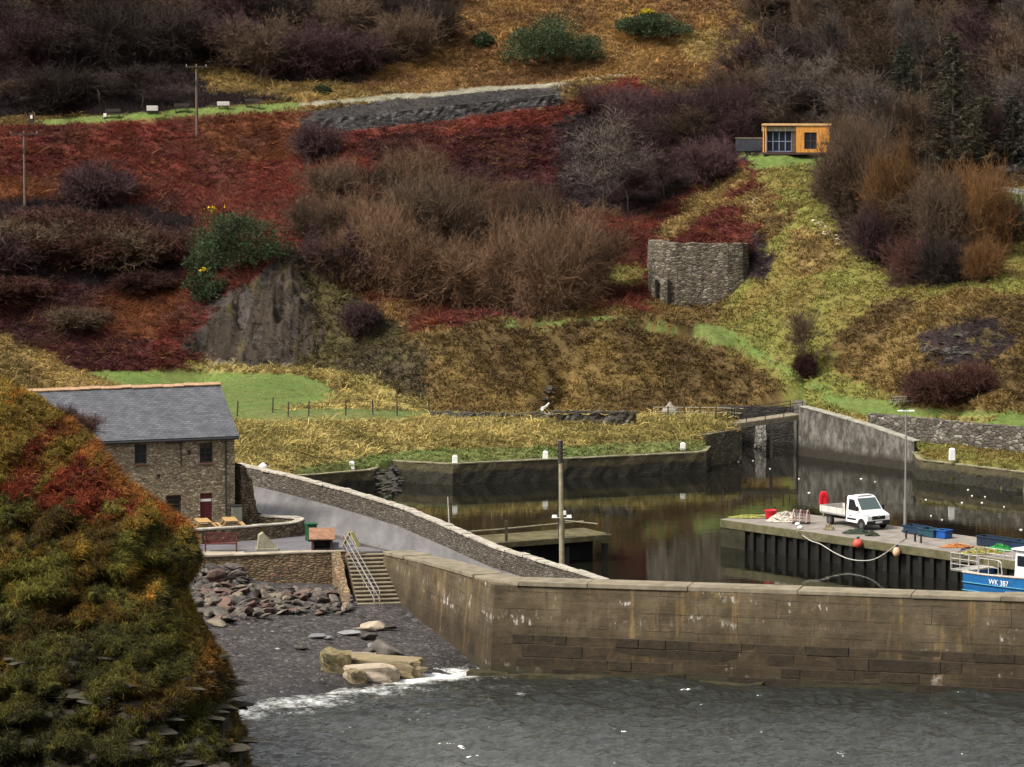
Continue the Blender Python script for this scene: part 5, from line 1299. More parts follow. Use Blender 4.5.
life_housing('red lifebuoy housing in front of the terrace wall at the far right', hit(1017, 450) , -.1)
# rope and buoys on the pier face
def pf(u, v):
    q = plane_hit(u, v, PF0, pn); return q - pn * .12
rp = [Z(797, 531.5, 1.8), pf(803, 534.5), pf(812, 540.5), pf(822, 544), pf(835, 552), pf(848, 558), pf(860, 560.3), pf(874, 559.5), pf(886, 553.5), pf(897, 545), Z(905.5, 538, 1.8)]
def smooth(pts, k=5):
    out = []
    for i in range(len(pts) - 1):
        p0, p1, p2, p3 = pts[max(0, i - 1)], pts[i], pts[i + 1], pts[min(len(pts) - 1, i + 2)]
        for j in range(k):
            t_ = j / k; out.append(.5 * ((2 * p1) + (p2 - p0) * t_ + (2 * p0 - 5 * p1 + 4 * p2 - p3) * t_ ** 2 + (3 * p1 - p0 - 3 * p2 + p3) * t_ ** 3))
    return out + [pts[-1]]
mb = MB(); mb.tube(smooth(rp), .03, 6); tag(mb.build('mooring_rope', m_plain('pale_rope', (.42, .4, .36), .8, .2, 0, 6)), 'pale slack rope hanging in a loop along the pier side', 'rope')
M_BUOY = m_plain('orange_red_buoy', (.62, .09, .06), .45, .2, 0, 3); M_BUOY2 = m_plain('faded_peach_buoy', (.62, .38, .24), .5, .2, 0, 3)
def buoy(label, u, v, r, mat, sq=1.0):
    p = pf(u, v) - pn * r * .6; t = thing('mooring_buoy', label, 'buoy', p)
    mb = MB(); mb.ball((0, 0, 0), r, (1, 1, sq), 12); mb.build('body', mat, t, smooth=True)
    mb = MB(); mb.tube([(0, 0, r * sq * .9), (0, 0, r * sq + .12)], [.09, .06], 8); mb.build('cap', M_NAVY, t)
    mb = MB(); q = Z(u, v - 10, 1.76) - p; mb.tube([(0, 0, r * sq + .1), (q.x * .6, q.y * .6 - .1, q.z * .8), (q.x, q.y, q.z)], .022, 5); mb.build('lanyard', M_DARKIRON, t)
buoy('round coral red buoy hanging on the pier side below the van', 861, 543, .29, M_BUOY)
buoy('faded peach oval buoy hanging on the pier side right of the rope', 899.5, 551.5, .23, M_BUOY2, 1.35)
# lamp post
p = Z(905, 531.5, 1.752); hz = V(905, 411, p.y).z - 1.752
t = thing('lamp_post', 'tall grey lamp post with twin white lamp heads on the pier', 'lamp post', p, 0)
mb = MB(); mb.tube([(0, 0, 0), (0, 0, 2.0), (0, 0, 2.01), (0, 0, hz)], [.10, .10, .065, .05], 10); mb.build('pole', m_plain('grey_steel', (.2, .195, .18), .6, .1), t)
mb = MB(); mb.box((0, 0, .03), (.4, .4, .06)); mb.build('base_plate', M_DARKIRON, t)
for s in (-1, 1):
    mb = MB(); mb.box((s * .34, 0, hz + .02), (.36, .2, .08), taper=.8); mb.tube([(0, 0, hz), (s * .2, 0, hz)], .03, 6); mb.build('lamp_head', M_WHITE, t, .02)
# low posts on the pier edge beside the bins
for u, v, lab in ((915, 541.5, 'short dark iron post on the pier edge left of its twin'), (921, 543, 'short dark iron post on the pier edge below the teal bin'), (906, 538.5, 'dark mooring ring stub holding the pale rope end')):
    mb = MB(); mb.lathe([(.09, 0), (.07, .05), (.06, .42), (.1, .46), (.1, .52), (.04, .56)], n=10); tag(mb.build('mooring_post', M_DARKIRON, loc=Z(u, v, 1.752)), lab, 'mooring post')
# ================================================================== BOLLARDS, POLES, SIGNS
def bollard(label, p, rz=0, w=.42, h=.55):
    t = thing('bollard', label, 'bollard', p, rz)
    mb = MB(); mb.box((0, 0, h / 2), (w, w, h), taper=.9); mb.build('body', M_WHITE, t, .04)
    mb = MB(); mb.lathe([(w * .36, 0), (w * .3, .05), (.02, .07)], (0, 0, h - .004), 12); mb.build('cap', M_WHITE, t)
    return t
def gz(u, v, z): return Z(u, v, z)
bollard('white bollard above the yellow mossy end of the left quay', gz(352, 469.5, 1.6))
bollard('white bollard on the far quay left of the telegraph pole', gz(455, 463.3, 1.52))
bollard('white bollard on the far quay just beside the telegraph pole', gz(545.5, 459, 1.5))
bollard('white bollard on the far quay below the stone abutment', gz(683, 450.5, 1.5))
bollard('white bollard on the right hand quay beyond the wing wall', hit(952, 460.5) , 0, .46, .85)
mb = MB(); mb.lathe([(.36, 0), (.3, .35), (.08, .55), (.02, .57)], n=8); tag(mb.build('marker_stone', M_WHITE, loc=Z(263, 471, 3.2)), 'pointed white marker stone just behind the parapet top', 'marker stone')
mb = MB(); mb.lathe([(.75, 0), (.65, .3), (.25, .62), (.1, .85), (.02, .9)], n=7); tag(mb.build('standing_stone', m_plain('grey_cone_stone', (.22, .2, .17), .9, .3), loc=Z(670, 413, 3.0)), 'grey pointed stone beside the path fence', 'standing stone')
t = thing('water_trough', 'low pale grey trough in the grass below the bank cleft', 'trough', Z(538, 419.5, 3.05), .05)
mb = MB(); mb.box((0, 0, .25), (1.9, .7, .5)); mb.build('body', m_plain('trough_grey', (.26, .25, .25), .8, .3), t, .03)
mb = MB(); mb.box((0, 0, .5), (1.6, .45, .03)); mb.build('water', M_BASIN, t)
# telegraph pole by the road
p = Z(562, 577.5, 2.0); hp = V(560, 440, p.y).z - 2.0
t = thing('telegraph_pole', 'weathered wooden telegraph pole with small lamps rising behind the parapet', 'telegraph pole', p)
mb = MB(); mb.tube([(0, 0, -4.4), (0, 0, 0), (-.04, 0, hp * .5), (-.1, 0, hp)], [.17, .16, .14, .11], 10); mb.build('pole', m_plain('grey_pole_wood', (.25, .215, .14), .85, .3, 0, 3), t)
mb = MB(); mb.tube([(-.1, -.02, hp - 1.25), (-.1, -.02, hp - .02)], .14, 8)
for z in (.25, .55, .85): mb.box((-.1, -.1, hp - z), (.55, .08, .06))
mb.build('bracket', M_TIMD, t)
for s in (-.42, .38):
    mb = MB(); mb.box((s, -.15, V(560, 516, p.y).z - 2), (.3, .3, .14), taper=.8); mb.tube([(0, -.05, V(560, 518, p.y).z - 2), (s, -.15, V(560, 517, p.y).z - 2)], .025, 5); mb.build('lamp', M_WHITE, t)
mb = MB(); mb.box((.14, -.12, V(560, 512.5, p.y).z - 2), (.16, .14, .22)); mb.build('junction_box', M_WHITE, t)
# thin pale mast
p = Z(449, 528, .2); p = V(449.5, 527, 207)
t = thing('thin_pole', 'thin pale leaning pole standing in the basin behind the parapet', 'pole', (p.x, p.y, 0))
mb = MB(); mb.tube([(.15, 0, -1.5), (0, 0, p.z), (-.1, 0, V(448, 497, 207).z)], [.05, .045, .03], 6); mb.build('shaft', m_plain('pale_pole', (.5, .47, .4), .7, .2), t); mb = MB(); mb.lathe([(.25, -1.6), (.2, -1.2), (.05, -1.15)], n=10); mb.build('foot', M_DARKIRON, t)
# hillside poles
def power_pole(label, u, vb, vt, arm, w=.13):
    g = hit(u, vb); h = V(u, vt, g.y).z - g.z
    t = thing('power_pole', label, 'power pole', g - Vector((0, 0, .3)))
    mb = MB(); mb.tube([(0, 0, -.3), (0, 0, h + .3)], [w * 1.15, w * .85], 8); mb.build('pole', m_plain('brown_pole', (.12, .085, .07), .9, .2), t)
    mb = MB(); mb.box((0, -.12, h + .22), (arm, .1, .12)); mb.build('crossarm', M_TIMD, t)
    for k in (-.45, 0, .45):
        mb = MB(); mb.lathe([(.05, 0), (.06, .08), (.03, .2)], (k * arm, -.12, h + .28), 6); mb.build('insulator', m_plain('insulator', (.2, .17, .16), .4), t)
    mb = MB(); mb.box((0, -.14, h * .8), (.2, .12, .5)); mb.build('switch_box', M_TIMD, t)
power_pole('wooden power pole with crossarm standing below the green hill track', 197, 138, 66, 2.1)
power_pole('wooden power pole with wide crossarm at the left edge of red bracken', 25, 207, 133, 2.7)
# things along the track
def trk(u, v): return hit(u, v)
for u, v, w, h, lab in ((152.5, 114.5, 1.1, .5, 'long white box marker on the green track left of the power pole'), (223.5, 110.5, 1.2, .4, 'low white box marker on the green track right of the power pole')):
    g = trk(u, v); t = thing('marker_box', lab, 'marker board', g)
    for s in (-1, 1): mb = MB(); mb.box((s * w * .35, 0, .12), (.1, .1, .5)); mb.build('leg', M_TIMD, t)
    mb = MB(); mb.box((0, -.05, .35 + h / 2), (w, .3, h)); mb.build('board', m_plain('dull_white', (.5, .48, .44), .7, .15), t, .02)
for u, v, lab in ((105, 119, 'small white topped post beside the green hill track'), (31.5, 125, 'dark gatepost with white patch at the left end of the track')):
    g = trk(u, v); t = thing('marker_post', lab, 'post', g); s = 1 if u < 50 else .5
    mb = MB(); mb.box((0, 0, .55 * s), (.45 * s, .3, 1.2 * s)); mb.build('post', M_TIMD, t); mb = MB(); mb.box((.02, -.17, .75 * s), (.3 if s < 1 else .22, .04, .35)); mb.build('plate', M_WHITE, t)
for u, v, lab in ((113, 118.5, 'dark low bench on the green track beside the small white post'), (182, 114, 'dark low bench on the green track nearer the power pole'), (253, 108, 'dark low bench on the track below the heather slope')):
    g = trk(u, v); t = thing('track_bench', lab, 'bench', g, .1)
    mb = MB(); mb.box((0, 0, .45), (1.5, .4, .08)); mb.build('seat', M_TIMD, t)
    mb = MB(); mb.box((0, .22, .75), (1.5, .06, .3)); mb.build('backrest', M_TIMD, t)
    for s in (-1, 1): mb = MB(); mb.box((s * .6, 0, .2), (.1, .4, .5)); mb.build('leg', M_TIMD, t)
# field fence
t = thing('field_fence', 'wire fence on thin dark posts along the edge of the green field', 'fence'); prev = None; mbw = MB()
for u, v in ((237, 416.5), (272.5, 412.5), (288, 417), (308.5, 416.5), (345.5, 415.5), (373, 415), (397, 416), (429, 417)):
    g = hit(u, v, 235, 300); mb = MB(); h = 1.15; mb.tube([g - Vector((0, 0, .3)), g + Vector((random.uniform(-.08, .08), 0, h))], .055, 5); mb.build('post', M_TIMD, t)
    if prev is not None:
        for k in (.35, .7, 1.05): mbw.tube([prev + Vector((0, 0, k)), g + Vector((0, 0, k))], .007, 3)
    prev = g
mbw.build('wire', M_DARKIRON, t)
# little stone features at the top right
p = hit(1003, 172); mb = MB(); strip_wall(mb, resample([V(984, 168, p.y), V(1003, 166, p.y - .3), V(1030, 163, p.y)], .5), lambda q: q.z - 2.2, .8, 1, .1, 4, .12, 91)
tag(mb.build('garden_wall', M_RUB_GREY), 'short grey stone garden wall under the dark trees at upper right', 'stone wall')
p = hit(998, 192); mb = MB(); strip_wall(mb, [V(990, 187, p.y), V(999, 186, p.y), V(1012, 188, p.y), V(1030, 190, p.y)], lambda q: q.z - .9, .8, 1, .05, 3, .08, 92)
tag(mb.build('garden_wall', m_plain('pale_slabs', (.33, .31, .28), .9, .4, 0, 2)), 'low pale stone edging above the small green lawn at right', 'stone wall')
# ================================================================== PLANT COVER
def blade_mesh(name, base, d, length, width, droop, col, mat, seg2=True, rng=RNG):
    """many blades: base points, growing directions, then bending over"""
    n = len(base); d = d / np.linalg.norm(d, axis=1, keepdims=True)
    side = np.cross(d, rng.normal(size=(n, 3))); side /= np.linalg.norm(side, axis=1, keepdims=True) + 1e-9
    hor = d * np.array([1, 1, 0]); hor /= np.linalg.norm(hor, axis=1, keepdims=True) + 1e-6
    l = length[:, None]; w = width[:, None]; dr = droop[:, None]
    if seg2:
        mid = base + d * l * .55
        d2 = d + hor * dr * .8 - np.array([0, 0, 1]) * dr; d2 /= np.linalg.norm(d2, axis=1, keepdims=True)
        tip = mid + d2 * l * .55
        co = np.stack([base - side * w * .5, base + side * w * .5, mid + side * w * .4, mid - side * w * .4, tip], 1).reshape(-1, 3)
        i = np.arange(n)[:, None] * 5
        loops = np.concatenate([i + np.array([0, 1, 2, 3]), i + np.array([3, 2, 4])], 1).ravel()
        tot = np.tile([4, 3], n); k = 5
    else:
        d2 = d + hor * dr * .5 - np.array([0, 0, 1]) * dr * .5
        co = np.stack([base - side * w * .5, base + side * w * .5, base + d2 * l], 1).reshape(-1, 3)
        loops = np.arange(n * 3); tot = np.full(n, 3); k = 3
    c = np.repeat(col, k, 0)
    return fast_mesh(name, co, loops, tot, mat, c)
M_BLADE = m_attr('grass_blades', .8, (1, 4), .25, None, 0, .2)
# candidate spots on the hillside that the camera side can see
def spots(n, x0, x1, y0, y1, seed):
    r = np.random.default_rng(seed)
    x = r.uniform(x0, x1, n); y = r.uniform(y0, y1, n)
    j = np.clip(np.searchsorted(XS, x), 0, len(XS) - 1); i = np.clip(np.searchsorted(YS, y), 0, len(YS) - 1)
    ok = inside(LAND, x, y) & (GZ[i, j] > .5) & (GZ[np.maximum(i - 1, 0), j] > .5) & (GZ[i, np.maximum(j - 1, 0)] > .5)
    ok &= ~((y < 224) & (x > -27.5) & (x < -13))
    x, y = x[ok], y[ok]; z = ground(x, y)
    u, v = project(x, y, z)
    ok = (u > -170) & (u < 1194) & (v > -80)
    ok &= ~((np.abs(x - (CP0.x)) < 3.3) & (np.abs(y - CP0.y) < 2.0))
    x, y, z = x[ok], y[ok], z[ok]
    for a_, b_ in zip(tk, tk[1:]): pass
    zi = zone_of(x + r.normal(0, .5, len(x)), y + r.normal(0, .5, len(y)), z, 1.5)
    return x, y, z, zi, r
x, y, z, zi, r = spots(520000, -75, 75, 204, 394, 11)
kinds = KIND[zi]
def ck(k): return COV.index(k)
#           keep  blades  len        width      spread droop
SPEC = dict(gold=(.62, 8, (.35, .75), (.05, .09), .8, .8), bank=(.62, 8, (.3, .7), (.05, .09), .8, .9), green=(.62, 8, (.18, .42), (.05, .085), .8, .9), turf=(.25, 4, (.08, .16), (.05, .08), .9, .3),
            bracken=(.66, 11, (.4, .95), (.05, .10), .85, .6), heather=(.6, 9, (.5, 1.1), (.035, .06), .7, .2), rock=(.5, 6, (.15, .38), (.05, .08), .8, .7), gravel=(.03, 3, (.1, .2), (.05, .08), .8, .4),
            wood=(.5, 8, (.4, .9), (.04, .08), .8, .4), shale=(.5, 5, (.15, .35), (.05, .08), .8, .5))
NAMES = dict(gold='golden_grass', bank='brown_grass', green='green_grass', turf='short_turf_grass', bracken='red_bracken', heather='dark_heather', rock='sparse_scar_grass', gravel='track_grass', wood='woodland_undergrowth', shale='shale_grass')
SLABEL = dict(gold='long golden tussock grass on the banks and slopes', bank='coarse brown grass on the steep bank', green='yellow green rough grass on the right hand slope and paths', turf='short bright green turf of the field, track and lawns', bracken='rust red dead bracken across the hillside',
              heather='dark purple brown heather scrub at the left of the hillside', rock='sparse grass on the bare grey scar', gravel='thin grass along the gravel track', wood='dark brown undergrowth below the bare trees', shale='thin grass on the dark shale slope')
def slope_dir(x, y):
    e = .8; return np.stack([ground(x - e, y) - ground(x + e, y), ground(x, y - e) - ground(x, y + e)], -1) / (2 * e)
for k, (keep, nb, ln, wd_, spread, droop) in SPEC.items():
    s = (kinds == ck(k)) & (r.random(len(x)) < keep)
    if not s.any(): continue
    X_, Y_, Z_, zk = x[s], y[s], z[s], zi[s]
    n = len(X_); cl_ = fbm(X_ * .8, Y_ * .8, 77, 3)
    col = cover_colour(X_, Y_, zk) * (r.uniform(.6, 1.5, (n, 1)) if k not in ('bracken', 'heather') else r.uniform(.78, 1.28, (n, 1))) * (.55 + .9 * cl_[:, None])
    if k == 'bracken':
        col *= .75 + .7 * fbm(X_ * .16, Y_ * .16, 78, 3)[:, None]; pk_ = fbm(X_ * .3, Y_ * .3, 79, 3) > .6; col[pk_] = col[pk_] * .6 + np.array((.17, .075, .05)) * .4
        m_ = r.random(n); col[m_ > .92] = np.array((.22, .10, .035)) * r.uniform(.6, 1.2, ((m_ > .92).sum(), 1)); col[m_ < .12] *= .45
    if k in ('gold', 'green', 'bank'):
        m_ = r.random(n); col[m_ > .9] = col[m_ > .9] * np.array((1.35, 1.25, 1.2))
    base = np.repeat(np.stack([X_, Y_, Z_ - .05 + (.3 if k == 'rock' else 0)], -1), nb, 0) + r.normal(0, .16, (n * nb, 3)) * np.array([1, 1, .2])
    sd_ = np.repeat(slope_dir(X_, Y_), nb, 0)
    d = np.concatenate([r.normal(0, spread, (n * nb, 2)) + sd_ * .5, np.ones((n * nb, 1)) * .9], 1)
    tuss = (r.random(n) < .12) & (k != 'turf'); big = np.repeat((.4 + 1.0 * cl_) * np.where(tuss, r.uniform(1.4, 2.1, n), 1), nb)
    L_ = r.uniform(*ln, n * nb) * big; W_ = r.uniform(*wd_, n * nb)
    me = blade_mesh(NAMES[k], base, d, L_, W_, np.full(n * nb, droop) * r.uniform(.4, 1.4, n * nb), np.repeat(col, nb, 0) * r.uniform(.75, 1.25, (n * nb, 1)), M_BLADE, k in ('gold', 'bank', 'green'))
    o = link(NAMES[k], me, None, 'stuff'); o['label'] = SLABEL[k]; o['category'] = 'grass' if k not in ('bracken', 'heather', 'wood') else ('bracken' if k == 'bracken' else 'undergrowth')

# ------------------------------------------------------------------ bare shrubs and trees
def grow(seed, n0, spread, kids, lens, h, widths, trunk=False, up=.25, wig=.55, start=.3):
    r = np.random.default_rng(seed); segs = []                      # (level, p0, p1, w0, w1)
    def unit(v): return v / (np.linalg.norm(v) + 1e-9)
    cur = []
    for i in range(n0):
        a = r.uniform(0, 2 * PI); t = spread * r.uniform(.25, 1) ** .7
        d = unit(np.array([math.cos(a) * t, math.sin(a) * t, 1.0]))
        p = np.array([math.cos(a), math.sin(a), 0]) * r.uniform(0, .10) * (0 if trunk else 1)
        cur.append((p, d, lens[0] * h * r.uniform(.75, 1.1)))
    for lev in range(len(lens)):
        nxt = []
        for p, d, l in cur:
            m = p + d * l * .5; d2 = unit(d + r.normal(0, .18, 3)); e = m + d2 * l * .5
            w0, w1 = widths[lev], widths[min(lev + 1, len(widths) - 1)] * (1 if lev < len(lens) - 1 else .35)
            segs.append((lev, p, m, w0, (w0 + w1) / 2)); segs.append((lev, m, e, (w0 + w1) / 2, w1))
            if lev < len(lens) - 1:
                for k in range(kids[lev]):
                    t = r.uniform(start if lev == 0 else .25, 1.0); q = p + (m - p) * t * 2 if t < .5 else m + (e - m) * (t - .5) * 2
                    dd = unit(d2 + r.normal(0, wig, 3) + np.array([0, 0, up]))
                    nxt.append((q, dd, lens[lev + 1] * h * r.uniform(.6, 1.2)))
        cur = nxt
    return segs
def segs_mesh(name, segs, mat, seed):
    r = np.random.default_rng(seed); n = len(segs)
    p0 = np.array([s[1] for s in segs]); p1 = np.array([s[2] for s in segs]); w0 = np.array([s[3] for s in segs]); w1 = np.array([s[4] for s in segs])
    thick = w0 > .03; cos = []; loops = []; o = 0
    d = p1 - p0; rnd = r.normal(size=(n, 3)); sd = np.cross(d, rnd); sd /= np.linalg.norm(sd, axis=1, keepdims=True) + 1e-9
    s2 = np.cross(d, sd); s2 /= np.linalg.norm(s2, axis=1, keepdims=True) + 1e-9
    t = ~thick
    A = np.stack([p0 - sd * w0[:, None] / 2, p0 + sd * w0[:, None] / 2, p1 + sd * w1[:, None] / 2, p1 - sd * w1[:, None] / 2], 1)[t].reshape(-1, 3)
    nt_ = t.sum(); cos.append(A); loops.append(np.arange(nt_ * 4)); o = nt_ * 4
    if thick.any():
        a0, a1, q0, q1, v0, v1 = sd[thick], s2[thick], p0[thick], p1[thick], w0[thick][:, None] / 2, w1[thick][:, None] / 2
        ring = lambda c, w: [c + a0 * w, c + a1 * w, c - a0 * w, c - a1 * w]
        B = np.stack(ring(q0, v0) + ring(q1, v1), 1).reshape(-1, 3); m_ = thick.sum()
        f = np.concatenate([np.array([k, (k + 1) % 4, 4 + (k + 1) % 4, 4 + k]) for k in range(4)])
        loops.append((o + np.arange(m_)[:, None] * 8 + f).ravel()); cos.append(B)
    co = np.concatenate(cos); lp = np.concatenate(loops)
    return fast_mesh(name, co, lp, np.full(len(lp) // 4, 4), mat)
def m_twig(name, col, var=.5):
    m, nt, b = new_mat(name)
    oi = nt.nodes.new('ShaderNodeObjectInfo')
    f = math_(nt, 'ADD', math_(nt, 'MULTIPLY', oi.outputs['Random'], .5), math_(nt, 'MULTIPLY', noise(nt, obj_coord(nt), 1.2, 4, .7), .6))
    L(nt, ramp(nt, f, [(.2, [c * (1 - var) for c in col]), (.85, [c * (1 + var) for c in col])]), b.inputs['Base Color'])
    b.inputs['Roughness'].default_value = .9; b.inputs['Specular IOR Level'].default_value = .1
    return m
TW = dict(willow=m_twig('willow_twigs', (.122, .072, .043)), purple=m_twig('purple_twigs', (.062, .036, .036)), grey=m_twig('grey_twigs', (.105, .083, .07)), dark=m_twig('dark_twigs', (.036, .026, .022)),
          orange=m_twig('orange_twigs', (.125, .064, .026)), red=m_twig('red_twigs', (.06, .028, .022)), brown=m_twig('brown_twigs', (.09, .06, .04)))
BARK = m_plain('bark', (.085, .065, .05), .9, .4, 0, 4)
PROTO = {}
def shrub_proto(kind, variant):
    key = (kind, variant)
    if key in PROTO: return PROTO[key]
    sd_ = (hash_(kind) * 7 + variant * 13) % 9973
    if kind in ('grey_tree', 'bare_tree'):
        sg = grow(sd_, 1, .08, (14, 8, 7, 6), (.62, .34, .19, .11, .065), 6.0, (.14, .06, .03, .02, .015), True, .2, .6, .22)
        cut = 0
    elif kind == 'scrub':
        sg = grow(sd_, 34, 1.4, (7, 7, 7), (.42, .28, .18, .11), 2.4, (.04, .024, .017, .0135), False, .25, .7, .1); cut = 0
    else:
        sg = grow(sd_, 20, 1.0, (8, 8, 8), (.46, .28, .18, .11), 4.5, (.055, .028, .017, .0125), False, .22, .68, .05); cut = 0
    hgt = np.percentile([s[2][2] for s in sg], 98)
    wid = np.percentile([abs(s[2][0]) for s in sg], 95) * 2
    a = [s for s in sg if s[0] <= cut]; b_ = [s for s in sg if s[0] > cut]
    PROTO[key] = (a, b_, hgt, wid, {}); return PROTO[key]
def hash_(s): return sum((i + 1) * ord(c_) for i, c_ in enumerate(s))
def shrub(u, vb, hpx, kind, tw, name, label, group, wpx=None, cat='shrub', rr=random.Random(5)):
    g = hit(u, vb); variant = rr.randrange(4)
    a, b_, hgt, wid, cache = shrub_proto(kind, variant)
    if tw not in cache:
        cache[tw] = (segs_mesh('stems', a, BARK if kind.endswith('tree') else TW[tw], 1), segs_mesh('twigs', b_, TW[tw], 2))
    ppm = 3480 / g.y; sz = hpx / ppm / hgt; sx = (wpx / ppm / wid) if wpx else sz * rr.uniform(.9, 1.25)
    t = thing(name, label, cat, (g.x, g.y, g.z - .1), rr.uniform(0, 6.28), group); t.scale = (sx, sx, sz)
    tr = kind.endswith('tree')
    link('trunk' if tr and cat == 'tree' else 'stems', cache[tw][0], t); link('crown', cache[tw][1], t)
    return t
def many(lst, kind, tw, name, label, group, cat='shrub', w=1.0):
    for e in lst:
        u, vb, h = e[:3]; h *= (.8, 1.0, 1.12, .92, 1.22)[int(u * 3 + vb) % 5] if kind == 'shrub' else 1; shrub(u, vb, h, ('bare_tree' if (int(u) + int(vb)) % 5 == 0 and name in ('willow_thicket', 'bare_bush', 'wood_bush', 'hill_scrub') and kind == 'shrub' else kind), tw if isinstance(tw, str) else tw[(int(u) * 7 + int(vb)) % len(tw)], name, label, group, e[3] if len(e) > 3 else None, cat)
many([(335, 212, 46, 60), (375, 205, 50, 64), (418, 203, 48, 60), (456, 212, 46, 60), (500, 210, 38, 56), (322, 252, 58, 62), (360, 258, 68, 74), (405, 262, 76, 80), (450, 262, 72, 76), (495, 258, 68, 72), (540, 262, 66, 72), (578, 262, 58, 66),
      (348, 284, 56, 60), (388, 290, 66, 72), (432, 302, 76, 80), (478, 311, 84, 84), (518, 313, 84, 84), (556, 311, 76, 78), (588, 300, 64, 66)], 'shrub', ('willow', 'brown', 'willow'), 'willow_thicket', 'bare orange brown willow in the big thicket above the brown bank', 'bare willows above the bank')
shrub(604, 216, 104, 'grey_tree', 'grey', 'grey_tree', 'pale grey leafless tree between the willow thicket and the purple thicket', None, 82, 'tree')
many([(592, 118, 28, 50), (630, 128, 44, 60), (668, 136, 58, 64), (640, 166, 56, 64), (690, 160, 68, 66), (722, 142, 66, 60), (708, 186, 58, 60), (664, 196, 52, 62), (628, 212, 48, 56), (738, 152, 46, 40)], 'shrub', ('purple', 'brown', 'purple'), 'bare_bush', 'purple brown leafless bush in the thicket left of the orange cabin', 'purple bushes left of the cabin')
many([(762, 42, 62), (802, 46, 66), (850, 42, 64), (902, 36, 56), (960, 32, 56), (1010, 40, 64), (745, 96, 70), (785, 102, 80), (832, 98, 84), (872, 104, 88), (920, 98, 80), (985, 92, 84), (1020, 100, 80), (716, 128, 62), (748, 132, 66), (778, 124, 70), (814, 120, 66), (852, 146, 74), (884, 162, 84), (918, 166, 74), (1002, 165, 60), (1024, 150, 80), (868, 60, 60), (940, 60, 60)],
     'bare_tree', ('brown', 'dark', 'grey', 'purple'), 'bare_tree', 'leafless brown tree in the dark wood above and beside the orange cabin', 'bare trees of the wood', 'tree')
many([(770, 85, 40, 60), (820, 110, 45, 60), (900, 140, 50, 70), (960, 130, 50, 70), (1010, 125, 55, 70), (865, 125, 45, 60), (800, 70, 40, 60), (880, 80, 40, 60), (950, 80, 45, 60), (1000, 60, 45, 60), (850, 20, 40, 70), (920, 15, 40, 70), (1000, 10, 40, 70), (780, 20, 40, 60), (840, 70, 40, 60), (925, 45, 40, 60), (980, 40, 40, 60)], 'shrub', ('dark', 'dark', 'purple'), 'wood_bush', 'dark leafless bush under the trees of the wood', 'bushes under the wood')
many([(838, 206, 74, 60), (866, 216, 78, 60), (850, 182, 58, 50), (918, 262, 80, 60), (942, 266, 84, 64), (896, 232, 70, 60)], 'shrub', ('brown', 'purple'), 'bare_bush', 'brown leafless bush on the slope just below the orange cabin', 'brown bushes below the cabin')
many([(888, 250, 86, 50), (905, 225, 58, 46), (962, 250, 84, 60), (984, 262, 76, 50)], 'shrub', 'orange', 'willow_bush', 'tall orange twigged bush on the upper right slope', 'orange bushes on the right slope')
for u, vb, h, w, tw, lab in ((872, 264, 58, 44, 'purple', 'dark purple rounded bush at the left foot of the orange bushes'), (908, 282, 44, 60, 'red', 'low reddish brown bush in front of the orange bushes'), (982, 282, 42, 40, 'orange', 'low bright orange bush below the tall orange twigs at right'),
                             (942, 286, 50, 60, 'dark', 'dark low bush between the reddish and bright orange bushes'), (1006, 238, 46, 50, 'dark', 'dark bush at the right edge beside the green lawn')):
    shrub(u, vb, h, 'shrub', tw, 'slope_bush', lab, None, w)
shrub(803, 379, 70, 'bare_tree', 'brown', 'lone_bush', 'lone open leafless bush with dark base beside the green path', None, 44)
for u, vb, h, w, lab in ((806, 379, 28, 22, 'small dark red bramble at the foot of the lone bush'), (946, 403, 32, 66, 'dark red bush below the rock outcrop at the right'), (922, 400, 30, 34, 'low dark red bush left of the bigger red one'), (972, 396, 32, 40, 'low red brown bush right of the dark red one')):
    shrub(u, vb, h, 'scrub', 'red', 'red_bush', lab, None, w)
many([(20, 105, 36, 70), (60, 112, 40, 80), (100, 105, 40, 80), (142, 108, 36, 70), (30, 66, 52, 80), (75, 70, 56, 80), (120, 64, 54, 80), (170, 62, 52, 80), (215, 58, 46, 80), (262, 76, 50, 80), (306, 78, 54, 80), (352, 74, 52, 70), (402, 62, 54, 70), (434, 44, 44, 50), (332, 42, 48, 80), (290, 38, 46, 70), (382, 24, 44, 70), (232, 26, 46, 80), (172, 22, 40, 80), (110, 18, 46, 80), (50, 18, 46, 80), (0, 40, 46, 80), (430, 10, 40, 60), (300, 8, 40, 80)],
     'shrub', ('purple', 'dark', 'brown'), 'hill_scrub', 'dark purple brown leafless scrub on the slope above the green track', 'dark scrub above the track')
many([(28, 256, 36, 84), (76, 264, 34, 90), (126, 266, 38, 84), (168, 262, 32, 64), (50, 236, 28, 76), (4, 272, 38, 76), (104, 242, 28, 76), (76, 328, 20, 56), (10, 300, 24, 76), (140, 290, 20, 64)], 'scrub', ('purple', 'red', 'brown'), 'hill_scrub', 'dark low scrub in the red bracken left of the green gorse', 'dark scrub left of the gorse')
for u, vb, h, w, lab in ((98, 208, 42, 72, 'dark rounded bush alone in the red bracken below the track'), (318, 160, 34, 44, 'dark rounded bush below the end of the track wall'), (336, 276, 46, 66, 'dark purple rounded bush above the right shoulder of the scar'), (362, 338, 30, 36, 'dark scrub patch at the right foot of the scar')):
    shrub(u, vb, h, 'scrub', 'purple', 'round_bush', lab, None, w)
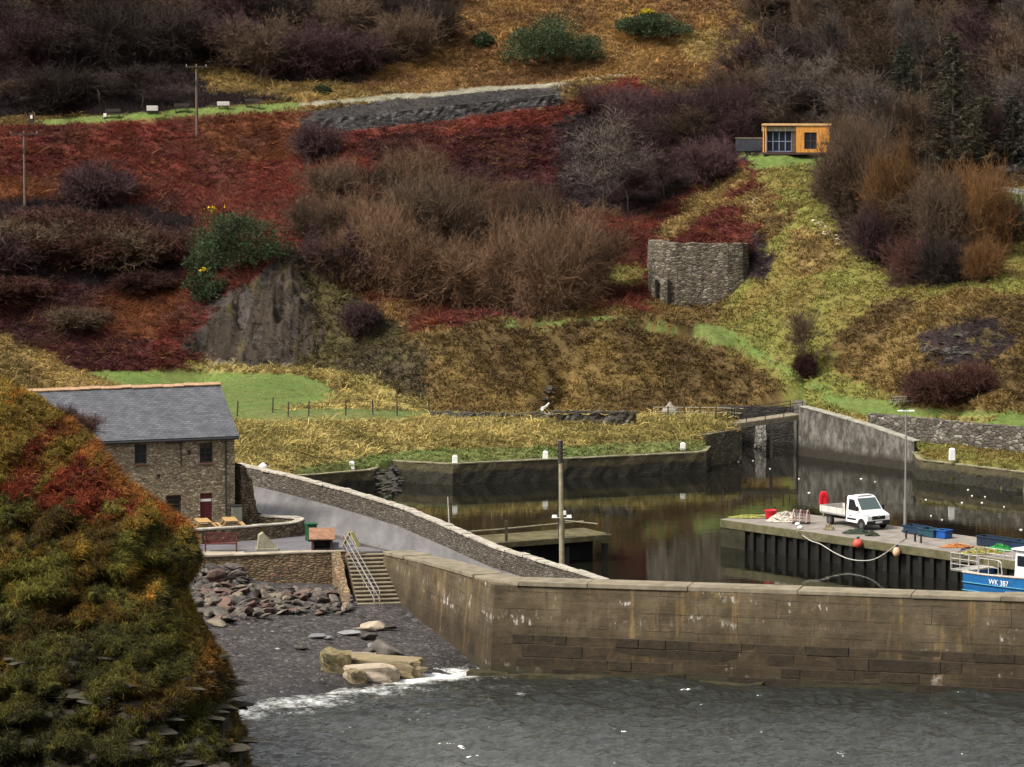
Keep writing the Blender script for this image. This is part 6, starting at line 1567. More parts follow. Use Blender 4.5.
# ------------------------------------------------------------------ gorse
def gorse(u, vb, wpx, hpx, label, flowers=0, seed=1, n=5200):
    g = hit(u, vb); r = np.random.default_rng(seed); ppm = 3480 / g.y
    w, h = wpx / ppm / 2, hpx / ppm
    t = thing('gorse_bush', label, 'gorse', (g.x, g.y, g.z - .2))
    ns_ = 44; th_ = r.uniform(0, 6.28, ns_); rr_ = r.uniform(.0, .86, ns_) ** .7 * .95; sub = np.stack([np.cos(th_) * rr_, np.sin(th_) * rr_, .78 * np.sqrt(1 - rr_ ** 2) * r.uniform(.1, 1.0, ns_)], -1); sub[0] = (0, 0, .6)
    n = int(n * 1.7); pk = r.integers(0, ns_, n); d = r.normal(size=(n, 3)); d /= np.linalg.norm(d, axis=1, keepdims=True); d[:, 2] = np.abs(d[:, 2]) * .9 + .05
    rad = r.uniform(.2, .34, ns_)[pk] * r.uniform(.55, 1.05, n)
    p = sub[pk] + d * rad[:, None]; p[:, 2] = np.clip(p[:, 2], 0, 1.1)
    p = p * np.array([w * 1.05, w * .8, h])
    col = np.array((.034, .056, .028)) * r.uniform(.4, 1.7, (n, 1)) * (.6 + .7 * r.random(ns_))[pk][:, None] + np.array((.02, .012, 0)) * r.random((n, 1))
    me = blade_mesh('crown', p, d + r.normal(0, .5, (n, 3)), r.uniform(.16, .36, n), r.uniform(.07, .13, n), np.zeros(n), col, M_BLADE, False, r); link('crown', me, t)
    mb = MB()
    for k in range(6): mb.tube([(sub[k][0] * w * .3, sub[k][1] * w * .3, 0), (sub[k][0] * w, sub[k][1] * w * .8, sub[k][2] * h)], [.07, .03], 5)
    mb.build('stems', BARK, t)
    if flowers:
        q = p[(p[:, 2] > h * .6)]; q = q[np.argsort(-q[:, 2] + q[:, 0] * .12)][:flowers] + np.array([0, -.25, .12]); m_ = len(q)
        if m_:
            fm = blade_mesh('flowers', q, r.normal(size=(m_, 3)) + np.array([0, 0, .6]), r.uniform(.2, .4, m_), r.uniform(.16, .28, m_), np.zeros(m_), np.array((.5, .36, .02)) * r.uniform(.6, 1.1, (m_, 1)), M_BLADE, False, r); link('flowers', fm, t)
gorse(552, 70, 104, 66, 'big rounded dark green gorse bush in the golden grass above the track wall', 0, 1, 9000)
gorse(484, 46, 24, 15, 'tiny dark green gorse bush left of the big rounded one', 0, 2, 1600)
gorse(650, 38, 80, 30, 'dark gorse bush with bright yellow flowers along its top', 170, 3, 6000)
gorse(322, 96, 18, 12, 'small green gorse clump at the upper edge of the track', 0, 9, 1200)
gorse(240, 274, 92, 74, 'dark green gorse bush with few yellow flowers above the grey scar', 14, 4, 6500)
gorse(208, 282, 48, 46, 'dark green gorse clump at the left of the bigger scar gorse', 0, 5, 2600)
gorse(205, 302, 42, 34, 'low gorse clump with a few yellow flowers at the left edge of the scar', 12, 6, 2200)
gorse(770, 12, 60, 26, 'dark evergreen gorse clump at the top edge above the wood', 0, 7, 3000)
# ------------------------------------------------------------------ conifers
M_NEED = m_attr('conifer_needles', .85, (1, 4), .1, None, 0, .2)
def spruce(u, vb, hpx, wpx, label, seed, tint=(.024, .026, .016)):
    g = hit(u, vb); ppm = 3480 / g.y; h, w = hpx / ppm, wpx / ppm / 2; r = np.random.default_rng(seed)
    t = thing('spruce_tree', label, 'conifer', (g.x, g.y, g.z - .3))
    mb = MB(); mb.tube([(0, 0, 0), (.05, 0, h * .5), (0, 0, h)], [.22, .13, .02], 7); mb.build('trunk', BARK, t)
    B = []; Dn = []; C_ = []
    zz_ = h * .08
    while zz_ < h * .985:
        k = 1 - zz_ / h; bl = w * (k ** .8) * r.uniform(.8, 1.1) + .15; nb = int(5 + 5 * k)
        a0 = r.uniform(0, 6)
        for i in range(nb):
            a = a0 + 2 * PI * i / nb + r.normal(0, .15); L_ = bl * r.uniform(.75, 1.15); m = int(20 * L_ + 8)
            s = r.uniform(.1, 1, m); zoff = L_ * (.28 * s ** 2 - .12 * s)           # dips, then tips upwards
            px_ = np.stack([np.cos(a) * L_ * s, np.sin(a) * L_ * s, zz_ + zoff], -1) + r.normal(0, .05, (m, 3))
            B.append(px_); sdv = np.stack([np.cos(a) + r.normal(0, .8, m), np.sin(a) + r.normal(0, .8, m), r.normal(-.25, .35, m)], -1); Dn.append(sdv)
            C_.append(np.array(tint) * r.uniform(.5, 1.6) * (.6 + .9 * s[:, None]))
        zz_ += .22 + .3 * k
    B = np.concatenate(B); Dn = np.concatenate(Dn); C_ = np.concatenate(C_); m = len(B)
    link('crown', blade_mesh('crown', B, Dn, r.uniform(.25, .5, m), r.uniform(.05, .11, m), np.full(m, .3), C_, M_NEED, False, r), t)
spruce(952, 168, 138, 82, 'tall dark spruce tree with layered branches in the wood at the right', 1, (.036, .032, .02))
spruce(902, 132, 92, 56, 'smaller dark spruce tree left of the tall layered one', 2)
spruce(1012, 168, 76, 60, 'dark bushy conifer at the right edge below the wood', 3, (.026, .026, .02))
spruce(985, 158, 66, 62, 'olive brown drooping conifer right of the tall spruce', 4, (.055, .045, .024))
# ------------------------------------------------------------------ rocks on the hillside
def boulder_mesh(seed, n=16, flat=.65):
    r = np.random.default_rng(seed); bm = bmesh.new()
    for p in r.normal(size=(n, 3)):
        p = p / np.linalg.norm(p) * r.uniform(.8, 1.0) * np.array([.62, .5, .5 * flat]); bm.verts.new(p)
    bmesh.ops.convex_hull(bm, input=bm.verts)
    for v_ in [v_ for v_ in bm.verts if not v_.link_faces]: bm.verts.remove(v_)
    bmesh.ops.bevel(bm, geom=bm.edges[:], offset=.045, segments=2, profile=.6, affect='EDGES')
    me = bpy.data.meshes.new('boulder'); bm.to_mesh(me); bm.free()
    for p in me.polygons: p.use_smooth = False
    return me
def m_rock(name, a, b2, scale=1.6):
    m, nt, b = new_mat(name); v = obj_coord(nt)
    c = ramp(nt, noise(nt, v, scale, 7, .7), [(.3, a), (.7, b2)])
    oi = nt.nodes.new('ShaderNodeObjectInfo')
    c = mixc(nt, 1, c, ramp(nt, oi.outputs['Random'], [(0, (.6, .6, .62)), (1, (1.35, 1.3, 1.25))]), 'MULTIPLY')
    L(nt, c, b.inputs['Base Color']); b.inputs['Roughness'].default_value = .85; bump(nt, b, noise(nt, v, scale * 3, 7, .75), .9, .06); return m
MR_GREY = m_rock('grey_stone', (.04, .036, .033), (.15, .132, .115)); MR_RED = m_rock('reddish_stone', (.07, .044, .036), (.16, .11, .09)); MR_TAN = m_rock('tan_stone', (.09, .075, .055), (.21, .18, .14)); MR_PALE = m_rock('pale_sandstone', (.24, .2, .15), (.42, .36, .28)); MR_BLUE = m_rock('blue_grey_stone', (.17, .17, .18), (.3, .3, .31)); MR_DK = m_rock('dark_rock', (.02, .018, .016), (.075, .066, .055))
MR_SC = m_rock('scar_stone', (.04, .034, .03), (.10, .085, .075))
BMS = [boulder_mesh(s, 14 + s % 4, .55 + .12 * (s % 4)) for s in range(8)]
for me in BMS: me.materials.append(MR_GREY)
def rock_cluster(name, label, cat, pts, mat, size, seed, kind=None, flat=1):
    r = random.Random(seed); mb = MB(); 
    for p in pts:
        bmv = BMS[r.randrange(8)]; s = size * r.uniform(.5, 1.4); M3 = Matrix.Rotation(r.uniform(0, 6), 3, 'Z') @ Matrix.Rotation(r.uniform(-.4, .4), 3, 'X') @ Matrix.Diagonal((s, s, s * r.uniform(.6, 1) * flat))
        mb.add([M3 @ v_.co + Vector(p) for v_ in bmv.vertices], [tuple(f.vertices) for f in bmv.polygons])
    o = mb.build(name, mat); o['label'] = label; o['category'] = cat
    if kind: o['kind'] = kind
    return o
r_ = random.Random(9)
def scatter_px(poly, n):
    out = []
    us = [p[0] for p in poly]; vs_ = [p[1] for p in poly]
    while len(out) < n:
        u, v_ = r_.uniform(min(us), max(us)), r_.uniform(min(vs_), max(vs_))
        if inside(poly, [u], [v_])[0]: out.append((u, v_))
    return out
rock_cluster('scree', 'small pale scree patch above the lime kiln', 'scree', [hit(u, v_) for u, v_ in scatter_px([(747, 198), (758, 196), (762, 212), (752, 218), (746, 212)], 34)], MR_PALE, .32, 1, 'stuff')
rock_cluster('scree', 'pale stone tumble on the grass right of the kiln', 'scree', [hit(u, v_) for u, v_ in scatter_px([(810, 218), (818, 220), (840, 238), (838, 246), (822, 234)], 40)], MR_PALE, .32, 2, 'stuff')
def fine_patch(name, poly, disp, colf, step=.13):
    us = np.array([p[0] for p in poly]); vs2 = np.array([p[1] for p in poly])
    cs = np.array([tuple(hit(u, v2)) for u, v2 in poly]); fx = np.arange(cs[:, 0].min() - 1, cs[:, 0].max() + 1, step); fy = np.arange(cs[:, 1].min() - 2, cs[:, 1].max() + 2, step)
    FX, FY = np.meshgrid(fx, fy); g0 = ground(FX.ravel(), FY.ravel(), GZL).reshape(FX.shape); uu, v2 = project(FX, FY, g0)
    uu = uu + (fbm(FX * .7, FY * .7, 101, 4) - .5) * 26; v2 = v2 + (fbm(FX * .7, FY * .7, 102, 4) - .5) * 20
    k = inside(poly, uu, v2); e = k.astype(float)
    for _ in range(9):
        q = np.pad(e, 1, mode='edge'); e = (q[:-2, 1:-1] + q[2:, 1:-1] + q[1:-1, :-2] + q[1:-1, 2:] + 4 * q[1:-1, 1:-1]) / 8
    zf = g0 + disp(FX, FY, g0) * e + (e - .5) * .5 - .02
    return link(name, grid_mesh(name, FX, FY, zf, M_PATCH, e > .2, colf(FX, FY, g0)), None, 'structure')
M_PATCH = m_attr('bare_earth_rock', .95, (3, 14), 0, (.45, 1.5), .12)
def scar_d(x, y, z):
    rill = fbm(x * 1.5 + .4 * fbm(x, y, 110), y * .22, 111, 4); return -np.abs(rill - .5) * 1.1 + (fbm(x * 1.2, y * 1.2, 112, 5) - .5) * 1.5 + .4 * np.abs(((z * 1.6 + fbm(x * .5, y * .5, 114) * 2) % 1) - .5)
def scar_c(x, y, z):
    a = fbm(x * .5, y * .35, 113, 5)[..., None]; b3 = fbm(x * 1.6, y * .5, 115, 4)[..., None]
    c = np.array((.026, .020, .015)) * (1 - a) + np.array((.06, .046, .035)) * a
    return np.where(b3 > .66, np.array((.055, .042, .02)), c) * (.6 + .8 * b3)
fine_patch('scar_terrain', [(284, 256), (300, 268), (312, 300), (330, 350), (292, 365), (244, 368), (184, 352), (205, 322), (232, 296), (262, 272)], scar_d, scar_c)
def out_d(x, y, z):
    q = z * 1.25 + fbm(x * .35, y * .35, 120, 3) * 1.6 + x * .1; st = np.floor(q) + np.clip((q % 1 - .62) / .38, 0, 1)
    return (st - q) * 1.2 + (fbm(x * 1.3, y * 1.3, 121, 5) - .5) * 1.6 - .1
def out_c(x, y, z):
    a = fbm(x * .9, z * 3.0, 122, 4)[..., None]; b3 = fbm(x * .5, y * .5, 123, 4)[..., None]
    c = np.array((.012, .010, .008)) * (1 - a) + np.array((.04, .033, .026)) * a
    return np.where(b3 > .6, np.array((.07, .052, .022)), c)
rock_cluster('rock_outcrop', 'dark layered rock outcrop breaking through the right hand slope', 'outcrop', [hit(u, v_) + Vector((0, .25, -.15)) for u, v_ in scatter_px([(918, 342), (945, 334), (1000, 326), (1008, 342), (985, 358), (930, 360)], 75)], MR_DK, 1.0, 3, 'stuff', .6)
fine_patch('outcrop_terrain', [(912, 346), (928, 336), (955, 330), (1004, 322), (1014, 340), (990, 362), (945, 364), (922, 360)], out_d, out_c)

pts = [hit(u, v_) for u, v_ in scatter_px([(545, 386), (558, 390), (553, 402), (543, 410), (536, 408), (542, 396)], 14)]
rock_cluster('bank_cleft_rocks', 'dark rocks in the wet cleft at the foot of the brown bank', 'rocks', pts, MR_DK, .9, 4)
rock_cluster('quay_gap_rocks', 'dark tumbled rocks filling the gap between the two quay walls', 'rocks', [V(u, v_, 244.6 + (478 - v_) * .4) for u, v_ in scatter_px([(374, 474), (394, 464), (402, 478), (398, 494), (386, 498), (378, 490)], 80)], MR_DK, .55, 5, 'stuff', .6)
mb = MB(); a_ = [V(u, v_, d_) for u, v_, d_ in ((549, 404, 280.5), (546, 407.5, 279.8), (542, 410, 279))]
mb.tube([p + Vector((0, -.25, .1)) for p in a_], [.06, .1, .16], 6); tag(mb.build('trickle', M_WHITE), 'thin white trickle of water falling from the bank cleft', 'trickle')

# ================================================================== BEACH ROCKS
def rock(name, label, u, v, d, sx, sy, sz, mat, mesh, rz, group=None, tilt=0):
    me = BMS[mesh % 8].copy(); me.materials.clear(); me.materials.append(mat); me.name = name
    o = bpy.data.objects.new(name, me); C.objects.link(o)
    p = V(u, v, d); o.location = p + Vector((0, 0, sz * .12 if name == 'beach_rock' else 0)); o.rotation_euler = (tilt, tilt * .6, rz); o.scale = (sx * 1.15 / 1.1, sy * 1.2 / .9, sz * 1.25 / .6)
    return tag(o, label, 'rock', group)
def beach_hit(u, v):
    rr_ = ray(u, v); d = np.arange(150, 193, .05); k = d / rr_.y; w = np.nonzero(CAMZ + rr_.z * k <= beach_f(rr_.x * k, d))[0]
    return d[w[0]] if len(w) else 189.0
shared = {}
rr = random.Random(21)
for u, v_ in scatter_px([(198, 566), (236, 566), (252, 588), (344, 590), (356, 602), (352, 612), (290, 616), (215, 626), (192, 606)], 210):
    d_ = min(189.6, beach_hit(u, v_ + 3))
    k = rr.randrange(8); mt = rr.choice((MR_GREY, MR_GREY, MR_GREY, MR_RED, MR_TAN))
    if (k, mt.name) not in shared:
        me = BMS[k].copy(); me.materials.clear(); me.materials.append(mt); shared[(k, mt.name)] = me
    o = bpy.data.objects.new('boulder', shared[(k, mt.name)]); C.objects.link(o); s = rr.uniform(.35, .9) * (1.5 if rr.random() < .12 else 1) if u > 250 else rr.uniform(.5, 1.3)
    o.location = V(u, v_, d_) + Vector((0, .15, .02)); o.rotation_euler = (rr.uniform(-.5, .5), rr.uniform(-.5, .5), rr.uniform(0, 6)); o.scale = (s * rr.uniform(.9, 1.4), s * rr.uniform(.7, 1), s * rr.uniform(.45, .9))
    tag(o, 'angular grey, tan or reddish boulder in the heap below the retaining wall', 'boulder', 'boulders heaped below the retaining wall')
rock('boulder', 'large flat topped grey boulder at the foot of the retaining wall', 255, 594, 188.2, 1.7, 1.2, .75, MR_GREY, 2, .2, None, .05)
rock('boulder', 'big reddish brown boulder in the left part of the heap', 226, 598, 186.6, 1.3, 1.0, .75, MR_RED, 5, .8)
rock('boulder', 'tall leaning grey boulder beside the mossy headland edge', 206, 606, 186, 1.1, .9, 1.1, MR_GREY, 3, 2.0, None, .5)
rock('boulder', 'long slanting pale brown boulder at the top of the heap', 217, 578, 188, 1.6, .7, .8, MR_RED, 6, 1.0, None, .6)
for u, v_, sx, sy, sz, mt, k, rz, lab in ((372, 628, 1.25, .8, .55, MR_PALE, 1, .2, 'rounded pale tan rock nearest the foot of the steps'), (349, 633, 1.5, .6, .25, MR_BLUE, 4, .1, 'flat blue grey slab lying on the shingle'), (369, 637.5, 1.0, .6, .3, MR_GREY, 6, .4, 'small flat brown rock below the tan one'),
                                          (394, 651, 2.2, 1.3, .95, MR_GREY, 7, .1, 'largest wedge shaped grey rock on the shingle'), (366, 654, 1.0, .8, .6, MR_GREY, 0, 1.0, 'rounded grey rock left of the largest wedge'), (372, 646, .6, .4, .2, MR_BLUE, 2, .3, 'small pale flat stone above the rounded grey rock'),
                                          (318, 636.5, .9, .5, .2, MR_BLUE, 3, .0, 'thin grey slab left of the blue grey one'), (303, 647, .8, .7, .25, MR_GREY, 5, .5, 'half buried grey stone alone on the open shingle'), (329, 638, .4, .3, .2, MR_BLUE, 1, .5, 'little grey stone between the two flat slabs'), (389, 628, .8, .5, .3, MR_DK, 0, .2, 'dark low rock right of the tan one')):
    rock('beach_rock', lab, u, v_, beach_hit(u, v_ + 2), sx, sy, sz, mt, k, rz)
def slab_mesh(seed):
    r = np.random.default_rng(seed); bm = bmesh.new(); bmesh.ops.create_cube(bm, size=1.0)
    bmesh.ops.subdivide_edges(bm, edges=bm.edges[:], cuts=5, use_grid_fill=True)
    for v2 in bm.verts:
        c = v2.co; k = np.array([c.x * 3 + seed, c.y * 3, c.z * 3])
        n1 = (float(vnoise(k[0] * 1.3 + k[2], k[1] * 1.3 + k[2] * .6, seed)) - .5)
        n2 = (float(vnoise(k[0] * 3.1 + k[2] * 2, k[1] * 3.1, seed + 9)) - .5)
        v2.co = c * (1 + .28 * n1 + .16 * n2) * (1 - .10 * (abs(c.x) > .45) * (abs(c.y) > .3)) + Vector((0, 0, .12 * n2))
    me = bpy.data.meshes.new('rock_ledge'); bm.to_mesh(me); bm.free(); return me
MR_LEDGE = m_rock('mossy_ledge', (.12, .095, .04), (.3, .25, .16)); MR_OLB = m_rock('olive_block', (.1, .085, .03), (.24, .2, .12))
for lab, u, v, dims, rz, mt, sd_ in (('long low mossy sandstone ledge running into the surf', 378, 668, (4.6, 1.5, .9), -.3, MR_LEDGE, 1), ('flat pale sandstone block on top of the ledge', 352, 659.5, (2.2, 1.2, .55), -.05, MR_PALE, 2),
                                     ('blocky pinkish sandstone lump at the seaward end of the ledge', 372, 676, (2.6, 1.2, .9), -.15, MR_PALE, 3), ('square ended mossy block at the left end of the ledge', 337, 667, (1.5, 1.4, 1.25), .1, MR_OLB, 4), ('small square sandstone block in the surf beside the ledge', 357, 679, (.9, .9, .8), .3, MR_LEDGE, 5)):
    me = slab_mesh(sd_); me.materials.append(mt); o = bpy.data.objects.new('rock_ledge', me); C.objects.link(o); q = V(u, v + 3, beach_hit(u, v + 3))
    o.location = q + Vector((0, 0, dims[2] * .22)); o.rotation_euler = (.03, -.03, rz); o.scale = dims; tag(o, lab, 'rock')
# pebbles: small stones over the shingle
r2 = np.random.default_rng(4); n = 5200
px_ = r2.uniform(-19, -1, n); py_ = r2.uniform(158, 190.5, n); s_ = beach_s(px_, py_); ok = (s_ > .4); px_, py_ = px_[ok], py_[ok]; pz_ = beach_h(px_, py_)
mb_co = []; n = len(px_); base8 = np.array([[1, 0, 0], [.3, .9, 0], [-.8, .6, 0], [-.9, -.5, 0], [.2, -1, 0], [.1, .1, .8]])
sz_ = (r2.pareto(2.6, n) * .05 + .05).clip(.05, .32); an = r2.uniform(0, 6.28, n)
ca, sa = np.cos(an), np.sin(an)
co = np.stack([px_[:, None] + sz_[:, None] * (base8[:, 0] * ca[:, None] - base8[:, 1] * sa[:, None]), py_[:, None] + sz_[:, None] * .8 * (base8[:, 0] * sa[:, None] + base8[:, 1] * ca[:, None]), pz_[:, None] - .01 + sz_[:, None] * .6 * base8[:, 2]], -1).reshape(-1, 3)
fl = np.concatenate([[i, (i + 1) % 5, 5] for i in range(5)]); lp = (np.arange(n)[:, None] * 6 + fl).ravel()
g_ = r2.random(n); pc = np.where((g_ > .97)[:, None], np.array((.22, .2, .18)), np.array((.05, .044, .042))) * r2.uniform(.5, 1.6, (n, 1))
o = link('pebbles', fast_mesh('pebbles', co, lp, np.full(n * 5, 3), m_attr('pebble_stone', .8, (3, 9), 0, (.7, 1.3), 0), np.repeat(pc, 6, 0)), None, 'stuff'); o['label'] = 'loose dark pebbles scattered over the shingle beach'; o['category'] = 'pebbles'
# flecks of foam drifting in the basin
mb = MB(); r3 = random.Random(3)
for u, v_ in [(985, 497), (968, 490), (972, 496), (962, 503), (982, 503), (1004, 507), (875, 482), (861, 479), (931, 516), (942, 520), (1021, 530), (926, 500), (809, 493), (799, 479), (753, 461), (770, 469), (738, 462), (740, 524)]:
    q = Z(u, v_, .0); a = r3.uniform(.05, .11); mb.lathe([(a, .01), (a * .8, .05), (a * .2, .07)], (q.x, q.y, 0), 7)
o = mb.build('foam', M_WHITE); o['kind'] = 'stuff'; o['label'] = 'white foam flecks drifting on the dark basin'; o['category'] = 'foam'
# ================================================================== NEAR HEADLAND
EV = np.array([330, 352, 372, 393, 408, 424, 440, 470, 495, 515, 530, 548, 560, 572, 590, 604, 625, 650, 668, 686, 700, 718, 735, 767, 800, 900, 1200], float)
EU = np.array([-110, -60, -8, 34, 58, 84, 101, 122, 152, 180, 199, 203, 208, 203, 193, 196, 205, 222, 231, 238, 235, 243, 249, 256, 264, 285, 340], float)
EU = EU - np.interp(EV, [340, 372, 500, 540, 600], [0, 8, 13, 7, 7])
vv = np.concatenate([np.arange(330, 800, 2.5), np.arange(800, 1210, 20)])
NCV = 190; NB = 26
rows = []; 
for v in vv:
    ue = np.interp(v, EV, EU)
    ue += (fbm(np.array([v * .06]), np.array([3.3]), 5, 3)[0] - .5) * 9
    Dc = 140 - (v - 370) * .058
    us = np.linspace(-460, 1, NCV) ; us = np.sign(us) * np.abs(us / 460) ** 1.45 * 460
    us = ue + (us - us.max())
    t = np.clip((ue - us) / 150, 0, 1)
    D = Dc + 8.5 * (1 - np.sqrt(np.clip(1 - (1 - t) ** 2, 0, 1)))
    rows.append((us, np.full(NCV, v), D))
Ug = np.array([q[0] for q in rows]); Vg = np.array([q[1] for q in rows]); Dg = np.array([q[2] for q in rows])
a_, b_ = Ug - 512, 383.5 - Vg
RX, RY, RZ = a_, F * CP + b_ * SP, -F * SP + b_ * CP
k = Dg / RY; MX, MY, MZ = RX * k, Dg, CAMZ + RZ * k
lump = (fbm(MX * .55, MZ * .8, 71, 4) - .5) * 3.4 + (fbm(MX * 1.3, MZ * 2.0, 72, 3) - .5) * 2.0 + (vnoise(MX * 3.0, MZ * 4.2, 77) - .5) * .35 + np.sqrt(np.abs(2 * fbm(MX * 1.05 + .5 * fbm(MX, MZ, 78), MZ * 1.5, 79, 2) - 1)) * 1.5 - .7
rk = np.clip((Vg - 560) / 140, 0, 1)                         # lower part turns to layered rock
zl = MZ + (fbm(MX * .3, MZ * .1, 73, 3) - .5) * 1.6 + MX * .06
saw = (zl * 1.15) % 1.0
ledge = np.where(saw < .35, saw / .35, 1 - (saw - .35) / .65) * fbm(MX * .5, zl * .6, 74, 3) * 2
edge = np.clip((np.array([q[0].max() for q in rows])[:, None] - Ug) / 25, .1, 1)
Dg2 = Dg - lump * edge - ledge * np.clip(rk * 1.3 - .25, 0, 1) * 1.25 * edge
k = Dg2 / RY; MX, MY, MZ = RX * k, Dg2, CAMZ + RZ * k
# the far flank, turned away from the camera
bx_, by_, bz_ = [], [], []
for j in range(1, NB + 1):
    s = j / NB; bx_.append(MX[:, -1] - s * 1.0 - s * s * 9); by_.append(MY[:, -1] + s * 16); bz_.append(np.minimum(MZ[:, -1], MZ[:, -1] - s * s * (MZ[:, -1] + 3) * 1.0) + 0 * s)
MX = np.concatenate([MX, np.array(bx_).T], 1); MY = np.concatenate([MY, np.array(by_).T], 1); MZ = np.concatenate([MZ, np.array(bz_).T], 1)
Um, Vm = project(MX, MY, MZ)
MOSS = np.array((.042, .038, .009)); OLIVE = np.array((.125, .112, .02)); GOLDM = np.array((.22, .145, .026)); REDM = np.array((.14, .028, .011)); DREDM = np.array((.06, .013, .009)); ROCKM = np.array((.032, .027, .02)); ORM = np.array((.19, .075, .016))
def mound_colour(x, y, z, u, v, r=None):
    n1 = fbm(x * .45, z * .5, 81, 4); n2 = fbm(x * 1.3, z * 1.6, 82, 3)
    jit = (n1 - .5) * 150 + (n2 - .5) * 60
    ue = np.interp(v, EV, EU); off = ue - u + jit * .6                        # distance in from the right-hand edge
    vj = v + jit
    g = np.clip((n2 - .38) / .25, 0, 1)[..., None]
    c = MOSS * (1 - g) + OLIVE * g
    gold = (vj < 455) & (v < 470); c = np.where(gold[..., None], GOLDM * (1 - g * .5) + OLIVE * g * .5, c)
    red = (vj > 425) & (vj < 500 + u * .22) & (v > 400) & (v < 555); c = np.where(red[..., None], REDM * (1 - g) + DREDM * g, c)
    orr = red & (n2 > .6); c = np.where(orr[..., None], ORM, c)
    rim = (off < 32) & (v > 505) & (n2 > .40); c = np.where((rim & ~red)[..., None], GOLDM * .8 + OLIVE * .2, c)  # yellow light along the right-hand edge, painted in as gold grass
    rim2 = (off < 30) & (v < 530) & (v > 420) & (n1 > .52); c = np.where(rim2[..., None], ORM, c)
    low = np.clip((vj - 600) / 120, 0, 1)[..., None]; c = c * (1 - low) + c * np.array((.48, .5, .55)) * low      # darker towards the bottom
    return c, red, rim
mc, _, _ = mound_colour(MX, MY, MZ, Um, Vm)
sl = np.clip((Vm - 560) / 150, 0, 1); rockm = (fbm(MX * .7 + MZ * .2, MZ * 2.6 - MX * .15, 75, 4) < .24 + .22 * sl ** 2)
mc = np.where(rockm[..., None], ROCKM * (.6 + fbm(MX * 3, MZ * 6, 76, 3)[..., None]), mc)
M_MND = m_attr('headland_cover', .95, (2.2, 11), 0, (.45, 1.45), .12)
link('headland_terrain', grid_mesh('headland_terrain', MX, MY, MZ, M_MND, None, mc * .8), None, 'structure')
# tussocks
rm = np.random.default_rng(17)
def mound_pts(n, seed):
    r = np.random.default_rng(seed); i = r.uniform(0, 200, n); j = NCV + 6 - (NCV - 10) * r.random(n)
    i0 = np.minimum(i.astype(int), len(vv) - 2); j0 = j.astype(int); fi, fj = i - i0, j - j0
    def bl(A): return (A[i0, j0] * (1 - fj) + A[i0, j0 + 1] * fj) * (1 - fi) + (A[i0 + 1, j0] * (1 - fj) + A[i0 + 1, j0 + 1] * fj) * fi
    return bl(MX), bl(MY), bl(MZ), bl(rockm.astype(float))
X_, Y_, Z_, rk_ = mound_pts(15000, 3)
u_, v_ = project(X_, Y_, Z_); ok = (u_ > -25) & (v_ < 790) & ((rk_ < .5) | (rm.random(len(rk_)) < .25)); X_, Y_, Z_, u_, v_ = X_[ok], Y_[ok], Z_[ok], u_[ok], v_[ok]
cc_, red_, rim_ = mound_colour(X_ + rm.normal(0, .15, len(X_)), Y_, Z_ + rm.normal(0, .15, len(X_)), u_, v_)
n = len(X_)
cl_ = fbm(X_ * 1.1, Z_ * 1.4, 91, 3)
tcol = cc_ * rm.uniform(.5, 1.7, (n, 1)) * (.35 + 1.3 * cl_[:, None])
brn_ = fbm(X_ * .7, Z_ * .9, 93, 3) > .56; tcol[brn_ & ~red_] = tcol[brn_ & ~red_] * np.array((1.25, .85, .7))
gf_ = red_ & (fbm(X_ * .6, Z_ * .7, 94, 3) > .57); tcol[gf_] = (GOLDM * .8) * rm.uniform(.5, 1.4, (gf_.sum(), 1)); red_ = red_ & ~gf_
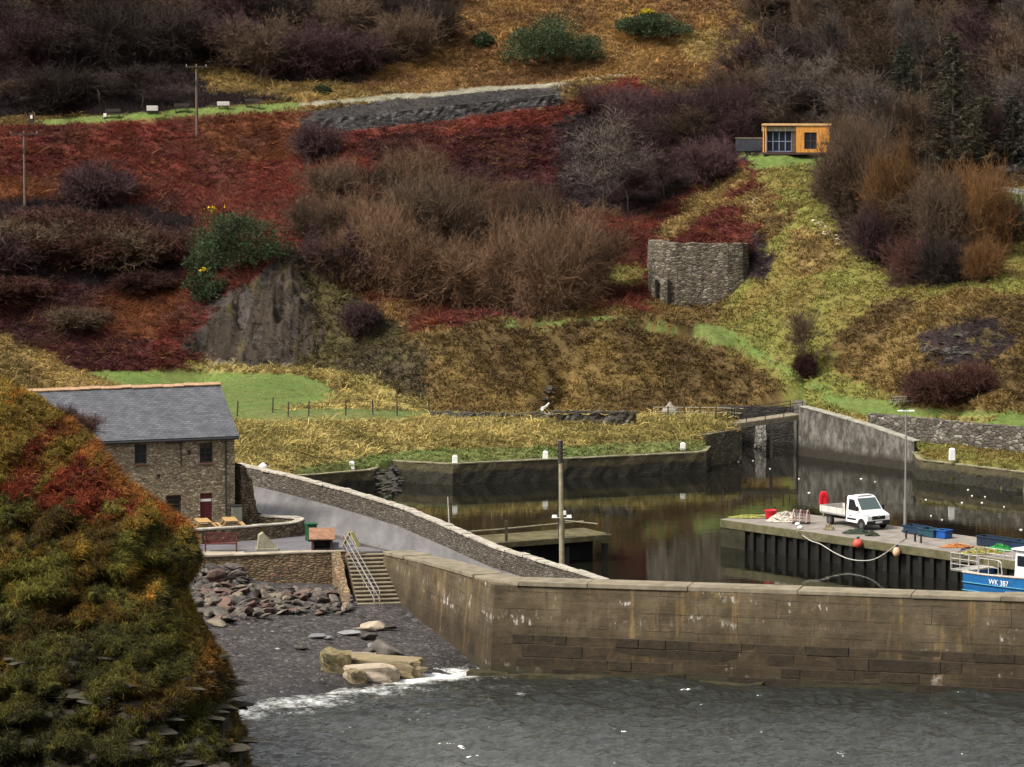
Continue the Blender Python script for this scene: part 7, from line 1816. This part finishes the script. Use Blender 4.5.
for nm, sel, nb, ln, wdt, drp, lab, cat in (('headland_grass', ~red_, 46, (.16, .4), (.018, .034), 1.4, 'mossy olive and golden tussock grass on the near headland', 'grass'), ('headland_bracken', red_, 34, (.2, .5), (.018, .04), .9, 'rusty red dead bracken on the near headland', 'bracken')):
    m_ = sel.sum(); base = np.repeat(np.stack([X_, Y_, Z_], -1)[sel], nb, 0) + rm.normal(0, .055, (m_ * nb, 3)) + np.array([0, -.02, .04])
    d = rm.normal(0, .6, (m_ * nb, 3)) + np.array([.1, -.35, 1.0])
    L_ = rm.uniform(*ln, m_ * nb) * np.repeat(.5 + cl_[sel], nb)
    me = blade_mesh(nm, base, d, L_, rm.uniform(*wdt, m_ * nb), drp * rm.uniform(.4, 1.3, m_ * nb), np.repeat(tcol[sel], nb, 0) * rm.uniform(.7, 1.35, (m_ * nb, 1)), M_BLADE, True, rm)
    o = link(nm, me, None, 'stuff'); o['label'] = lab; o['category'] = cat
# bare bush standing on the headland in front of the roof
def near_bush(u, v, d, h, label, tw, seed):
    p = V(u, v, d); a, b2, hg, wd2, cache = shrub_proto('shrub', seed % 4)
    t = thing('bare_bush', label, 'shrub', p, seed); t.scale = (h / hg,) * 3
    if tw not in cache: cache[tw] = (segs_mesh('stems', a, TW[tw], 1), segs_mesh('twigs', b2, TW[tw], 2))
    link('stems', cache[tw][0], t); link('crown', cache[tw][1], t)
near_bush(86, 440, 147, 1.1, 'thin red brown leafless bush on the headland against the slate roof', 'red', 2)
near_bush(66, 427, 147, .9, 'small red leafless bush on the headland left of the taller one', 'red', 3)

X2, Y2, Z2, _r = mound_pts(9000, 8); u2, v2 = project(X2, Y2, Z2)
zl2 = (Z2 + (fbm(X2 * .3, Z2 * .1, 73, 3) - .5) * 1.6 + X2 * .06) * 1.15 % 1.0
sel = np.nonzero((u2 > -20) & (v2 > 655) & (v2 < 800) & (zl2 < .3) & (fbm(X2 * .5, Z2 * .6, 96, 2) > .5))[0][:90]
MR_LEDG = m_rock('ledge_stone', (.012, .011, .008), (.06, .052, .036), 2.2)
rl = random.Random(12); mb = MB()
for i in sel:
    bmv = BMS[rl.randrange(8)]; s1 = rl.uniform(.5, 1.3); M3 = Matrix.Rotation(rl.uniform(-.4, .4), 3, 'Z') @ Matrix.Rotation(rl.uniform(-.12, .12), 3, 'Y') @ Matrix.Diagonal((s1 * 1.5, s1, s1 * rl.uniform(.25, .5)))
    mb.add([M3 @ w_.co + Vector((X2[i], Y2[i] + .05, Z2[i])) for w_ in bmv.vertices], [tuple(f.vertices) for f in bmv.polygons])
o = mb.build('ledge_rocks', MR_LEDG); o['kind'] = 'stuff'; o['label'] = 'broken flat rock ledges low on the near headland'; o['category'] = 'rocks'
